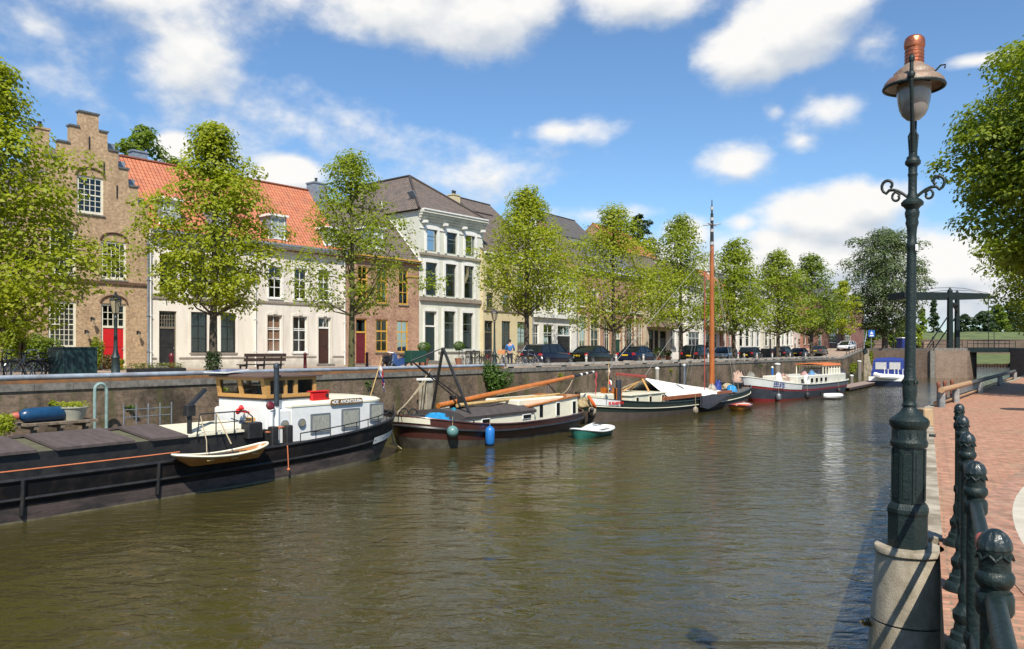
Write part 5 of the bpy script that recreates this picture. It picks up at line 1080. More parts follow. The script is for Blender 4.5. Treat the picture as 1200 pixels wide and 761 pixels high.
q=cthing('landing_rail','low grey metal landing fence behind the barge hatch','fence',sx(172,25.3),25.4,1.5); mb=MB(); a=sx(147,25.3)-sx(172,25.3); b=sx(203,25.3)-sx(172,25.3)
for k in range(5): x=a+(b-a)*k/4; mb.tube([(x,0,-.2),(x,0,.72)],.025,6)
mb.tube([(a,0,.55),(b,0,.55)],.02,6); mb.tube([(a,0,.3),(b,0,.3)],.02,6); mb.build('rails',greym,q); mb=MB(); mb.box(a-.3,b+.3,-.35,.5,-.28,-.2); mb.build('platform',oldwood,q)
# ---------------------------------------------------------------- B: brown tjalk with lowered mast
sb0,sb1=sx(468,22.3),sx(690,20.6); LB=sb1-sb0; cB=(sb0+sb1)/2; pB=22.0; rB=R(-1.6)
T=cthing('sailing_barge','maroon brown sailing barge with lowered orange mast and cream cabin','sailing barge',cB,pB,0,rB)
brown=mat('maroon_brown_hull',(.085,.028,.022),(.06,.022,.018),2,.35,coat=.3,detail=7)
H=Hull(LB,4.1,.78,1.35,.95,5.,4.5,.80,.05,.05,-.5,2.2,2.2)
H.band('hull',brown,T,.52,1.,nv=4,n=44); H.band('boot_top',mat('hull_green_grey',(.11,.10,.075),(.05,.04,.03),2,.7),T,0,.52,nv=2,n=44)
H.rail('gunwale',brown,T,1.,.04); H.rail('rubbing_strake',blackm,T,.78,.07,off=.03); H.deck('deck',deckgrey,T,drop=.15)
H.band('bow_panel',boatcream,T,.86,1.,.0,.035,.02,n=8)
xb=lambda x,p=20.5:(sx(x,p)-cB); lb=lambda p:p-pB
zb=lambda x,y,p=20.4:zz(x,y,p)
x0,x1=xb(549),xb(628)
mb=MB(); mb.bbox(x0,x1,-1.45,1.45,.55,1.15,.05); C_=mb.build('cabin_side',boatcream,T)
mb=MB(); n=10; prof=[(-1.5,1.10),(-1.52,1.22),(-1.2,1.40),(0,1.52),(1.2,1.40),(1.52,1.22),(1.5,1.10)]
rings=[]
for i in range(n+1): x=x0-.08+(x1-x0+.12)*i/n; rings.append([(x,y,z-.03*math.sin(i*1.3)*(abs(y)<1.3)) for y,z in prof])
mb.loft(rings); mb.build('tarpaulin',mat('dark_brown_tarpaulin',(.075,.062,.055),(.05,.04,.036),3,.8,bump=.3,bscale=5),T,True)
for a,b in ((568,576.5),(614,622.5)): boatwin(T,xb(a),xb(b),.88,1.04,-1.45,rim=boatwhite,b=.03)
x2=xb(680)
mb=MB(); z1=1.62
mb.loft([[(x1+.05,-1.3,.5),(x2,-1.25,.5),(x2,1.25,.5),(x1+.05,1.3,.5)],[(x1+.05,-1.3,1.35),(x2,-1.2,z1+.05),(x2,1.2,z1+.05),(x1+.05,1.3,1.35)]]); mb.build('wheelhouse',boatcream,T)
mb=MB(); mb.loft([[(x1-.4,-1.35,1.36),(x2+.15,-1.28,z1+.06),(x2+.15,1.28,z1+.06),(x1-.4,1.35,1.36)],[(x1-.4,-1.35,1.42),(x2+.15,-1.28,z1+.12),(x2+.15,1.28,z1+.12),(x1-.4,1.35,1.42)]]); mb.build('wheelhouse_roof',orangewood,T)
mb=MB(); mb.bbox(x1-.7,x2-.9,-1.0,1.0,1.44,1.70,.05); mb.build('roof_hatch',boatcream,T)
for k in range(3):
    a=x1+.75+k*(x2-x1-1.2)/2; boatwin(T,a-.14,a+.14,.82,1.42,-1.245,rim=boatwhite,b=.03)
# sheer legs
ax=xb(528,21.5); az=zz(528,408,21.8); mb=MB()
f1=(xb(506,22.9),lb(22.9),.9); f2=(xb(562,20.4),lb(20.5),.75); ap=(ax,lb(21.8),az)
for f_ in (f1,f2): mb.tube([f_,ap],.065,8)
mb.build('sheer_leg',blackm,T,True)
mb=MB(); mb.tube([(xb(492,22),lb(22),4.02),(ax-.4,lb(22.3),4.02),(xb(560,22),lb(22.2),1.5)],.03,6) if 0 else None
for f_ in ((xb(543,23.6),lb(23.6),1.4),(xb(575,21),lb(22),1.5)): mb.tube([(ap[0]-1.,ap[1]+.9,ap[2]-.55),f_],.03,5)
mb.tube([(ap[0]-1.,ap[1]+.9,ap[2]-.55),ap],.025,5); mb.build('rigging',blackm,T)
# mast, boom
m0=(xb(516,22),0,zz(516,476,22)); m1=(xb(668,22),0.0,zz(668,441.5,22)); m2=(xb(693,22),0,zz(693,435.5,22))
mb=MB(); mb.tube([m0,Vector(m0).lerp(Vector(m1),.5),m1],[.125,.13,.10],12); mb.build('mast',orangewood,T,True)
mb=MB(); mb.tube([m1,m2],[.10,.045],10); mt=mb.build('mast_tip',blackm,T,True)
mb=MB()
for k in (.3,.55,.85): p=Vector(m1).lerp(Vector(m2),k); mb.tube([p,p+(Vector(m2)-Vector(m1))*.07],.105-.05*k,10)
mb.build('white_band',white,mt,True)
mb=MB(); mb.tube([(xb(540,21.5),-.4,1.62),(xb(655,21.5),-.4,zz(655,461.5,21.6))],[.09,.05],8); mb.build('boom',palewood,T,True)
mb=MB(); rope_line(mb,(xb(655,21.5),-.4,zz(655,461.5,21.6)),(xb(668,22),0,m1[2]-.1),.25,.02); mb.build('boom_line',rope,T)
px=xb(640,22); zc=zz(640,450,22); mb=MB(); mb.tube([(px-.5,-.3,1.4),(px,0,zc),(px+.75,-.3,1.45)],.035,6); mb.build('mast_crutch',blackm,T)
px=xb(540,22); mb=MB(); mb.box(px-.35,px-.02,-.28,-.16,.6,2.0); mb.box(px-.35,px-.02,.16,.28,.6,2.0); mb.build('tabernacle',blackm,T)
mb=MB(); n=14; mb.loft([[(m2[0]+.02*math.sin(i*.9)+k,m2[1]+.02*math.cos(i*1.3),m2[2]-.02-1.45*i/n) for k in (0,.2*(1-.6*i/n))] for i in range(n+1)],False,closed=False); mb.build('pennant',mat('pink_red_pennant',(.55,.08,.09),None,5,.7),T,True)
for k,(x_,z_) in enumerate(((481,1.35),(491,1.3))):
    cx_=xb(x_,22); mb=MB(); M=Matrix.Translation((cx_,lb(22.2)+.0,z_))@Matrix.Rotation(R(90),4,'X'); mb.tube([M@Vector((.28*math.cos(a),.28*math.sin(a),0)) for a in [i*PI/8 for i in range(16)]],.025,5,closed=True); 
    for a in range(4): mb.tube([M@Vector((.28*math.cos(a*PI/4),.28*math.sin(a*PI/4),0)),M@Vector((-.28*math.cos(a*PI/4),-.28*math.sin(a*PI/4),0))],.015,4)
    mb.build('windlass_wheel',blackm,T)
mb=MB(); mb.bbox(xb(484,22),xb(494,22),-.4,.4,.9,1.35,.05); mb.build('windlass',blackm,T)
mb=MB(); mb.tube([(xb(466,22),0,1.5),(xb(461,22),.0,1.0),(xb(463.5,22),-.1,.3),(xb(470,22),-.2,.05)],.03,5); mb.build('anchor_line',rope,T)
B_rest=lambda nm,lab,cat,x,p,z,rz=0:cthing(nm,lab,cat,sx(x,p),p,z,rz)
def heap(nm,lab,cat,x,p,z,rx,ry,rz_,m,seed,part='cloth'):
    q=B_rest(nm,lab,cat,x,p,z); rng=random.Random(seed); mb=MB(); n,mm=18,7; rings=[]
    for j in range(mm+1):
        ph=j/mm*PI/2; rings.append([(rx*math.cos(ph)*math.cos(a)*(1+.22*rng.uniform(-1,1)),ry*math.cos(ph)*math.sin(a)*(1+.22*rng.uniform(-1,1)),rz_*math.sin(ph)*(1+.3*rng.uniform(-1,1))) for a in [2*PI*i/n for i in range(n)]])
    mb.loft(rings); mb.build(part,m,q,True,sharp=70); return q
bl2=mat('bright_blue_tarp',(.02,.26,.52),(.015,.18,.4),4,.5)
heap('tarpaulin','crumpled bright blue tarpaulin on the bow of the brown sailing barge','tarpaulin',514,22.0,1.0,1.0,.7,.30,bl2,1)
heap('tarpaulin','second blue tarpaulin bundle by the orange buoy on the brown barge','tarpaulin',531,21.6,.85,.3,.3,.6,mat('teal_tarp',(.02,.22,.33),None,4,.5),2)
heap('sail_bag','pale grey bundle behind the blue tarpaulin on the brown barge','bundle',523,22.6,.95,.5,.4,.6,mat('grey_cloth',(.4,.4,.38),(.2,.2,.2),4,.8),3)
q=B_rest('buoy','bright orange round buoy on the deck of the brown barge','buoy',545,21.9,1.1); mb=MB(); mb.sphere((0,0,0),.26,16,10); mb.build('body',orange,q,True); mb=MB(); mb.lathe([(.06,.24),(.05,.32)],8); mb.build('eye',white,q)
q=B_rest('crate','low orange wooden crate on the deck of the brown barge','crate',549,21.2,.75); mb=MB()
for k in range(3): mb.box(-.75,.75,-.3,-.26,.02+.13*k,.12+.13*k); mb.box(-.75,.75,.26,.3,.02+.13*k,.12+.13*k)
for x_ in (-.75,-.25,.25,.71): mb.box(x_,x_+.04,-.26,.26,.02,.4)
mb.build('slats',wood,q)
fender(W(sx(573,20.0),19.95,.40),'long bright blue fender hanging from the brown barge',blue,.2,.85,.3)
fender(W(sx(527,20.6),20.45,.72),'round teal ball fender hanging from the brown barge',mat('teal_ball',(.12,.25,.24),None,4,.4),.24,.4,.4,round_=True)
q=B_rest('mooring_post','pale concrete mooring post by the quay wall behind the brown barge bow','mooring post',499,25.4,0)
mb=MB(); mb.bbox(-.26,.26,-.26,.26,-1,zz(499,446,25.4),.04); mb.build('post',palestone,q); mb=MB(); mb.bbox(-.33,.33,-.33,.33,zz(499,446,25.4)+.003,zz(499,446,25.4)+.1,.02); mb.build('cap',white,q)
q=thing('mooring_rope','pair of pale ropes rising from the barge bow to the concrete post','rope'); mb=MB(); a=W(sx(466,22.2),22.2,1.5); b=W(sx(499,25.2),25.15,zz(499,446,25.4)+.05); c_=W(sx(508,26.2),26.4,ZS+.1)
rope_line(mb,a,b,.05,.03); mb.build('rope',rope,q); mb=MB(); rope_line(mb,(a[0],a[1],a[2]-.05),c_,.1,.025); mb.build('rope',rope,q)
# ---------------------------------------------------------------- green dinghy
s0,s1d=sx(667,18.6),sx(722,18.0)
q=cthing('dinghy','small white topped green dinghy moored behind the brown barge','dinghy',(s0+s1d)/2,18.3,0,R(4)); Ld=s1d-s0
h=Hull(Ld,1.45,.27,.46,.34,3.2,2.2,.62,.03,.12,-.15,2,2); h.band('hull',mat('sea_green_paint',(.03,.16,.12),(.02,.12,.09),3,.4),q,.0,1,nv=4,n=26); h.rail('gunwale',boatwhite,q,1.,.05); h.deck('cover',boatwhite,q,dv=.98,inset=.03)
mb=MB(); n=8; mb.loft([[(Ld*(.28-.62*i/n),y,.31+zq*math.sin(PI*i/n)) for y,zq in ((-.45,0.02),(-.2,.22),(0,.30),(.2,.22),(.45,.02))] for i in range(n+1)],False,closed=False); mb.build('boat_cover',boatwhite,q,True)
mb=MB(); mb.tube([(-.6,-.25,.60),(.9,-.3,.58)],.03,6); mb.build('oar',blackm,q)
# ---------------------------------------------------------------- D: green tjalk with mast
sd0,sd1=sx(701,21.0),sx(878,20.3); LD=sd1-sd0; cD=(sd0+sd1)/2; pD=21.6; rD=R(-3.)
T=cthing('sailing_barge','dark green sailing barge with tall orange mast and white tent','sailing barge',cD,pD,0,rD)
gh=mat('dark_green_hull',(.018,.035,.028),(.03,.04,.035),2,.4,detail=7); gw=mat('grey_brown_bottom',(.14,.11,.09),(.09,.07,.055),2,.7,detail=7)
H=Hull(LD,4.2,.82,1.42,1.45,3.6,4.6,.78,.03,.03,-.5,2.6,2.6)
H.band('hull',gh,T,.60,1.,nv=4,n=44); H.band('boot_top',gw,T,0,.60,.0,1.,nv=3,n=44); H.rail('gunwale',cream,T,.76,.03,off=.03); H.rail('top_rail',gh,T,1.,.04); H.deck('deck',deckgrey,T,drop=.15)
bone=mat('bone_panel',(.48,.41,.31),(.36,.3,.22),3,.5)
mb=MB()
for sd in (-1,1): p=H.pt(.012,.62,sd,.0); mb.sphere(p,.5,16,10,(.55,.4,.62))
mb.build('hawse_eye',bone,T,True); H.band('stern_top',boatwhite,T,.80,1.0,.0,.055,.03,n=10)
mb=MB()
for sd in (-1,1): p=H.pt(.012,.66,sd,.17); mb.sphere((p[0]-.16,p[1],p[2]),.13,10,8)
mb.build('hawse_eye',blackm,T,True)
XR=Matrix.Translation((cD*0,0,0))
def dl(x,p): # local coordinates in D's rotated frame for a pixel column at cross position p
    ds=sx(x,p)-cD; dp=p-pD; c_,s_=math.cos(-rD),math.sin(-rD); return (ds*c_-dp*s_, ds*s_+dp*c_)
ex_=-LD/2; mb=MB(); mb.bbox(ex_-.55,ex_+.02,-.08,.08,-.4,.35,.02); rd=mb.build('rudder',bone,T); mb=MB(); mb.bbox(ex_-.28,ex_-.0,-.10,.10,.352,1.72,.02); mb.build('rudder_post',darkwood,rd)
t_=.12; pn=textmesh('ELISABETH',.22,.004,red,T,(0,0,0),(0,0,0),bold=.006); p=H.pt(.045,.9,-1,.07); p2=H.pt(.07,.9,-1,.07); pn.location=p2; pn.rotation_euler=(R(86),0,math.atan2(p2[1]-p[1],p2[0]-p[0])); H.band('name_panel',boatwhite,T,.80,.99,.03,.085,.035,n=10,sides=(-1,))
lx0,_=dl(748,20.2); lx1,_=dl(784,20.2)
mb=MB(); mb.bbox(lx0,lx1,-1.35,1.35,.7,1.38,.04); mb.build('cabin',boatcream,T); mb=MB(); mb.bbox(lx0-.08,lx1+.08,-1.42,1.42,1.383,1.46,.02); mb.build('cabin_roof',boatcream,T)
for k in range(3): a=lx0+.7+k*(lx1-lx0-1.1)/2; boatwin(T,a-.13,a+.13,.92,1.26,-1.35,rim=boatcream,b=.03)
l0,_=dl(711,21); mb=MB(); mb.bbox(l0,lx0-1.1,-.9,.9,1.1,1.55,.05); mb.build('aft_cabin',boatcream,T)
mb=MB(); mb.box(lx0-.55,lx0-.12,-.75,-.70,.95,1.85); mb.box(lx0-.55,lx0-.12,.3,.35,.95,1.85); mb.box(lx0-.12,lx0-.04,-.8,.4,.95,1.8); mb.build('companion_door',orangewood,T)
cx_,_=dl(741,20.4); mb=MB(); mb.tube([(cx_,-.75,1.0),(cx_,-.75,zz(741,446,20.3))],.16,12); mb.build('stovepipe',mat('blue_black_stovepipe',(.03,.035,.05),None,4,.5),T,True)
cx_,_=dl(733,20.8); zp=zz(733,437,20.8); mb=MB(); mb.tube([(cx_,-.2,1.2),(cx_,-.2,zp)],.05,8); mb.sphere((cx_,-.2,zp-1.),.12,8,6); mb.sphere((cx_,-.2,zp-.5),.10,8,6); mb.build('grey_post',greym,T,True)
# tent
ta,_=dl(765,21.2); tb,_=dl(783,20.2); tc_,_=dl(854,20.0); zA=zz(765,443,21.2); zT1=1.08; zE=.98
hw=1.75; mb=MB(); n=16; rings=[]
for i in range(n+1):
    q=i/n; xr=ta+(tc_-ta)*q; xe=tb+(tc_-.2-tb)*q; z_r=zA+(zE+.25-zA)*q-.05*math.sin(PI*q); z_e=zT1+(zE-zT1)*q+.035*math.sin(q*22)
    rings.append([(xe,-hw,z_e),(xr*.5+xe*.5,-hw/2,(z_r+z_e)/2-.05),(xr,0,z_r),(xr*.5+xe*.5,hw/2,(z_r+z_e)/2-.05),(xe,hw,z_e)])
mb.loft(rings,False,closed=False); tn=mb.build('tent',mat('white_canvas',(.80,.78,.72),(.74,.71,.65),1.5,.8),T,True)
mb=MB(); a,b=.52,.56; P0=Vector(rings[6][1]);P1=Vector(rings[6][2]); P2=Vector(rings[7][1]);P3=Vector(rings[7][2]); n_=Vector((0,-.03,.05)); mb.add([P0.lerp(P1,.1)+n_,P0.lerp(P1,.75)+n_,P2.lerp(P3,.75)+n_-(P2-P0)*.6,P2.lerp(P3,.1)+n_-(P2-P0)*.6],[(0,1,2,3)]); mb.build('vent_slot',blackm,tn)
mb=MB(); mb.box(tb,tc_-.3,-1.6,1.6,.7,.97); mb.build('hatch_coaming',mat('blue_grey_coaming',(.05,.055,.065),None,3,.5),T)
for k,(a,b,m_) in enumerate(((790,829,mat('rust_orange_board',(.30,.10,.035),(.22,.07,.03),3,.5)),(846,860,MATS['rust_orange_board']))):
    la,_=dl(a,19.2); lb2,_=dl(b,19.2); mb=MB(); mb.bbox(la,lb2,-2.02,-1.9,1.0,1.22,.02); mb.build('side_board',m_,T)
la,_=dl(829,18.9); lb2,_=dl(860,18.9); mb=MB(); mb.prism([(la,1.05),(la,.35),(la+.9,.2),(la+2.,.35),(lb2-1.,.85),(lb2-.2,1.08)],-2.35,-2.25,'y'); mb.build('leeboard',mat('dark_leeboard',(.055,.06,.075),None,3,.45),T)
mb=MB(); mb.tube([(la,-2.37,1.05),(la,-2.37,.35),(la+.9,-2.37,.2),(la+2.,-2.37,.35),(lb2-1.,-2.37,.85)],.04,6); mb.build('leeboard_rim',blackm,T)
mx_,_=dl(838.5,21.0); zt3=zz(838.5,288,21.0); zt4=zz(838.5,234,21.0)
mb=MB(); mb.tube([(mx_,0,.7),(mx_,0,zt3)],[.20,.14],14); MS=mb.build('mast',mat('orange_mast_varnish',(.40,.12,.025),(.30,.08,.015),4,.4,coat=.4,stretch=(1,1,.3)),T,True)
mb=MB(); mb.tube([(mx_,0,zt3),(mx_,0,zt4-1.0)],[.14,.10],12); mb.tube([(mx_,0,zt4-.99),(mx_,0,zt4)],[.07,.03],8); mb.build('mast_top',blackm,MS,True)
mb=MB(); 
for k in (.02,.3,.55,.78): z=zt3+(zt4-zt3)*k; mb.tube([(mx_,0,z),(mx_,0,z+.22)],.155-.05*k,12)
z=zz(838.5,263,21); mb.tube([(mx_-.75,0,z),(mx_+.75,0,z)],.05,6); mb.tube([(mx_,.7,z),(mx_,-.7,z)],.04,6); mb.build('crosstree',mat('silver_band',(.5,.5,.5),None,4,.4),MS,True)
bx,_=dl(735,21.2); zb1=zz(735,439,21.2); bm_=MB(); bm_.tube([(bx,-.1,zb1),(ta+.1,-.05,zA+.06)],[.08,.10],8); bm_.build('boom',mat('red_boom',(.35,.05,.03),None,4,.4),T,True)
mb=MB(); 
for y_ in (-1.1,1.1): mb.tube([(ta-.3,0,zA),(ta-.6,y_*.6,1.5)],.06,6)
mb.tube([(ta,0,zA-.02),(ta-2.2,.2,1.55)],.05,6); mb.build('boom_crutch',wood,T)
mb=MB(); mb.loft([[(ta-.1,0,zA-.1),(ta-.9,.9,1.75)],[(ta-1.9,.1,1.75),(ta-1.9,.7,1.55)]],False,closed=False); mb.build('furled_sail',mat('tan_sail',(.40,.30,.16),None,4,.8),T)
# standing rigging
zs3=zz(832,285,21); mb=MB(); wx,_=dl(733,20.6); mb.tube([(wx,-.2,zz(733,437,20.8)),(mx_,-.1,zt3-.1)],.016,4); w2,_=dl(747,22); mb.tube([(w2,.3,1.6),(mx_,.1,zt3-2.6)],.013,4)
for y_ in (-2.0,2.0):
    for d_ in (-.6,.2): mb.tube([(mx_+d_,y_,1.0),(mx_,0,zt3-.2)],.010,4)
w3,_=dl(876,20.8); mb.tube([(w3,0,1.7),(mx_,0,zt3-.1)],.012,4); mb.build('rigging',mat('rigging_wire',(.30,.30,.28),None,4,.5),T)
gx,_=dl(829,20.6); mb=MB(); mb.tube([(gx,-.6,.9),(gx+.5,-.4,zt3-2)],.035,5); mb.build('red_halyard',mat('red_line',(.35,.04,.03),None,4,.7),T)
# mooring gear and small stuff on D's bow
mb=MB(); wx,_=dl(866,20.6); mb.bbox(wx-.5,wx+.5,-.6,.6,1.0,1.5,.08); mb.tube([(wx-.3,-.9,1.45),(wx-.3,.9,1.45)],.12,8); mb.tube([(wx+.4,-.1,1.2),(wx+.6,-.1,2.3)],.06,6); mb.build('windlass',blackm,T,True)
wx,_=dl(872,20.6); mb=MB(); mb.bbox(wx-.7,wx+.8,-.5,.3,1.5,1.62,.04); mb.build('white_hatch',boatwhite,T)
for nm,lab,x,p,z,r,m_,part in (('sail_bag','pinkish tan bundle standing on the bow of the green barge',865,20.9,1.5,(.55,.45,.85),mat('pink_tan_cloth',(.50,.33,.25),(.4,.26,.2),3,.8),'cloth'),('tarpaulin','small blue tarpaulin by the bow of the green barge',857,20.2,1.0,(.55,.4,.42),bl2,'cloth'),('sail_bag','royal blue sail bundle at the foot of the tall mast',841,20.9,1.15,(.38,.3,.6),royal,'cloth'),('sail_bag','pale canvas bundle left of the mast foot',834,20.8,1.05,(.45,.35,.5),mat('canvas_bundle',(.42,.37,.30),(.25,.22,.18),3,.8),'cloth'),('rope_heap','heap of tan ropes on the bow of the green barge',852,20.9,1.1,(.7,.5,.4),rope,'ropes')):
    heap(nm,lab,'bundle' if nm!='tarpaulin' else 'tarpaulin',x,p,z,*r,m_,x,part)
fender(W(sx(816,18.55),18.6,.35),'small pale fender at the side of the green barge',palestone,.16,.45,.9)
q=B_rest('lifebuoy','orange lifebuoy at the stern between the brown and green barges','lifebuoy',693.5,20.9,1.25); mb=MB(); M=Matrix.Rotation(R(35),4,'Z')@Matrix.Rotation(R(60),4,'X'); mb.tube([M@Vector((.33*math.cos(a),.33*math.sin(a),0)) for a in [i*PI/9 for i in range(18)]],.085,8,closed=True); mb.build('ring',orange,q,True)
heap('rope_heap','coiled straw coloured ropes at the stern of the brown barge','rope heap',684,21.4,.95,.7,.5,.45,mat('straw_rope',(.42,.33,.17),(.2,.15,.08),9,.9),9,'ropes')
q=dutch_flag(W(sx(709,20.9),20.7,1.6),'dutch flag on the rudder post of the green barge',(.05,.0,1.75),.6,1.1,ROT)
q=cthing('mooring_post','leaning white topped timber post standing in the water under the green barge stern','mooring post',sx(716.5,19.),18.9,0) if 0 else None
# small striped dinghy at the bow
s0=sx(866,18.3); q=cthing('dinghy','tiny orange and white striped dinghy by the bow of the green barge','dinghy',s0,18.2,0,R(10)); h=Hull(4.2,1.4,.28,.42,.36,2.4,2.4,.6,.1,.1,-.1,2,2); h.band('hull',mat('ochre_orange_paint',(.5,.2,.04),None,4,.5),q,0,1,nv=3,n=24); h.rail('gunwale',darkred,q,1.,.05); h.deck('cover',boatwhite,q,dv=.95)
mb=MB()
for k in range(3): x=-1.2+k*.8; mb.box(x,x+.38,-.55,.55,.30,.33,M=Matrix.Rotation(R(0),4,'Z'))
mb.build('cover_stripe',orange,q)
# ---------------------------------------------------------------- F: white and red motor barge
sf0=sx(869,20.5); sf1=sf0+24; LF=24.; cF=(sf0+sf1)/2; rF=R(-4)
pF=19.6; T=cthing('motor_barge','cream motor barge with red stripe and orange canopy','motor barge',cF,pF,0,rF)
def dlF(x,p): ds=sx(x,p)-cF; dp=p-pF; c_,s_=math.cos(-rF),math.sin(-rF); return (ds*c_-dp*s_, ds*s_+dp*c_)
H=Hull(LF,4.4,1.15,2.0,1.25,2.8,3.6,.72,.07,.04,-.5,2.4,2)
slateb=mat('slate_blue_hull',(.075,.085,.11),(.05,.055,.07),2,.5); redh=mat('dull_red_band',(.36,.04,.045),(.28,.03,.035),3,.5); cr2=mat('stone_white_paint',(.62,.60,.52),(.5,.48,.4),3,.5)
H.band('boot_top',redh,T,0,.32,.0,1,nv=1,n=40); H.band('hull',slateb,T,.32,.66,nv=2,n=40); H.band('red_stripe',redh,T,.66,.76,nv=1,n=40); H.band('bulwark',mat('grey_bulwark',(.16,.17,.19),None,3,.5),T,.76,1,nv=1,n=40); H.band('bow_panel',boatwhite,T,.74,1.005,0,.30,.02,n=14); H.rail('gunwale',cr2,T,1.,.05); H.deck('deck',cr2,T,drop=.06)
tm=textmesh('EELKJE',.55,.004,royal,T,(0,0,0),(0,0,0),bold=.004); p=H.pt(.10,.88,-1,.09); p2=H.pt(.16,.88,-1,.09); p3=H.pt(.13,.87,-1,.10); tm.location=p3; tm.rotation_euler=(R(84),R(4),math.atan2(p2[1]-p[1],p2[0]-p[0]))
a0,a1=-8.,-4.2; mb=MB(); mb.loft([[(x,-1.3,.9),(x,-1.1,1.42+z),(x,0,1.55+z),(x,1.1,1.42+z),(x,1.3,.9)] for x,z in ((a0,.15),(-6,.1),(a1,.0))]); mb.build('fore_cabin',cr2,T,True)
b0,b1=-4.2,9.2; mb=MB(); mb.bbox(b0,b1,-1.5,1.5,.9,1.85,.06); mb.build('cabin',cr2,T)
for k in range(6): a=b0+1.0+k*1.25; boatwin(T,a-.3,a+.3,1.25,1.6,-1.5,rim=cr2,b=.04)
b2=5.2; mb=MB(); mb.bbox(b2,8.6,-1.2,1.2,1.853,2.35,.06); mb.build('wheelhouse',cr2,T)
c0,c1_=3.2,8.4; zc=zz(960,426,19.5); mb=MB()
mb.loft([[(x,y,z+zc-2.9) for y,z in ((-1.3,2.74),(-1.22,2.90),(0,3.0),(1.22,2.90),(1.3,2.74),(1.22,2.82),(0,2.92),(-1.22,2.82))] for x in (c0,c1_)]); mb.build('canopy',mat('orange_canopy',(.58,.16,.04),(.5,.13,.03),2,.7),T,True)
mb=MB()
for k in range(7):
    x=c0+.15+(c1_-c0-.3)*k/6
    for y_ in (-1.2,1.2): mb.tube([(x,y_,1.0),(x,y_,zc-.1)],.05,5)
for k in (1,3,5): x=c0+(c1_-c0)*k/6; mb.tube([(x,-1.2,zc-.15),(x,1.2,zc-.15)],.04,5)
mb.build('canopy_post',boatcream,T)
x=b0+.6; q=cthing('lifebuoy','white lifebuoy on the side of the cream motor barge','lifebuoy',sx(945.5,17.95),17.95,zz(945.5,446.5,17.95)); mb=MB(); mb.tube([(.42*math.cos(a),0,.42*math.sin(a)) for a in [i*PI/9 for i in range(18)]],.13,8,closed=True); mb.build('ring',boatwhite,q,True)
for nm,lab,x,p,z,r,m_ in (('cushion_heap','pink and red cushions under the orange canopy',943,18.9,1.6,(.5,.35,.5),mat('pink_cushion',(.45,.16,.14),(.3,.3,.3),3,.8)),('bundle','light blue bundle beside the white lifebuoy',951,18.6,1.6,(.35,.3,.55),mat('light_blue_cloth',(.12,.28,.48),None,3,.8)),('bundle','grey covered bundle under the orange canopy',957,18.9,1.6,(.45,.35,.55),mat('grey_cover',(.3,.33,.36),(.2,.2,.22),3,.8)),('flower_heap','red and white potted flowers on the cream motor barge',919,19.3,1.5,(.7,.4,.5),mat('mixed_flowers',(.35,.08,.10),(.4,.42,.3),9,.8,lo=.45,hi=.55)),('bundle','white rolled cover beside the potted flowers',913,19.6,1.45,(.45,.3,.6),boatwhite),('bundle','dark bundle at the stern of the cream motor barge',986,18.2,1.3,(.9,.5,.8),mat('dark_cover',(.06,.05,.06),None,3,.8)),('winch_cover','grey covered winch on the bow of the cream motor barge',880,20.4,1.75,(.6,.35,.5),mat('winch_grey',(.28,.26,.22),(.12,.11,.1),4,.8))):
    heap(nm,lab,nm.replace('_',' '),x,p,z,*r,m_,x+1,'cover')
for i,x in enumerate((912.5,946,983)): fender(W(sx(x,(18.6,17.3,16.9)[i]),(18.6,17.3,16.9)[i],.35),('white faced dark fender near the bow of the cream barge','dark fender amidships on the cream motor barge','dark fender at the stern of the cream motor barge')[i],blackm if i else greym,.2,.6,.9)
q=cthing('dinghy','small white inflatable dinghy beside the cream motor barge','dinghy',sx(974,17.3),16.3,0,R(-25)); q.location=(*gp(974,468,0)[:2],.12); q.scale=(.75,)*3
mb=MB(); pts=[(1.2*math.cos(a)*(1.25 if math.cos(a)>0 else 1),.62*math.sin(a),.22) for a in [i*PI/10 for i in range(20)]]; mb.tube(pts,.24,8,closed=True); mb.build('tube',boatwhite,q,True); mb=MB(); mb.box(-.8,1.,-.45,.45,.1,.16); mb.build('floor',greym,q); mb=MB(); mb.bbox(-1.7,-1.35,-.14,.14,.2,.75,.05); mb.build('outboard_motor',blackm,q)
for i,(x,p,y,m_,r,lab) in enumerate(((911,25.2,427.5,mat('grey_timber',(.22,.19,.16),None,4,.8),.3,'thick grey timber mooring post behind the cream motor barge'),(905,25.0,431.5,blue,.12,'slim blue mooring pole behind the cream motor barge'),(802,25.3,429,greym,.14,'slim grey mooring post against the quay behind the white tent'),(770,25.4,433,mat('light_timber',(.35,.32,.27),None,4,.8),.15,'pale mooring post by the wall near the left end of the white tent'),(1007,24.3,424,MATS['grey_timber'],.28,'timber mooring post at the floating jetty'),(998,20.6,441,MATS['grey_timber'],.2,'white capped post at the jetty near the cream barge'))):
    q=B_rest('mooring_post',lab,'mooring post',x,p,0); zt5=zz(x,y,p); mb=MB(); mb.tube([(0,0,-1),(0,0,zt5)],r,10); mb.build('post',m_,q,True); mb=MB(); mb.lathe([(r*1.15,0),(r*1.15,.1),(r*.3,.18)],10,(0,0,zt5+.002)); mb.build('cap',white,q,True)
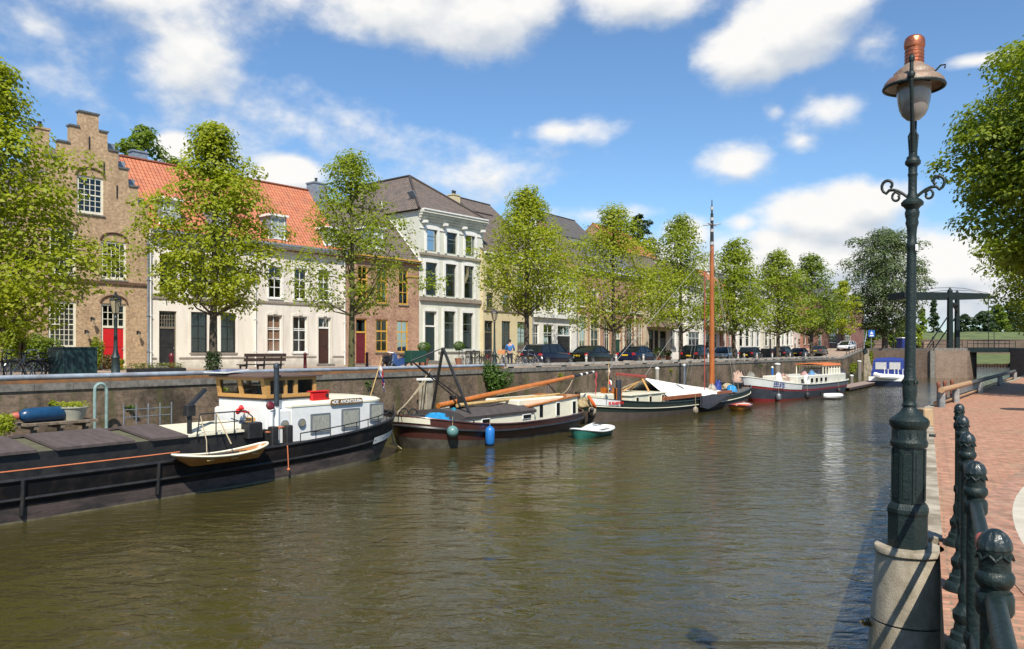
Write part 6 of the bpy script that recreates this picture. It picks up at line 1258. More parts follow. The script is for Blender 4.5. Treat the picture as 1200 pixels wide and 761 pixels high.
# floating jetty
a=Vector(gp(997,454.5,.35)); b=Vector(gp(1036,446.5,.35)); d_=(b-a); T=thing('jetty','long low floating wooden jetty leading to the blue and white boat','jetty',(a.x,a.y,0),math.atan2(d_.y,d_.x)); L_=d_.length
mb=MB()
for k in range(int(L_/.6)): mb.box(k*.6,k*.6+.57,-.0,1.6,.32,.40)
mb.build('deck_planks',mat('pink_grey_planks',(.32,.23,.19),(.22,.16,.13),3,.8),T); mb=MB()
for k in range(int(L_/4)): mb.tube([(k*4+1,.25,.0),(k*4+1,1.35,.0)],.25,10)
mb.box(0,L_,.03,.15,.1,.31); mb.build('float',darkwood,T)
# ---------------------------------------------------------------- H: blue canopied boat
Y=92.; X=(1056-CX)/F*Y; T=thing('motor_boat','white motor boat with royal blue canopy moored beyond the jetty','motor boat',(X,Y+2.5,0),ROT+R(4)); H=Hull(8.5,3.9,1.05,.95,1.4,14.,2.4,.85,.0,.08,-.4,2,2)
H.band('hull',mat('navy_hull',(.015,.02,.05),None,3,.35),T,0,.7,nv=2,n=30); H.band('topsides',boatwhite,T,.7,1,nv=1,n=30); H.deck('deck',boatwhite,T,dv=.98,inset=0); mb=MB(); mb.box(-4.26,-4.2,-1.9,1.9,.55,1.05); mb.build('transom',boatwhite,T); mb=MB(); mb.box(-4.26,-4.2,-1.9,1.9,-.3,.545); mb.build('lower_transom',MATS['navy_hull'],T)
mb=MB(); mb.loft([[(x*k-.8,y*k2,z) for x,y in ((-2.6,-1.75),(2.4,-1.6),(2.4,1.6),(-2.6,1.75))] for k,k2,z in ((1,1,1.05),(1,.98,1.7))]); mb.build('canopy_side',royal,T)
mb=MB(); mb.loft([[(x*k-.8,y*k2,z) for x,y in ((-2.6,-1.75),(2.4,-1.6),(2.4,1.6),(-2.6,1.75))] for k,k2,z in ((.97,.95,1.702),(.9,.86,2.9),(.8,.7,3.12),(.2,.1,3.2))]); mb.build('canopy',royal,T)
for a,b in ((-1.3,-.15),(.15,1.3)):
    mb=MB(); mb.loft([[(-3.38,y,z) if z<2 else (-3.25,y,z) for y in (a,b)] for z in (1.85,2.65)],False,closed=False); mb.build('window',mat('smoky_pane',(.35,.36,.36),(.5,.45,.4),4,.2),T)
q=thing('inflatable_boat','white inflatable boat carried across the stern of the blue canopied boat','dinghy',((1050-CX)/F*(Y-1.4),Y-1.4,1.05),R(-4)); mb=MB(); mb.tube([(-2.2,.1,.25),(-1.9,-.2,.05),(1.3,-.2,-.1),(1.5,.3,-.1),(-1.7,.4,.1)],.26,8,closed=True); mb.build('tube',boatwhite,q,True)
mb=MB()
for xx in (-1.1,0.,.9): mb.tube([(xx-.15,.0,.1),(xx-.2,-.1,.85),(xx+.2,-.1,.85),(xx+.25,0,0)],.05,6)
mb.build('davit_hoop',boatwhite,q,True)
# ================================================================ near quay: lamp, plinth, railing
LX,LY=(1063.5-CX)/F*6.16,6.16; K=F/LY    # px per metre at the lamp
lean=R(.8)
T=thing('lamp_plinth','tapered round stone pier carrying the tall green lamp post','plinth',(LX+.01,LY,0))
mb=MB(); mb.lathe([(.47,-1),(.385,.55),(.385,.555)],40); mb.lathe([(.384,.57),(.325,1.32)],40); mb.lathe([(.324,1.335),(.27,1.93)],40); mb.lathe([(.269,1.945),(.232,2.44)],40)
mb.box(.0,.5,-.10,.20,-1,2.42); mb.build('stone_course',palestone,T,True)
mb=MB(); mb.lathe([(.232,2.442),(.250,2.46),(.250,2.485),(.24,2.50)],40); mb.build('cap_ring',palestone,T,True)
T=thing('street_lamp','tall dark green cast iron lamp post with copper chimney on the near quay','street lamp',(LX,LY,2.502)); T.rotation_euler=(Matrix.Rotation(lean,3,'Y')@Matrix.Rotation(R(-31),3,'Z')).to_euler(); T.scale=(.91,.91,1)
zl=lambda y:(640-y)/K
mb=MB(); o8=dict(n=8,ph=PI/8)
mb.lathe([(.160,0),(.160,zl(603)),(.167,zl(600)),(.167,zl(596)),(.156,zl(592)),(.140,zl(589))],8,ph=PI/8)
mb.build('pedestal',iron,T)
mb=MB(); mb.lathe([(.133,zl(588.5)),(.129,zl(524))],8,ph=PI/8)
for i in range(8):
    a=PI/8+PI/4*i+PI/8; M=Matrix.Rotation(a,4,'Z'); mb.bbox(.117,.1275,-.034,.036,zl(583),zl(531),.004,M)
    a2=PI/8+PI/4*i; M=Matrix.Rotation(a2,4,'Z'); mb.box(.126,.138,-.008,.008,zl(587),zl(526),M)
mb.build('octagonal_shaft',iron,T)
mb=MB(); mb.lathe([(.138,zl(524)),(.146,zl(521)),(.146,zl(518)),(.134,zl(515)),(.132,zl(503)),(.146,zl(500)),(.155,zl(497)),(.155,zl(493)),(.138,zl(490)),(.115,zl(488)),(.075,zl(483)),(.052,zl(478)),(.048,zl(474))],16,ph=PI/8)
for i in range(8): M=Matrix.Rotation(PI/4*i,4,'Z'); mb.bbox(.115,.132,-.028,.03,zl(513),zl(505),.004,M)
mb.tube([(.15,-.02,zl(509)),(.20,-.02,zl(509))],.012,6); mb.build('capital_block',iron,T,True,sharp=30)
prof=[(.055,477),(.060,475),(.050,472),(.050,470),(.056,462),(.058,455),(.050,448),(.055,446),(.046,443),(.044,430),(.041,380),(.037,300),(.036,292),(.044,290),(.044,286),(.036,284),(.036,276),(.040,268),(.052,262),(.046,258),(.054,254),(.058,250),(.050,246),(.066,243),(.086,241),(.088,238),(.070,235),(.046,233),(.040,229),(.034,226),(.034,208),(.040,205),(.034,203),(.036,196),(.060,193),(.062,190),(.050,187),(.05,185),(.034,183),(.032,176)]
mb=MB(); mb.lathe([(r,zl(y)) for r,y in prof],20)
for i in range(8):
    a=PI/4*i; mb.tube([(.046*math.cos(a),.046*math.sin(a),zl(452)),(.062*math.cos(a),.062*math.sin(a),zl(449)),(.052*math.cos(a+.35),.052*math.sin(a+.35),zl(446))],.007,5)
mb.build('post',iron,T,True,sharp=35)
mb=MB()
for s in (-1,1):
    pts=[(s*.03,0,zl(232))]
    for q in range(1,8): a=q/7; pts.append((s*(.03+.15*a),0,zl(232)+.0+.07*math.sin(a*1.8)))
    c=Vector((s*.185,0,zl(219))); 
    for q in range(13): a=-1.3+q*.45; r=.062*(1-.055*q); pts.append((c.x+s*r*math.cos(a),0,c.z+r*math.sin(a)+.02))
    mb.tube(pts,[.013]*len(pts),6)
    pts=[(s*.09,0,zl(228))]; c=Vector((s*.10,0,zl(235)))
    for q in range(12): a=1.4-q*.5; r=.042*(1-.06*q); pts.append((c.x+s*(r*math.cos(a)+.02),0,c.z+r*math.sin(a)+.03))
    mb.tube(pts,.011,6)
mb.build('scroll_bracket',iron,T,True)
mb=MB()   # fork holding the lantern, in the depth direction
for s in (-1,1):
    mb.tube([(0,s*.02,zl(178)),(.0,s*.045,zl(165)),(0,s*.10,zl(150)),(0,s*.185,zl(128)),(0,s*.232,zl(108)),(0,s*.245,zl(95)),(0,s*.242,zl(84))],[.022,.022,.018,.015,.015,.016,.014],8)
    mb.sphere((0,s*.24,zl(80)),.024,10,8,(1,1,1.5)); mb.sphere((0,s*.245,zl(98)),.03,10,8,(1,.7,1))
mb.tube([(-.02,0,zl(180)),(-.03,0,zl(160)),(0,0,zl(150)),(.03,0,zl(160)),(.02,0,zl(180))],.014,6); mb.build('fork_arm',iron,T,True)
agedz=mat('aged_zinc_shade',(.25,.22,.17),(.22,.105,.06),9,.55,.2,detail=8,bump=.3)
mb=MB(); mb.lathe([(.235,zl(103)),(.232,zl(98)),(.205,zl(93)),(.165,zl(90)),(.158,zl(86)),(.125,zl(82)),(.085,zl(78)),(.075,zl(76))],40,caps=False); mb.lathe([(.228,zl(103)),(.20,zl(98)),(.13,zl(95))],40,caps=False); mb.build('lantern_shade',agedz,T,True)
mb=MB(); mb.tube([(.234*math.cos(a),.234*math.sin(a),zl(103)) for a in [2*PI*i/40 for i in range(40)]],.012,8,closed=True); mb.build('shade_rim',iron,T,True)
frost=mat('frosted_lamp_glass',(.22,.195,.175),(.17,.15,.135),8,.25,coat=.5)
mb=MB(); mb.lathe([(.135,zl(101)),(.132,zl(112)),(.125,zl(120)),(.112,zl(129)),(.088,zl(136)),(.05,zl(141)),(.004,zl(142.5))],32,caps=False); mb.build('glass_bowl',frost,T,True)
copper=mat('worn_copper',(.50,.17,.08),(.36,.10,.05),16,.38,.75,bump=.25,bscale=30,detail=6)
mb=MB(); mb.lathe([(.074,zl(78)),(.074,zl(58)),(.079,zl(57)),(.082,zl(55)),(.082,zl(50)),(.078,zl(48)),(.074,zl(46)),(.055,zl(43.4)),(.02,zl(42.6)),(.001,zl(42.4))],28)
for y in (62,66,70,74): mb.tube([(.075*math.cos(a),.075*math.sin(a),zl(y)) for a in [2*PI*i/28 for i in range(28)]],.0025,4,closed=True)
mb.build('copper_chimney',copper,T,True,sharp=30)
mb=MB(); mb.tube([(.16,-.05,zl(90)),(.20,-.05,zl(84)),(.235,-.05,zl(84)),(.23,-.05,zl(88))],.007,5); mb.build('latch',iron,T)
mb=MB(); mb.bbox(.03,.05,-.05,-.02,zl(295),zl(288),.003); mb.build('number_plate',white,T)
# railing posts with two rails
RD=math.atan2(1,.539); ru=Vector((.539,1)).normalized()
def rpx(Y): return (.539*Y+.115,Y)
Ys=[6.16,5.01,4.0,2.96,1.834]
proto=None; labs=['farthest of the five green railing posts, before the open gap','second farthest green railing post on the near quay','middle green railing post on the near quay','second nearest green railing post, with a red marked rail','nearest green railing post with worn dome cap, right foreground']
for i,Y in enumerate(Ys):
    x,y=rpx(Y)
    if proto is None:
        T=proto=thing('railing_post',labs[i],'railing post',(x,y,ZN+.002),RD-PI/2,'dark green railing posts along the near quay')
        k_=.74
        mb=MB(); mb.lathe([(r*k_,z) for r,z in [(.135,0),(.135,.03),(.12,.05),(.105,.06),(.10,.09),(.085,.10),(.075,.14),(.088,.16),(.09,.19),(.07,.21),(.052,.24),(.058,.27),(.058,.30),(.046,.32),(.042,.36),(.040,.95),(.042,.965)]],20,rf=lambda a:1+.04*abs(math.sin(a*4))); mb.build('post_shaft',iron,T,True,sharp=35)
        mb=MB(); mb.lathe([(r*k_,z) for r,z in [(.040,.955),(.050,.965),(.055,.972),(.055,.985),(.050,.992),(.045,.996),(.044,1.035),(.048,1.045)]],24)
        for k in range(8): a=PI/4*k; mb.tube([(.046*k_*math.cos(a-.35),.046*k_*math.sin(a-.35),1.035),(.050*k_*math.cos(a),.050*k_*math.sin(a),1.023),(.046*k_*math.cos(a+.35),.046*k_*math.sin(a+.35),1.035)],.004,5)
        mb.build('post_collar',iron,T,True,sharp=35)
        mb=MB(); mb.lathe([(.047*k_*math.cos(q*PI/16)+.0005,1.046+.045*math.sin(q*PI/16)) for q in range(9)],48,rf=lambda a:1+.045*math.cos(a*12)); mb.build('dome_cap',mat('worn_green_iron',(.008,.016,.016),(.10,.09,.07),22,.4,0,.25,60,coat=.2,lo=.62,hi=.75),T,True)
        for z in (.935,.45):
            mb=MB(); mb.lathe([(.036,z-.04),(.040,z-.03),(.040,z+.0),(.036,z+.012)],16); mb.build('rail_socket',iron,T,True)
    else: copy_tree(proto,None,(x,y,ZN+.002),RD-PI/2,labs[i])
YY=Ys+[.75]
for i in range(5):
    (xa,ya),(xb_,yb_)=rpx(YY[i]),rpx(YY[i+1])
    for z,lv in ((.985-.05,'upper'),(.45,'lower')):
        nm=('farthest','second farthest','middle','second nearest','nearest')[i]
        q=thing('handrail','%s rail in the %s bay of the green quay railing'%(lv,nm),'handrail',(xa,ya,ZN+z),0,'rails of the near quay railing')
        d=Vector((xb_-xa,yb_-ya)); u=d.normalized(); mb=MB(); mb.tube([(u.x*.03,u.y*.03,0),(d.x-u.x*.03,d.y-u.y*.03,0)],.0215,16); mb.build('rail',iron,q,True)
        if i==3 and lv=='upper': mb=MB(); mb.tube([(d.x*.50,d.y*.5,0),(d.x*.64,d.y*.64,0)],.0222,16); mb.build('red_mark',mat('faded_red_tape',(.42,.08,.05),(.3,.07,.05),30,.6),q,True)
# timber rail further along the near quay
pts=[gp(x,y,ZN) for x,y in ((1103,477.5),(1120,472),(1148,461.5),(1172,452.5),(1189,445.5))]
T=thing('low_railing','low weathered timber railing along the water past the lamp post','railing')
for i,p in enumerate(pts):
    mb=MB(); mb.bbox(p[0]-.08,p[0]+.08,p[1]-.08,p[1]+.08,ZN+.001,ZN+.40,.02); mb.build('rail_post',mat('grey_rail_paint',(.10,.12,.13),(.3,.28,.25),3,.7),T)
mb=MB(); mb.tube([(p[0],p[1],ZN+.46) for p in pts],.07,10); mb.build('top_rail',mat('rail_timber_grey',(.07,.08,.08),(.05,.05,.05),2,.7),T,True)
mb=MB(); a,b=Vector(pts[0]),Vector(pts[1]); e=b+(Vector(pts[2])-b)*.55; mb.tube([(a.x-.1,a.y-.2,ZN+.462),(b.x,b.y,ZN+.462),(e.x,e.y,ZN+.462)],.076,10); mb.build('worn_rail_end',mat('orange_timber',(.42,.24,.12),(.3,.2,.12),3,.8),T,True)
mb=MB(); mb.tube([(p[0]-.1,p[1]+.1,ZN+.1) for p in pts],.06,8); mb.build('foot_rail',MATS['orange_timber'],T,True)
for i,(x,y) in enumerate(((1111,461.5),(1118,459),(1126,456.5))):
    p=gp(x,y+14,ZN); q=thing('bollard',('rusty bollard, left of three by the timber railing','rusty bollard, middle of three by the timber railing','rusty bollard, right of three by the timber railing')[i],'bollard',(p[0]-.1,p[1]+.3,ZN)); mb=MB(); mb.lathe([(.06,0),(.05,.1),(.045,.52),(.055,.55),(.055,.6),(.03,.64)],12); mb.build('body',mat('rust_red',(.25,.08,.04),(.15,.05,.03),5,.8),q,True)
p=gp(1090,500,ZN); q=thing('fender_timber','upright pale timber fender post at the water edge behind the lamp','timber post',(8.24,16.,0)); mb=MB(); mb.bbox(-.1,.1,-.15,.15,-1,2.85,.02); mb.build('timber',mat('pale_timber',(.45,.30,.16),(.3,.22,.14),3,.8),q)  # pale tan timber mottled with darker brown
q=thing('drain_cover','small dark drain cover in the brick pavement at the right','drain cover',(*gp(1196,480,ZN)[:2],ZN+.004)); mb=MB(); mb.lathe([(.45,0),(.45,.008),(.4,.01)],20); mb.build('cover',darkwood,q)
bush('weeds','small tuft of orange brown weeds growing on the stone pier',(LX-.33,LY-.02,1.87),.05,.05,.05,MATS['dry_leaves'],91,60,.03,cat='plant')
bush('weeds','green tuft of weeds low on the stone pier above the water',(LX-.38,LY-.05,1.1),.05,.05,.06,lf2,92,70,.03,cat='plant')
# ================================================================ drawbridge
BX0=(1131-CX)/F*118; BX1=73.2; T=thing('drawbridge','dark green double drawbridge with tall portal posts and balance beams','drawbridge',(0,0,0))
bg_=mat('bridge_dark_green',(.006,.013,.013),(.012,.02,.019),2,.6,spec=.25)
mb=MB(); mb.prism([(66.72,118.2),(BX1-.02,118.2),(77.6,124),(71.1,124)],ZT-.25,ZT+.05,'z'); mb.build('deck',mat('deck_asphalt',(.06,.06,.06),None,3,.9),T)
mb=MB()
for y in (118.0,124.0): o_=(y-118)*.75; mb.box(66.5+o_,BX1+.1+o_,y,y+.18,ZT-.62,ZT+.1)
for k in range(6): mb.prism([(67+k*1.1,118.2),(67.15+k*1.1,118.2),(71.5+k*1.1,124),(71.35+k*1.1,124)],ZT-.6,ZT-.26,'z')
mb.build('girder',bg_,T)
mb=MB(); mb.prism([(66.75,118.3),(67.25,118.3),(71.7,124),(71.2,124)],-1,ZT-.76,'z'); mb.build('pier',mat('dark_pier',(.03,.03,.03),None,2,.7),T)
xp=(1113.2-CX)/F*118.6; ztop=zt_p=EYE+(HY-346)/F*118.6
posts=[(xp,118.6,.34),((1121.6-CX)/F*123.6,123.6,.30)]
mb=MB()
for (x,y,r) in posts: 
    mb=MB(); mb.loft([[(x-r,y-r,ZT),(x+r,y-r,ZT),(x+r,y+r,ZT),(x-r,y+r,ZT)],[(x-r*.8,y-r*.8,ztop+.6),(x+r*.8,y-r*.8,ztop+.6),(x+r*.8,y+r*.8,ztop+.6),(x-r*.8,y+r*.8,ztop+.6)],[(x,y,ztop+1.2)]*4]); mb.build('portal_post',bg_,T)
(x0p,y0p,_),(x1p,y1p,_)=posts
mb=MB(); mb.tube([(x0p,y0p,ztop-1.2),(x1p,y1p,ztop-1.2)],.25,6); mb.tube([(x0p,y0p,ztop-2.4),((x0p+x1p)/2,(y0p+y1p)/2,ztop-1.4),(x1p,y1p,ztop-2.4)],.15,6); mb.build('portal_beam',bg_,T)
for (x,y,_) in posts:
    mb=MB(); mb.loft([[(x+a,y-.18,ztop-h),(x+a,y+.18,ztop-h),(x+a,y+.18,ztop+h),(x+a,y-.18,ztop+h)] for a,h in ((-6.8,.38),(-6.,.44),(0,.40),(5.9,.22))]); mb.build('balance_beam',bg_,T)
    mb=MB(); mb.tube([(x-7,y,ztop+.45),(x-2,y,ztop+1.05),(x,y,ztop+1.1),(x+2,y,ztop+1.0),(x+5.6,y,ztop+.3)],.035,5); mb.build('top_tie',bg_,T)
    mb=MB(); mb.tube([(x+5.7,y,ztop-.2),(x+5.7,y,ZT+.1)],.05,5); mb.build('lifting_rod',bg_,T); 
    mb=MB(); mb.tube([(x-.2,y,ztop-3.),(x-3.4,y,ZT+.1)],.10,5); mb.build('stay_strut',bg_,T)
mb=MB(); mb.bbox(x0p-6.9,x0p-5.8,y0p+.2,y1p-.2,ztop-.5,ztop+.5,.05); mb.build('counterweight',bg_,T)
def fence_run(label,pts,h,m,name='railing',step=1.5,cat='railing'):
    T=thing(name,label,cat); mb=MB(); mp=MB()
    for a,b in zip(pts[:-1],pts[1:]):
        a,b=Vector(a),Vector(b); k=max(1,int((b-a).length/step))
        for i in range(k+1): p=a.lerp(b,i/k); mp.tube([p,p+Vector((0,0,h))],.045,5)
        for f_ in (1,.55): mb.tube([a+Vector((0,0,h*f_)),b+Vector((0,0,h*f_))],.035,5)
    mb.build('rails',m,T); mp.build('uprights',m,T); return T
fence_run('dark railing along the water side of the bridge deck',[(67,118.05,ZT+.1),(BX1,118.05,ZT+.1)],1.05,bg_)
fence_run('dark railing on the far side of the bridge deck',[(71.4,124.1,ZT+.1),(77.9,124.1,ZT+.1)],1.05,bg_)
fence_run('dark railing on top of the graffiti abutment',[(59.5,121.8,ZT),(62.2,118.3,ZT),(66.4,118.3,ZT)],1.05,bg_)
fence_run('black railing up the ramp at the end of the far quay',[(*W(s1+4,WALLP+.4)[:2],ZS+.3),(A_[0]+.1,A_[1]+.3,ZT),(A_[0]+2.5,A_[1]-3.8,ZT)],1.0,blackm)
fence_run('grey stair handrail near the foot of the willow',[(A_[0]+1.2,A_[1]+3,ZT),(A_[0]+4.2,A_[1]+9,ZT+2.2)],.9,steel)
wallrun('bridge_abutment','right hand bridge abutment of pale brick at the edge of the photo',[(73.2,112,ZT),(73.2,117.9,ZT),(78,124.4,ZT),(95,152,ZT)][::-1],-1,-.5,abm,stone,.35,cat='abutment')
T=thing('bridge_abutment','front face of the right hand abutment beside the bridge opening','abutment'); mb=MB(); mb.box(73.25,84,111.6,112.0,-1,ZT-.3); mb.build('brickwork',abm,T); mb=MB(); mb.box(73.0,84,111.5,112.2,ZT-.298,ZT+.02); mb.build('coping',stone,T)
def simple_lamp(label,x,y,z,h,group='distant lamp posts'):
    T=thing('street_lamp',label,'street lamp',(x,y,z),0,group); mb=MB(); mb.lathe([(.16,0),(.12,.3),(.07,.5),(.05,h-.6)],8); mb.build('post',blackm,T,True)
    mb=MB(); mb.lathe([(.10,h-.6),(.2,h-.15)],6); mb.build('lantern_glass',mat('lantern_glass',(.35,.3,.2),None,4,.2),T); mb=MB(); mb.lathe([(.24,h-.148),(.12,h+.05),(.03,h+.2)],6); mb.build('lantern_cap',blackm,T)
for lab,x,Y,yt in (('street lamp left of the near lamp post, by the willow',1048,132,384),('street lamp at the end of the parked cars',981,125,385),('white globe lamp standing on the abutment by the bridge',1093.5,119,394)):
    z=ZT if x>1000 else ZS+.2; simple_lamp(lab,(x-CX)/F*Y,Y,z,(HY-yt)/F*Y+EYE-z-.2)
q=thing('road_sign','blue and white road sign on a pole before the willow','road sign',((1021-CX)/F*124,124,ZT)); mb=MB(); mb.tube([(0,0,0),(0,0,2.9)],.06,6); mb.build('pole',greym,q); mb=MB(); mb.bbox(-.5,.5,-.12,-.07,1.75,2.8,.02); sg=mb.build('sign_panel',mat('sign_blue',(.02,.12,.45),None,3,.4),q); mb=MB(); mb.box(-.3,.3,-.135,-.121,1.85,2.05); mb.add([(-.25,-.135,2.2),(.25,-.135,2.2),(0,-.135,2.65)],[(0,1,2)]); mb.build('sign_symbol',white,sg)
q=thing('control_cabin','small blue and white kiosk behind the lamp post','kiosk',((1062-CX)/F*128,128,ZT)); mb=MB(); mb.bbox(-1.1,1.1,-1,1,0,1.6,.05); mb.build('body',royal,q); mb=MB(); mb.bbox(-1.2,1.2,-1.1,1.1,1.6,1.75,.03); mb.build('roof',white,q); mb=MB(); mb.box(-.7,.7,-1.04,-1.01,.8,1.4); mb.build('window',darkglass,q)
q=thing('bridge_barrier','brick pillar with raised red and white barrier near the bridge','barrier',((1085-CX)/F*121,121,ZT)); mb=MB(); mb.bbox(-.5,.9,-.4,.4,0,.95,.03); mb.build('pillar',abm,q); mb=MB(); mb.tube([(-1.6,0,.3),(-1.6,0,4.6)],.09,8); mb.build('pole',white,q)
# ================================================================ far street furniture
def lampfar(x,p,yt,label):
    T=cthing('street_lamp',label,'street lamp',sx(x,p),p,ZS,0,'old lantern posts on the far quay'); h=zz(x,yt,p)-ZS
    mb=MB(); mb.lathe([(.20,0),(.20,.12),(.15,.18),(.13,.75),(.16,.8),(.10,.95),(.075,1.1),(.065,1.5),(.05,h-.95),(.08,h-.9),(.05,h-.82),(.09,h-.74)],12); mb.build('post',mat('dark_green_post',(.02,.035,.035),None,6,.5),T,True)
    mb=MB(); mb.lathe([(.11,h-.74),(.21,h-.28)],6,caps=True); mb.build('lantern_glass',mat('lantern_glass',(.35,.3,.2),None,4,.2),T)
    mb=MB()
    for k in range(6): a=PI/3*k; mb.tube([(.115*math.cos(a),.115*math.sin(a),h-.74),(.215*math.cos(a),.215*math.sin(a),h-.28)],.014,4)
    mb.lathe([(.235,h-.28),(.20,h-.22),(.08,h-.08),(.05,h-.06),(.05,h-.02),(.015,h+.04)],6); mb.build('lantern_cap',blackm,T)
lampfar(135.5,27.9,343,'old hexagonal lantern post before the red door')
lampfar(579.5,30.5,362,'old hexagonal lantern post before the pale yellow house')
# quay rail, a long pipe on brackets
T=cthing('quay_rail','long grey blue pipe rail along the edge of the far quay','rail',0,WALLP+.12,ZS+.02); mb=MB(); a,b=-20,sx(592,WALLP); mb.tube([(x,0,.20) for x in (a,b)],.085,10); mb.build('pipe',mat('blue_white_pipe',(.42,.48,.55),(.26,.26,.28),1.5,.45,.3,detail=8,stretch=(1,1,1)),T,True)
mb=MB(); mb.box(a,b,-.05,.05,.005,.112); mb.build('rusty_footing',mat('rust',(.30,.13,.04),(.12,.07,.04),1.2,.9,detail=8),T)
s=sx(592,WALLP)+1.; k=0
while s<sx(985,WALLP):
    k+=1; s+=5.0
T=cthing('quay_kerb_beam','low pale timber beam on blocks at the quay edge before the parked cars','kerb beam',0,WALLP+.3,ZS+.02); mb=MB(); a,b=sx(600,WALLP),sx(985,WALLP); x=a
while x<b-3: mb.bbox(x,x+2.9,-.1,.1,.09,.25,.01); x+=3
mb.build('beam',mat('pale_beam',(.42,.40,.36),(.25,.22,.18),1.2,.8),T); mb=MB(); x=a
while x<b-3: mb.box(x+.2,x+.45,-.12,.12,.002,.088); x+=3
mb.build('block',rubber,T)
# benches, planters, bollards
def bench(x0,x1,p,label,m=darkwood):
    a,b=sx(x0,p),sx(x1,p); T=cthing('park_bench',label,'bench',(a+b)/2,p,ZS); w=(b-a)/2
    mb=MB()
    for k in range(3): mb.bbox(-w,w,-.25+.16*k,-.12+.16*k,.42,.46,.008)
    mb.build('seat',m,T); mb=MB()
    for k in range(2): mb.bbox(-w,w,-.36-.03*k,-.32-.03*k,.58+.20*k,.72+.20*k,.008)
    mb.build('backrest',m,T)
    for xx in (-w+.2,0,w-.2): mb=MB(); mb.box(xx-.03,xx+.03,-.30,.22,.36,.418); mb.box(xx-.03,xx+.03,.14,.20,0,.36); mb.loft([[(xx-.03,-.24,0),(xx+.03,-.24,0),(xx+.03,-.18,0),(xx-.03,-.18,0)],[(xx-.03,-.32,.9),(xx+.03,-.32,.9),(xx+.03,-.29,.9),(xx-.03,-.29,.9)]]); mb.build('leg',blackm,T)
bench(280,329,29.2,'dark slatted bench on the quay above the barge wheelhouse')
def planter(x,p,label,w=.9,seed=1,flower=None):
    T=cthing('planter_box',label,'planter',sx(x,p),p,ZS); mb=MB(); mb.bbox(-w,w,-.28,.28,0,.38,.02); mb.build('box',blackm,T); mb=MB(); mb.box(-w+.03,w-.03,-.25,.25,.382,.39); mb.build('soil',soil,T)
    rng=np.random.default_rng(seed); n=500; c_=np.stack([rng.uniform(-w,w,n),rng.uniform(-.28,.28,n),.38+rng.uniform(0,.2,n)],1); leafmesh('plants',c_,np.tile([0,0,1.],(n,1)),.09,flower or lf2,T,rng)
hea=leafmat('straw_green_leaves',(.25,.26,.08),(.14,.16,.05),.3)
planter(184,28.2,'long black planter box with straw green plants at the quay edge',1.05,1,hea)
planter(352,39.5,'small plant trough at the foot of the beige house',.5,2) if 0 else None
for i,(x,p,lab) in enumerate(((201,30.,'maroon iron bollard beside the long planter box'),(357.5,36,'maroon iron bollard before the beige rendered house'),(430,36.5,'maroon iron bollard before the maroon door'))):
    q=cthing('bollard',lab,'bollard',sx(x,p),p,ZS,0,'maroon bollards'); mb=MB(); mb.lathe([(.11,0),(.10,.1),(.085,.75),(.11,.8),(.10,.88),(.04,.95)],12); mb.build('body',darkred,q,True)
q=cthing('storage_container','large dark green container beside the bicycles','container',sx(85.5,29.6),29.6,ZS); w=(sx(106,29.6)-sx(66,29.6))/2; mb=MB(); mb.bbox(-w,w,-.55,.55,.06,1.12,.02)
mb.build('body',greenp if 0 else mat('blue_green_container',(.012,.035,.038),(.02,.05,.05),1.5,.45),q)
for x_ in (-w*.66,-w*.33,0,w*.33,w*.66): mb=MB(); mb.box(x_-.02,x_+.02,-.575,-.552,.1,1.08); mb.build('rib',MATS['blue_green_container'],q)
mb=MB(); mb.bbox(-w-.03,w+.03,-.58,.58,1.122,1.18,.01); mb.build('lid',MATS['blue_green_container'],q)
q=cthing('electrical_cabinet','bottle green box on legs at the quay edge before the grey house','cabinet',sx(487,28.6),28.6,ZS); mb=MB(); mb.bbox(-.62,.62,-.25,.25,.42,1.05,.02); mb.build('body',greenp,q); mb=MB(); 
for x_ in (-.6,.52):
    for y_ in (-.23,.17): mb.box(x_,x_+.08,y_,y_+.06,0,.418)
mb.build('leg',blackm,q)
def topiary(x,p,label,yc,r,seed):
    q=cthing('topiary_tree',label,'topiary',sx(x,p),p,ZS); z=zz(x,yc,p)-ZS; mb=MB(); mb.lathe([(.22,0),(.32,.45),(.34,.46),(.34,.50),(.28,.50),(.01,.47)],14); mb.build('pot',mat('terracotta',(.32,.13,.07),None,4,.8),q,True)
    mb=MB(); mb.tube([(0,0,.45),(0.01,0,z)],.03,6); mb.build('trunk',bark,q); rng=np.random.default_rng(seed); n=1300; d=rng.normal(0,1,(n,3)); d/=np.linalg.norm(d,axis=1)[:,None]; rr=(rng.uniform(.5,1,n)**.4*r)[:,None]
    leafmesh('crown',np.array([0,0,z])+d*rr*np.array([1,1,.78]),d,.08,MATS['shrub_leaves'],q,rng)
topiary(497,36.0,'clipped ball tree in a pot left of the grey house door',407,.46,1); topiary(538,36.2,'clipped ball tree in a pot right of the grey house door',405.5,.43,2)
topiary(771,33.5,'clipped bush in a pot before the canopied entrance',413,.6,3); topiary(783,33.5,'small dark clipped bush beside the pinkish house door',414,.4,4)
q=cthing('flower_tub','tub of red geraniums by the olive doored yellow house','planter',sx(571,36.4),36.4,ZS); mb=MB(); mb.lathe([(.25,0),(.33,.42),(.3,.43),(.01,.4)],12); mb.build('tub',MATS['terracotta'],q); rng=np.random.default_rng(4); n=160; c_=np.stack([rng.uniform(-.3,.3,n),rng.uniform(-.3,.3,n),.42+rng.uniform(0,.3,n)],1); leafmesh('flowers',c_,np.tile([0,0,1.],(n,1)),.1,red,q,rng)
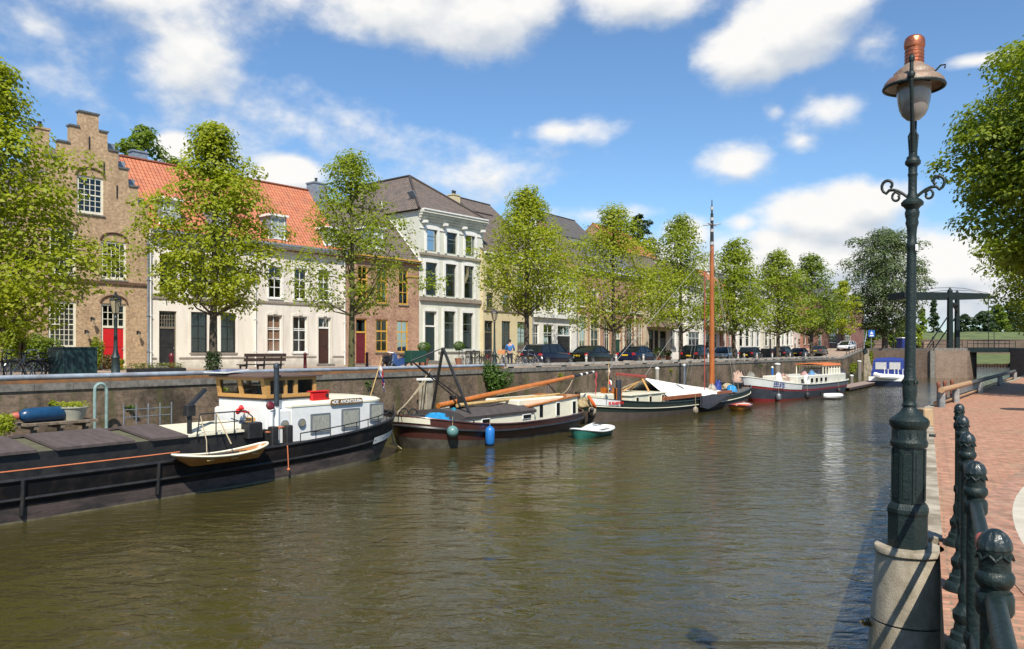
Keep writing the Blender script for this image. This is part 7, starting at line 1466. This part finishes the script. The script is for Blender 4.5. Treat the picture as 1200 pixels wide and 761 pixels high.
# ---------------------------------------------------------------- bicycles
def bike(frame_m,label,cat='bicycle',group='bicycles parked on the far quay',crate=None,basket=False):
    T=thing('bicycle',label,cat,(0,0,0),0,group)
    for x in (-.53,.55):
        mb=MB(); mb.tube([(x+.33*math.cos(a),0,.34+.33*math.sin(a)) for a in [i*PI/14 for i in range(28)]],.02,6,closed=True); w=mb.build('wheel',rubber,T,True)
        mb=MB(); mb.tube([(x+.30*math.cos(a),0,.34+.30*math.sin(a)) for a in [i*PI/12 for i in range(24)]],.008,4,closed=True)
        for k in range(8): a=k*PI/8; mb.tube([(x+.3*math.cos(a),0,.34+.3*math.sin(a)),(x-.3*math.cos(a),0,.34-.3*math.sin(a))],.004,3)
        mb.build('spokes',steel,w)
    mb=MB(); r=.017
    for a,b in (((-.53,0,.34),(-.05,0,.32)),((-.05,0,.32),(-.2,0,.9)),((-.53,0,.34),(-.17,0,.78)),((-.05,0,.32),(.38,0,.78)),((-.16,0,.72),(.36,0,.86)),((.34,0,.98),(.55,0,.34))): mb.tube([a,b],r,6)
    mb.build('frame',frame_m,T,True)
    mb=MB(); mb.tube([(.34,0,.96),(.32,0,1.06),(.30,.1,1.08),(.16,.28,1.05)],.012,5); mb.tube([(.32,0,1.06),(.30,-.1,1.08),(.16,-.28,1.05)],.012,5); mb.build('handlebar',steel,T)
    mb=MB(); mb.loft([[(-.34,-.09,.92),(-.34,.09,.92),(-.34,.07,.98),(-.34,-.07,.98)],[(-.06,-.03,.93),(-.06,.03,.93),(-.06,.02,.96),(-.06,-.02,.96)]]); mb.build('saddle',blackm,T)
    mb=MB(); mb.tube([(-.53+.37*math.cos(a),0,.34+.37*math.sin(a)) for a in [.2+i*.3 for i in range(9)]],.02,4); mb.box(-.85,-.35,-.06,.06,.74,.76); mb.build('mudguard',frame_m,T)
    if crate: mb=MB(); mb.bbox(.4,.78,-.22,.22,.82,1.08,.02); mb.build('crate',crate,T)
    return T
bk_m=mat('bike_black',(.02,.02,.02),None,5,.4); bs=mat('bike_silver',(.35,.36,.38),None,5,.35,.5); bgn=mat('bike_green',(.02,.07,.05),None,5,.4); bbl=mat('bike_blue',(.03,.07,.2),None,5,.4); brd=mat('bike_red',(.25,.03,.03),None,5,.4)
proto={}
BK=[(6,30.2,80,'k','black bicycle at the far left, half hidden under the tree'),(22,30.4,150,'s','silver framed bicycle with its front wheel turned at the left'),(33,29.9,10,'s','silver bicycle leaning before the large dark shrub'),(45,30.3,165,'k','black bicycle next to the silver ones at the left'),(56,29.8,8,'k','black bicycle nearest to the dark green container'),(60,30.6,20,'g','green bicycle behind the one by the container'),
 (545,34.5,60,'s','silver bicycle leaning by the grey house at the iron fence'),(556,33.5,70,'k','black bicycle right of the iron fence by the grey house'),(566,32.5,50,'g','green bicycle below the yellow house door'),(575,31.8,80,'k','black bicycle at the foot of the lantern post'),(586,31.,100,'s','silver bicycle right of the lantern post'),(604,30.,95,'k','black bicycle just right of the person in blue'),(610,31.,60,'r','red bicycle between the person and the estate car'),(615,29.6,75,'k','black bicycle next to the estate car'),(619,30.3,110,'r','red bicycle upright against the estate car'),(624,29.3,85,'s','silver bicycle in front of the estate car rear'),(553,30.5,40,'k','black bicycle behind the hanging shrub')]
mm_={'k':bk_m,'s':bs,'g':bgn,'b':bbl,'r':brd}
for i,(x,p,rz,c_,lab) in enumerate(BK):
    loc=W(sx(x,p),p,ZS+.002)
    if c_ not in proto: T=proto[c_]=bike(mm_[c_],lab); T.location=loc; T.rotation_euler=(0,0,ROT+R(rz))
    else: T=copy_tree(proto[c_],None,loc,ROT+R(rz),lab)
T=bike(bs,'bicycle with an orange front crate held by the person in blue',crate=mat('orange_crate',(.6,.25,.1),None,4,.6)); T.location=W(sx(591,29.3),29.3,ZS+.002); T.rotation_euler=(0,0,ROT+R(200))
# ---------------------------------------------------------------- person
def skin(name,joints,edges,m,parent,sub=2):
    me=bpy.data.meshes.new(name); me.from_pydata([j[:3] for j in joints],edges,[]); o=bpy.data.objects.new(name,me); C.objects.link(o)
    md=o.modifiers.new('Skin','SKIN'); md.use_smooth_shade=True
    if not me.skin_vertices: me.skin_vertices.new() if hasattr(me.skin_vertices,'new') else None
    sv=me.skin_vertices[0].data
    for i,j in enumerate(joints): r=j[3]; sv[i].radius=(r,j[4] if len(j)>4 else r)
    sv[0].use_root=True; s2=o.modifiers.new('Sub','SUBSURF'); s2.levels=sub; s2.render_levels=sub
    dg=bpy.context.evaluated_depsgraph_get(); dg.update(); m2=bpy.data.meshes.new_from_object(o.evaluated_get(dg)); bpy.data.objects.remove(o)
    m2.materials.clear(); m2.materials.append(m); o=bpy.data.objects.new(name,m2); C.objects.link(o); o.parent=parent; return o
T=cthing('person','person in a bright blue jacket and dark trousers holding a bicycle','person',sx(597.5,29.6),29.6,ZS,R(-60))
skinm=mat('skin',(.50,.30,.22),None,5,.5); jk=mat('blue_jacket',(.03,.16,.42),(.02,.11,.32),5,.7); tr_=mat('dark_trousers',(.02,.025,.04),None,5,.8)
J=[(0,0,.95,.13,.10),(0,0,1.15,.12,.09),(0,0,1.38,.15,.10),(0,0,1.50,.06),(0,.01,1.60,.085,.10),(0,.01,1.70,.075,.09),
   (.19,0,1.40,.05),(.27,.05,1.15,.04),(.25,.28,1.05,.03),(.25,.36,1.04,.035,.02),(-.19,0,1.40,.05),(-.27,.05,1.15,.04),(-.25,.28,1.05,.03),(-.25,.36,1.04,.035,.02),
   (.10,0,.85,.085),(.11,.02,.48,.06),(.11,-.03,.10,.04),(.11,.10,.04,.04,.03),(-.10,0,.85,.085),(-.11,.08,.48,.06),(-.11,.0,.10,.04),(-.11,.13,.04,.04,.03)]
E=[(0,1),(1,2),(2,3),(3,4),(4,5),(2,6),(6,7),(7,8),(8,9),(2,10),(10,11),(11,12),(12,13),(0,14),(14,15),(15,16),(16,17),(0,18),(18,19),(19,20),(20,21)]
skin('body',J,E,skinm,T)
g_=lambda idx,k,sc:[tuple(J[i][:3])+tuple(r*sc+k for r in (J[i][3:] if len(J[i])>4 else (J[i][3],J[i][3]))) for i in idx]
ji=[0,1,2,3,6,7,8,10,11,12]; jm={v:k for k,v in enumerate(ji)}; jj=g_(ji,.022,1.05); jj[3]=(0,0,1.47,.07,.07)
skin('jacket',jj,[(jm[a],jm[b]) for a,b in E if a in jm and b in jm],jk,T)
ti=[0,14,15,16,18,19,20]; jm={v:k for k,v in enumerate(ti)}; skin('trousers',g_(ti,.016,1.05),[(jm[a],jm[b]) for a,b in E if a in jm and b in jm],tr_,T)
mb=MB(); mb.sphere((0,-.02,1.69),.10,14,10,(.95,1.1,.95)); mb.build('hair',mat('dark_hair',(.02,.015,.012),None,9,.7),T,True)
mb=MB(); mb.sphere((0,.105,1.60),.018,8,6); mb.build('nose',skinm,T,True)
mb=MB(); 
for s in (-1,1): mb.sphere((s*.03,.092,1.63),.012,6,5)
mb.build('eye',blackm,T,True)
# ---------------------------------------------------------------- cars
def car(kind,paint,label,cat='car'):
    T=thing('parked_car',label,cat,(0,0,0),0,'cars parked along the far quay')
    L_,Hh={'estate':(4.65,1.50),'sedan':(4.65,1.43),'suv':(4.4,1.62),'hatch':(4.0,1.46)}[kind]; w=.88
    r=-L_/2; f=L_/2; bel=.92 if kind!='suv' else 1.02
    # lower body stations along x: rear at -x
    st=[(r,.55,.45,.72),(r+.05,.75,.30,bel-.02),(r+.25,.85,.24,bel),(-.2,.88,.22,bel-.02),(f-1.25,.88,.22,bel-.08),(f-.5,.84,.22,bel-.19),(f-.1,.72,.26,bel-.32),(f,.55,.35,.58)]
    rings=[]
    for x,hw,z0,z1 in st: rings.append([(x,-hw*.92,z0),(x,-hw,z0+.15),(x,-hw,(z0+z1)/2+.08),(x,-hw*.95,z1-.03),(x,-hw*.85,z1),(x,hw*.85,z1),(x,hw*.95,z1-.03),(x,hw,(z0+z1)/2+.08),(x,hw,z0+.15),(x,hw*.92,z0)])
    mb=MB(); mb.loft(rings); B=mb.build('body',paint,T,True,sharp=50)
    if kind=='estate' : cab=[(r+.12,bel-.02,bel-.01),(r+.45,bel-.02,Hh-.10),(r+.9,bel-.02,Hh-.02),(.1,bel-.02,Hh),(.55,bel-.03,Hh-.04),(1.35,bel-.08,bel-.06)]
    elif kind=='sedan': cab=[(r+.75,bel-.02,bel-.01),(r+1.45,bel-.02,Hh-.06),(-.1,bel-.02,Hh),(.45,bel-.03,Hh-.04),(1.35,bel-.08,bel-.06)]
    else: cab=[(r+.15,bel-.02,bel-.01),(r+.42,bel-.02,Hh-.12),(r+.8,bel-.02,Hh-.02),(0,bel-.02,Hh),(.4,bel-.03,Hh-.05),(1.2,bel-.08,bel-.06)]
    rings=[]
    for x,z0,z1 in cab: t=(z1-bel)/(Hh-bel) if z1>bel else 0; hw=.80-.16*max(0,t); rings.append([(x,-.80,z0),(x,-hw-.0,z1-.04 if t>.3 else z1),(x,-hw+.06,z1),(x,hw-.06,z1),(x,hw,z1-.04 if t>.3 else z1),(x,.80,z0)])
    mb=MB(); mb.loft(rings); G_=mb.build('glasshouse',darkglass,T,True,sharp=30)
    mb=MB(); o=cab[1:-1]; mb.loft([[(x,-(.80-.16*((z1-bel)/(Hh-bel)))-.006,z1-.06),(x,-(.80-.16*((z1-bel)/(Hh-bel)))+.05,z1+.012),(x,(.80-.16*((z1-bel)/(Hh-bel)))-.05,z1+.012),(x,(.80-.16*((z1-bel)/(Hh-bel)))+.006,z1-.06)] for x,z0,z1 in o]); mb.build('roof',paint,T,True,sharp=50)
    mb=MB()
    for s in (-1,1):
        for k in ((1,0),(2,2)) if 0 else ():
            pass
        for a,b in (((cab[-1][0],bel-.03),(cab[-2][0],cab[-2][2]-.03)),((0.05,bel),( .02,Hh-.05)),((-1.0,bel),(-.95,Hh-.06)),((cab[0][0]+.02,bel),(cab[1][0],cab[1][2]-.03))):
            q=lambda z:.80-.16*max(0,(z-bel)/(Hh-bel))+.006
            mb.tube([(a[0],s*q(a[1]),a[1]),(b[0],s*q(b[1]),b[1])],.035,5)
    mb.build('pillar',paint,T)
    for x in (r+.85,f-.85):
        for s in (-1,1):
            M=Matrix.Translation((x,s*.80,.32))@Matrix.Rotation(R(90),4,'X'); mb=MB(); mb.lathe([(.2,-.1),(.30,-.1),(.32,-.07),(.32,.07),(.30,.1),(.2,.1)],20,M=M); W_=mb.build('wheel',rubber,T,True); mb=MB(); mb.lathe([(.2,-.09),(.21,.09)],16,M=M)
            for k in range(5): a=k*2*PI/5; mb.box(-.02,.2,-.03,.03,-.105,.105,M=M@Matrix.Rotation(a,4,'Z'))
            mb.build('rim',chrome,W_,True)
    for s in (-1,1):
        mb=MB(); mb.bbox(r-.0,r+.22,s*.72-.12,s*.72+.12,.68,.86,.03); mb.build('tail_light',mat('tail_lamp_red',(.45,.01,.02),None,4,.25),T)
        mb=MB(); mb.bbox(f-.3,f-.05,s*.62-.13,s*.62+.13,.5,.62,.03); mb.build('headlight',chrome,T)
        mb=MB(); mb.bbox(.75,.95,s*.93-.07,s*.93+.07,.92,1.05,.02); mb.build('wing_mirror',paint,T)
    mb=MB(); mb.box(r-.03,r-.005,-.26,.26,.50 if kind!='sedan' else .62,.61 if kind!='sedan' else .73); mb.build('number_plate',yellow,T)
    mb=MB(); mb.bbox(r-.02,r+.2,-.78,.78,.30,.44,.04); mb.build('bumper',paint,T)
    return T
cp=lambda n,c,m=.2:mat(n,c,tuple(x*.9 for x in c),2,.3,m,coat=.35,spec=.3)
navy=cp('navy_car_paint',(.006,.010,.028)); blk=cp('black_car_paint',(.006,.007,.008)); dgr=cp('anthracite_green_paint',(.008,.012,.010)); sil=cp('silver_car_paint',(.42,.44,.46),.6); wht=cp('white_car_paint',(.7,.7,.7),0); gry=cp('grey_brown_car_paint',(.10,.10,.095),.5); dbl=cp('dark_blue_car_paint',(.006,.012,.04))
for (x,p,kind,pt,lab,rz) in ((643,29.6,'estate',navy,'dark estate car, first in the row beside the bicycles',0),(694,29.7,'sedan',dgr,'dark sedan parked behind the estate car',0),(747,29.8,'sedan',dbl,'dark blue sedan parked third in the row',0),(817,30.2,'suv',blk,'tall black car parked just left of the orange mast',0),(849,30.2,'hatch',sil,'silver hatchback parked just right of the orange mast',180),(880,30.0,'hatch',blk,'black hatchback with yellow plate right of the silver car',0),(918,31,'suv',blk,'dark car behind the white scooter',0),(937,30.4,'sedan',blk,'dark car with bright red tail lamps near the end of the row',0),(960,30.5,'sedan',gry,'grey brown sedan, second last car of the row',0),(992,28.4,'hatch',wht,'white hatchback parked last at the end of the quay',170)):
    s_=sx(x,p); z_=ZS if s_<s1 else ZS+(ZT-ZS)*(s_-s1)/(sA-s1); T=car(kind,pt,lab); T.location=W(s_,p,z_+.003); T.rotation_euler=(0,0,ROT+R(rz))
mp_=mat('moped_dark',(.02,.02,.025),None,5,.4)
def moped(x,p,lab,m,rz,sc=1.):
    T=cthing('scooter',lab,'scooter',sx(x,p),p,ZS,R(rz)); T.scale=(sc,)*3
    for xx in (-.62,.62): mb=MB(); mb.tube([(xx+.24*math.cos(a),0,.27+.24*math.sin(a)) for a in [i*PI/10 for i in range(20)]],.06,6,closed=True); mb.build('wheel',rubber,T,True)
    mb=MB(); mb.loft([[(-.8,-.1,.55),(-.8,.1,.55),(-.8,.1,.75),(-.8,-.1,.75)],[(-.4,-.19,.38),(-.4,.19,.38),(-.4,.17,.8),(-.4,-.17,.8)],[(.0,-.17,.3),(.0,.17,.3),(.0,.15,.72),(.0,-.15,.72)],[(.2,-.15,.25),(.2,.15,.25),(.2,.13,.38),(.2,-.13,.38)],[(.42,-.17,.3),(.42,.17,.3),(.36,.15,.95),(.36,-.15,.95)],[(.58,-.1,.45),(.58,.1,.45),(.48,.09,1.),(.48,-.09,1.)]]); mb.build('body',m,T,True)
    mb=MB(); mb.bbox(-.75,.0,-.14,.14,.80,.9,.04); mb.build('seat',blackm,T); mb=MB(); mb.tube([(.3,-.32,1.08),(.44,0,1.02),(.3,.32,1.08)],.02,6); mb.tube([(.44,0,1.),(.62,0,.3)],.04,6); mb.build('handlebar',chrome,T)
moped(457,29.6,'black motor scooter under a cover left of the blue one',mp_,15,.9); moped(469,29.,'blue and black motorbike before the ochre framed house',bbl,170,.9)
moped(913,28.6,'white motor scooter between the dark cars',cp('scooter_white',(.6,.58,.55),0),20)
q=cthing('waste_container','dark waste container with a red sign between the parked cars','container',sx(899,30.5),30.5,ZS); mb=MB(); mb.bbox(-.7,.7,-.6,.6,0,1.3,.06); mb.build('body',mat('dark_container',(.04,.045,.05),None,3,.6),q); mb=MB(); mb.box(-.3,.3,-.63,-.602,.7,1.0); mb.build('red_sign',red,q)
P_=[(687,27.3),(722,27.3),(754,27.3),(787,27.3),(830,27.4),(872,27.4),(887,27.4),(905,27.4),(926,27.4),(944,27.4),(968,27.4)]
pl=None
for i,(x,p) in enumerate(P_):
    lab='short pale quay post, number '+str(i) 
    nb=('beside the second parked car','between the second and third trees of the car row','beside the dark blue sedan','left of the black tall car','beside the silver hatchback','left of the black hatchback','right of the black hatchback','beside the waste container','beside the white scooter','near the red lit car','near the last parked cars')[i]; lab='short pale quay post '+nb
    if pl is None:
        pl=cthing('quay_post',lab,'bollard',sx(x,p),p,ZS,0,'short pale posts along the quay edge'); mb=MB(); mb.lathe([(.08,0),(.075,.7),(.08,.72),(.05,.78)],10); mb.build('post',mat('pale_post',(.5,.48,.44),(.3,.28,.25),3,.7),pl,True); mb=MB(); mb.lathe([(.083,.5),(.083,.6)],10); mb.build('reflective_band',white,pl)
    else: copy_tree(pl,None,W(sx(x,p),p,ZS),ROT,lab)
fence_run('black iron fence before the grey house ground floor',[(*W(sx(546,35.6),35.6)[:2],ZS),(*W(sx(562,33.),33.)[:2],ZS)],1.0,blackm,'iron_fence',.8,'fence')
scene.cycles.max_bounces=6; scene.cycles.diffuse_bounces=2; scene.cycles.glossy_bounces=3; scene.cycles.transmission_bounces=4; scene.cycles.transparent_max_bounces=10; scene.cycles.caustics_reflective=False; scene.cycles.caustics_refractive=False
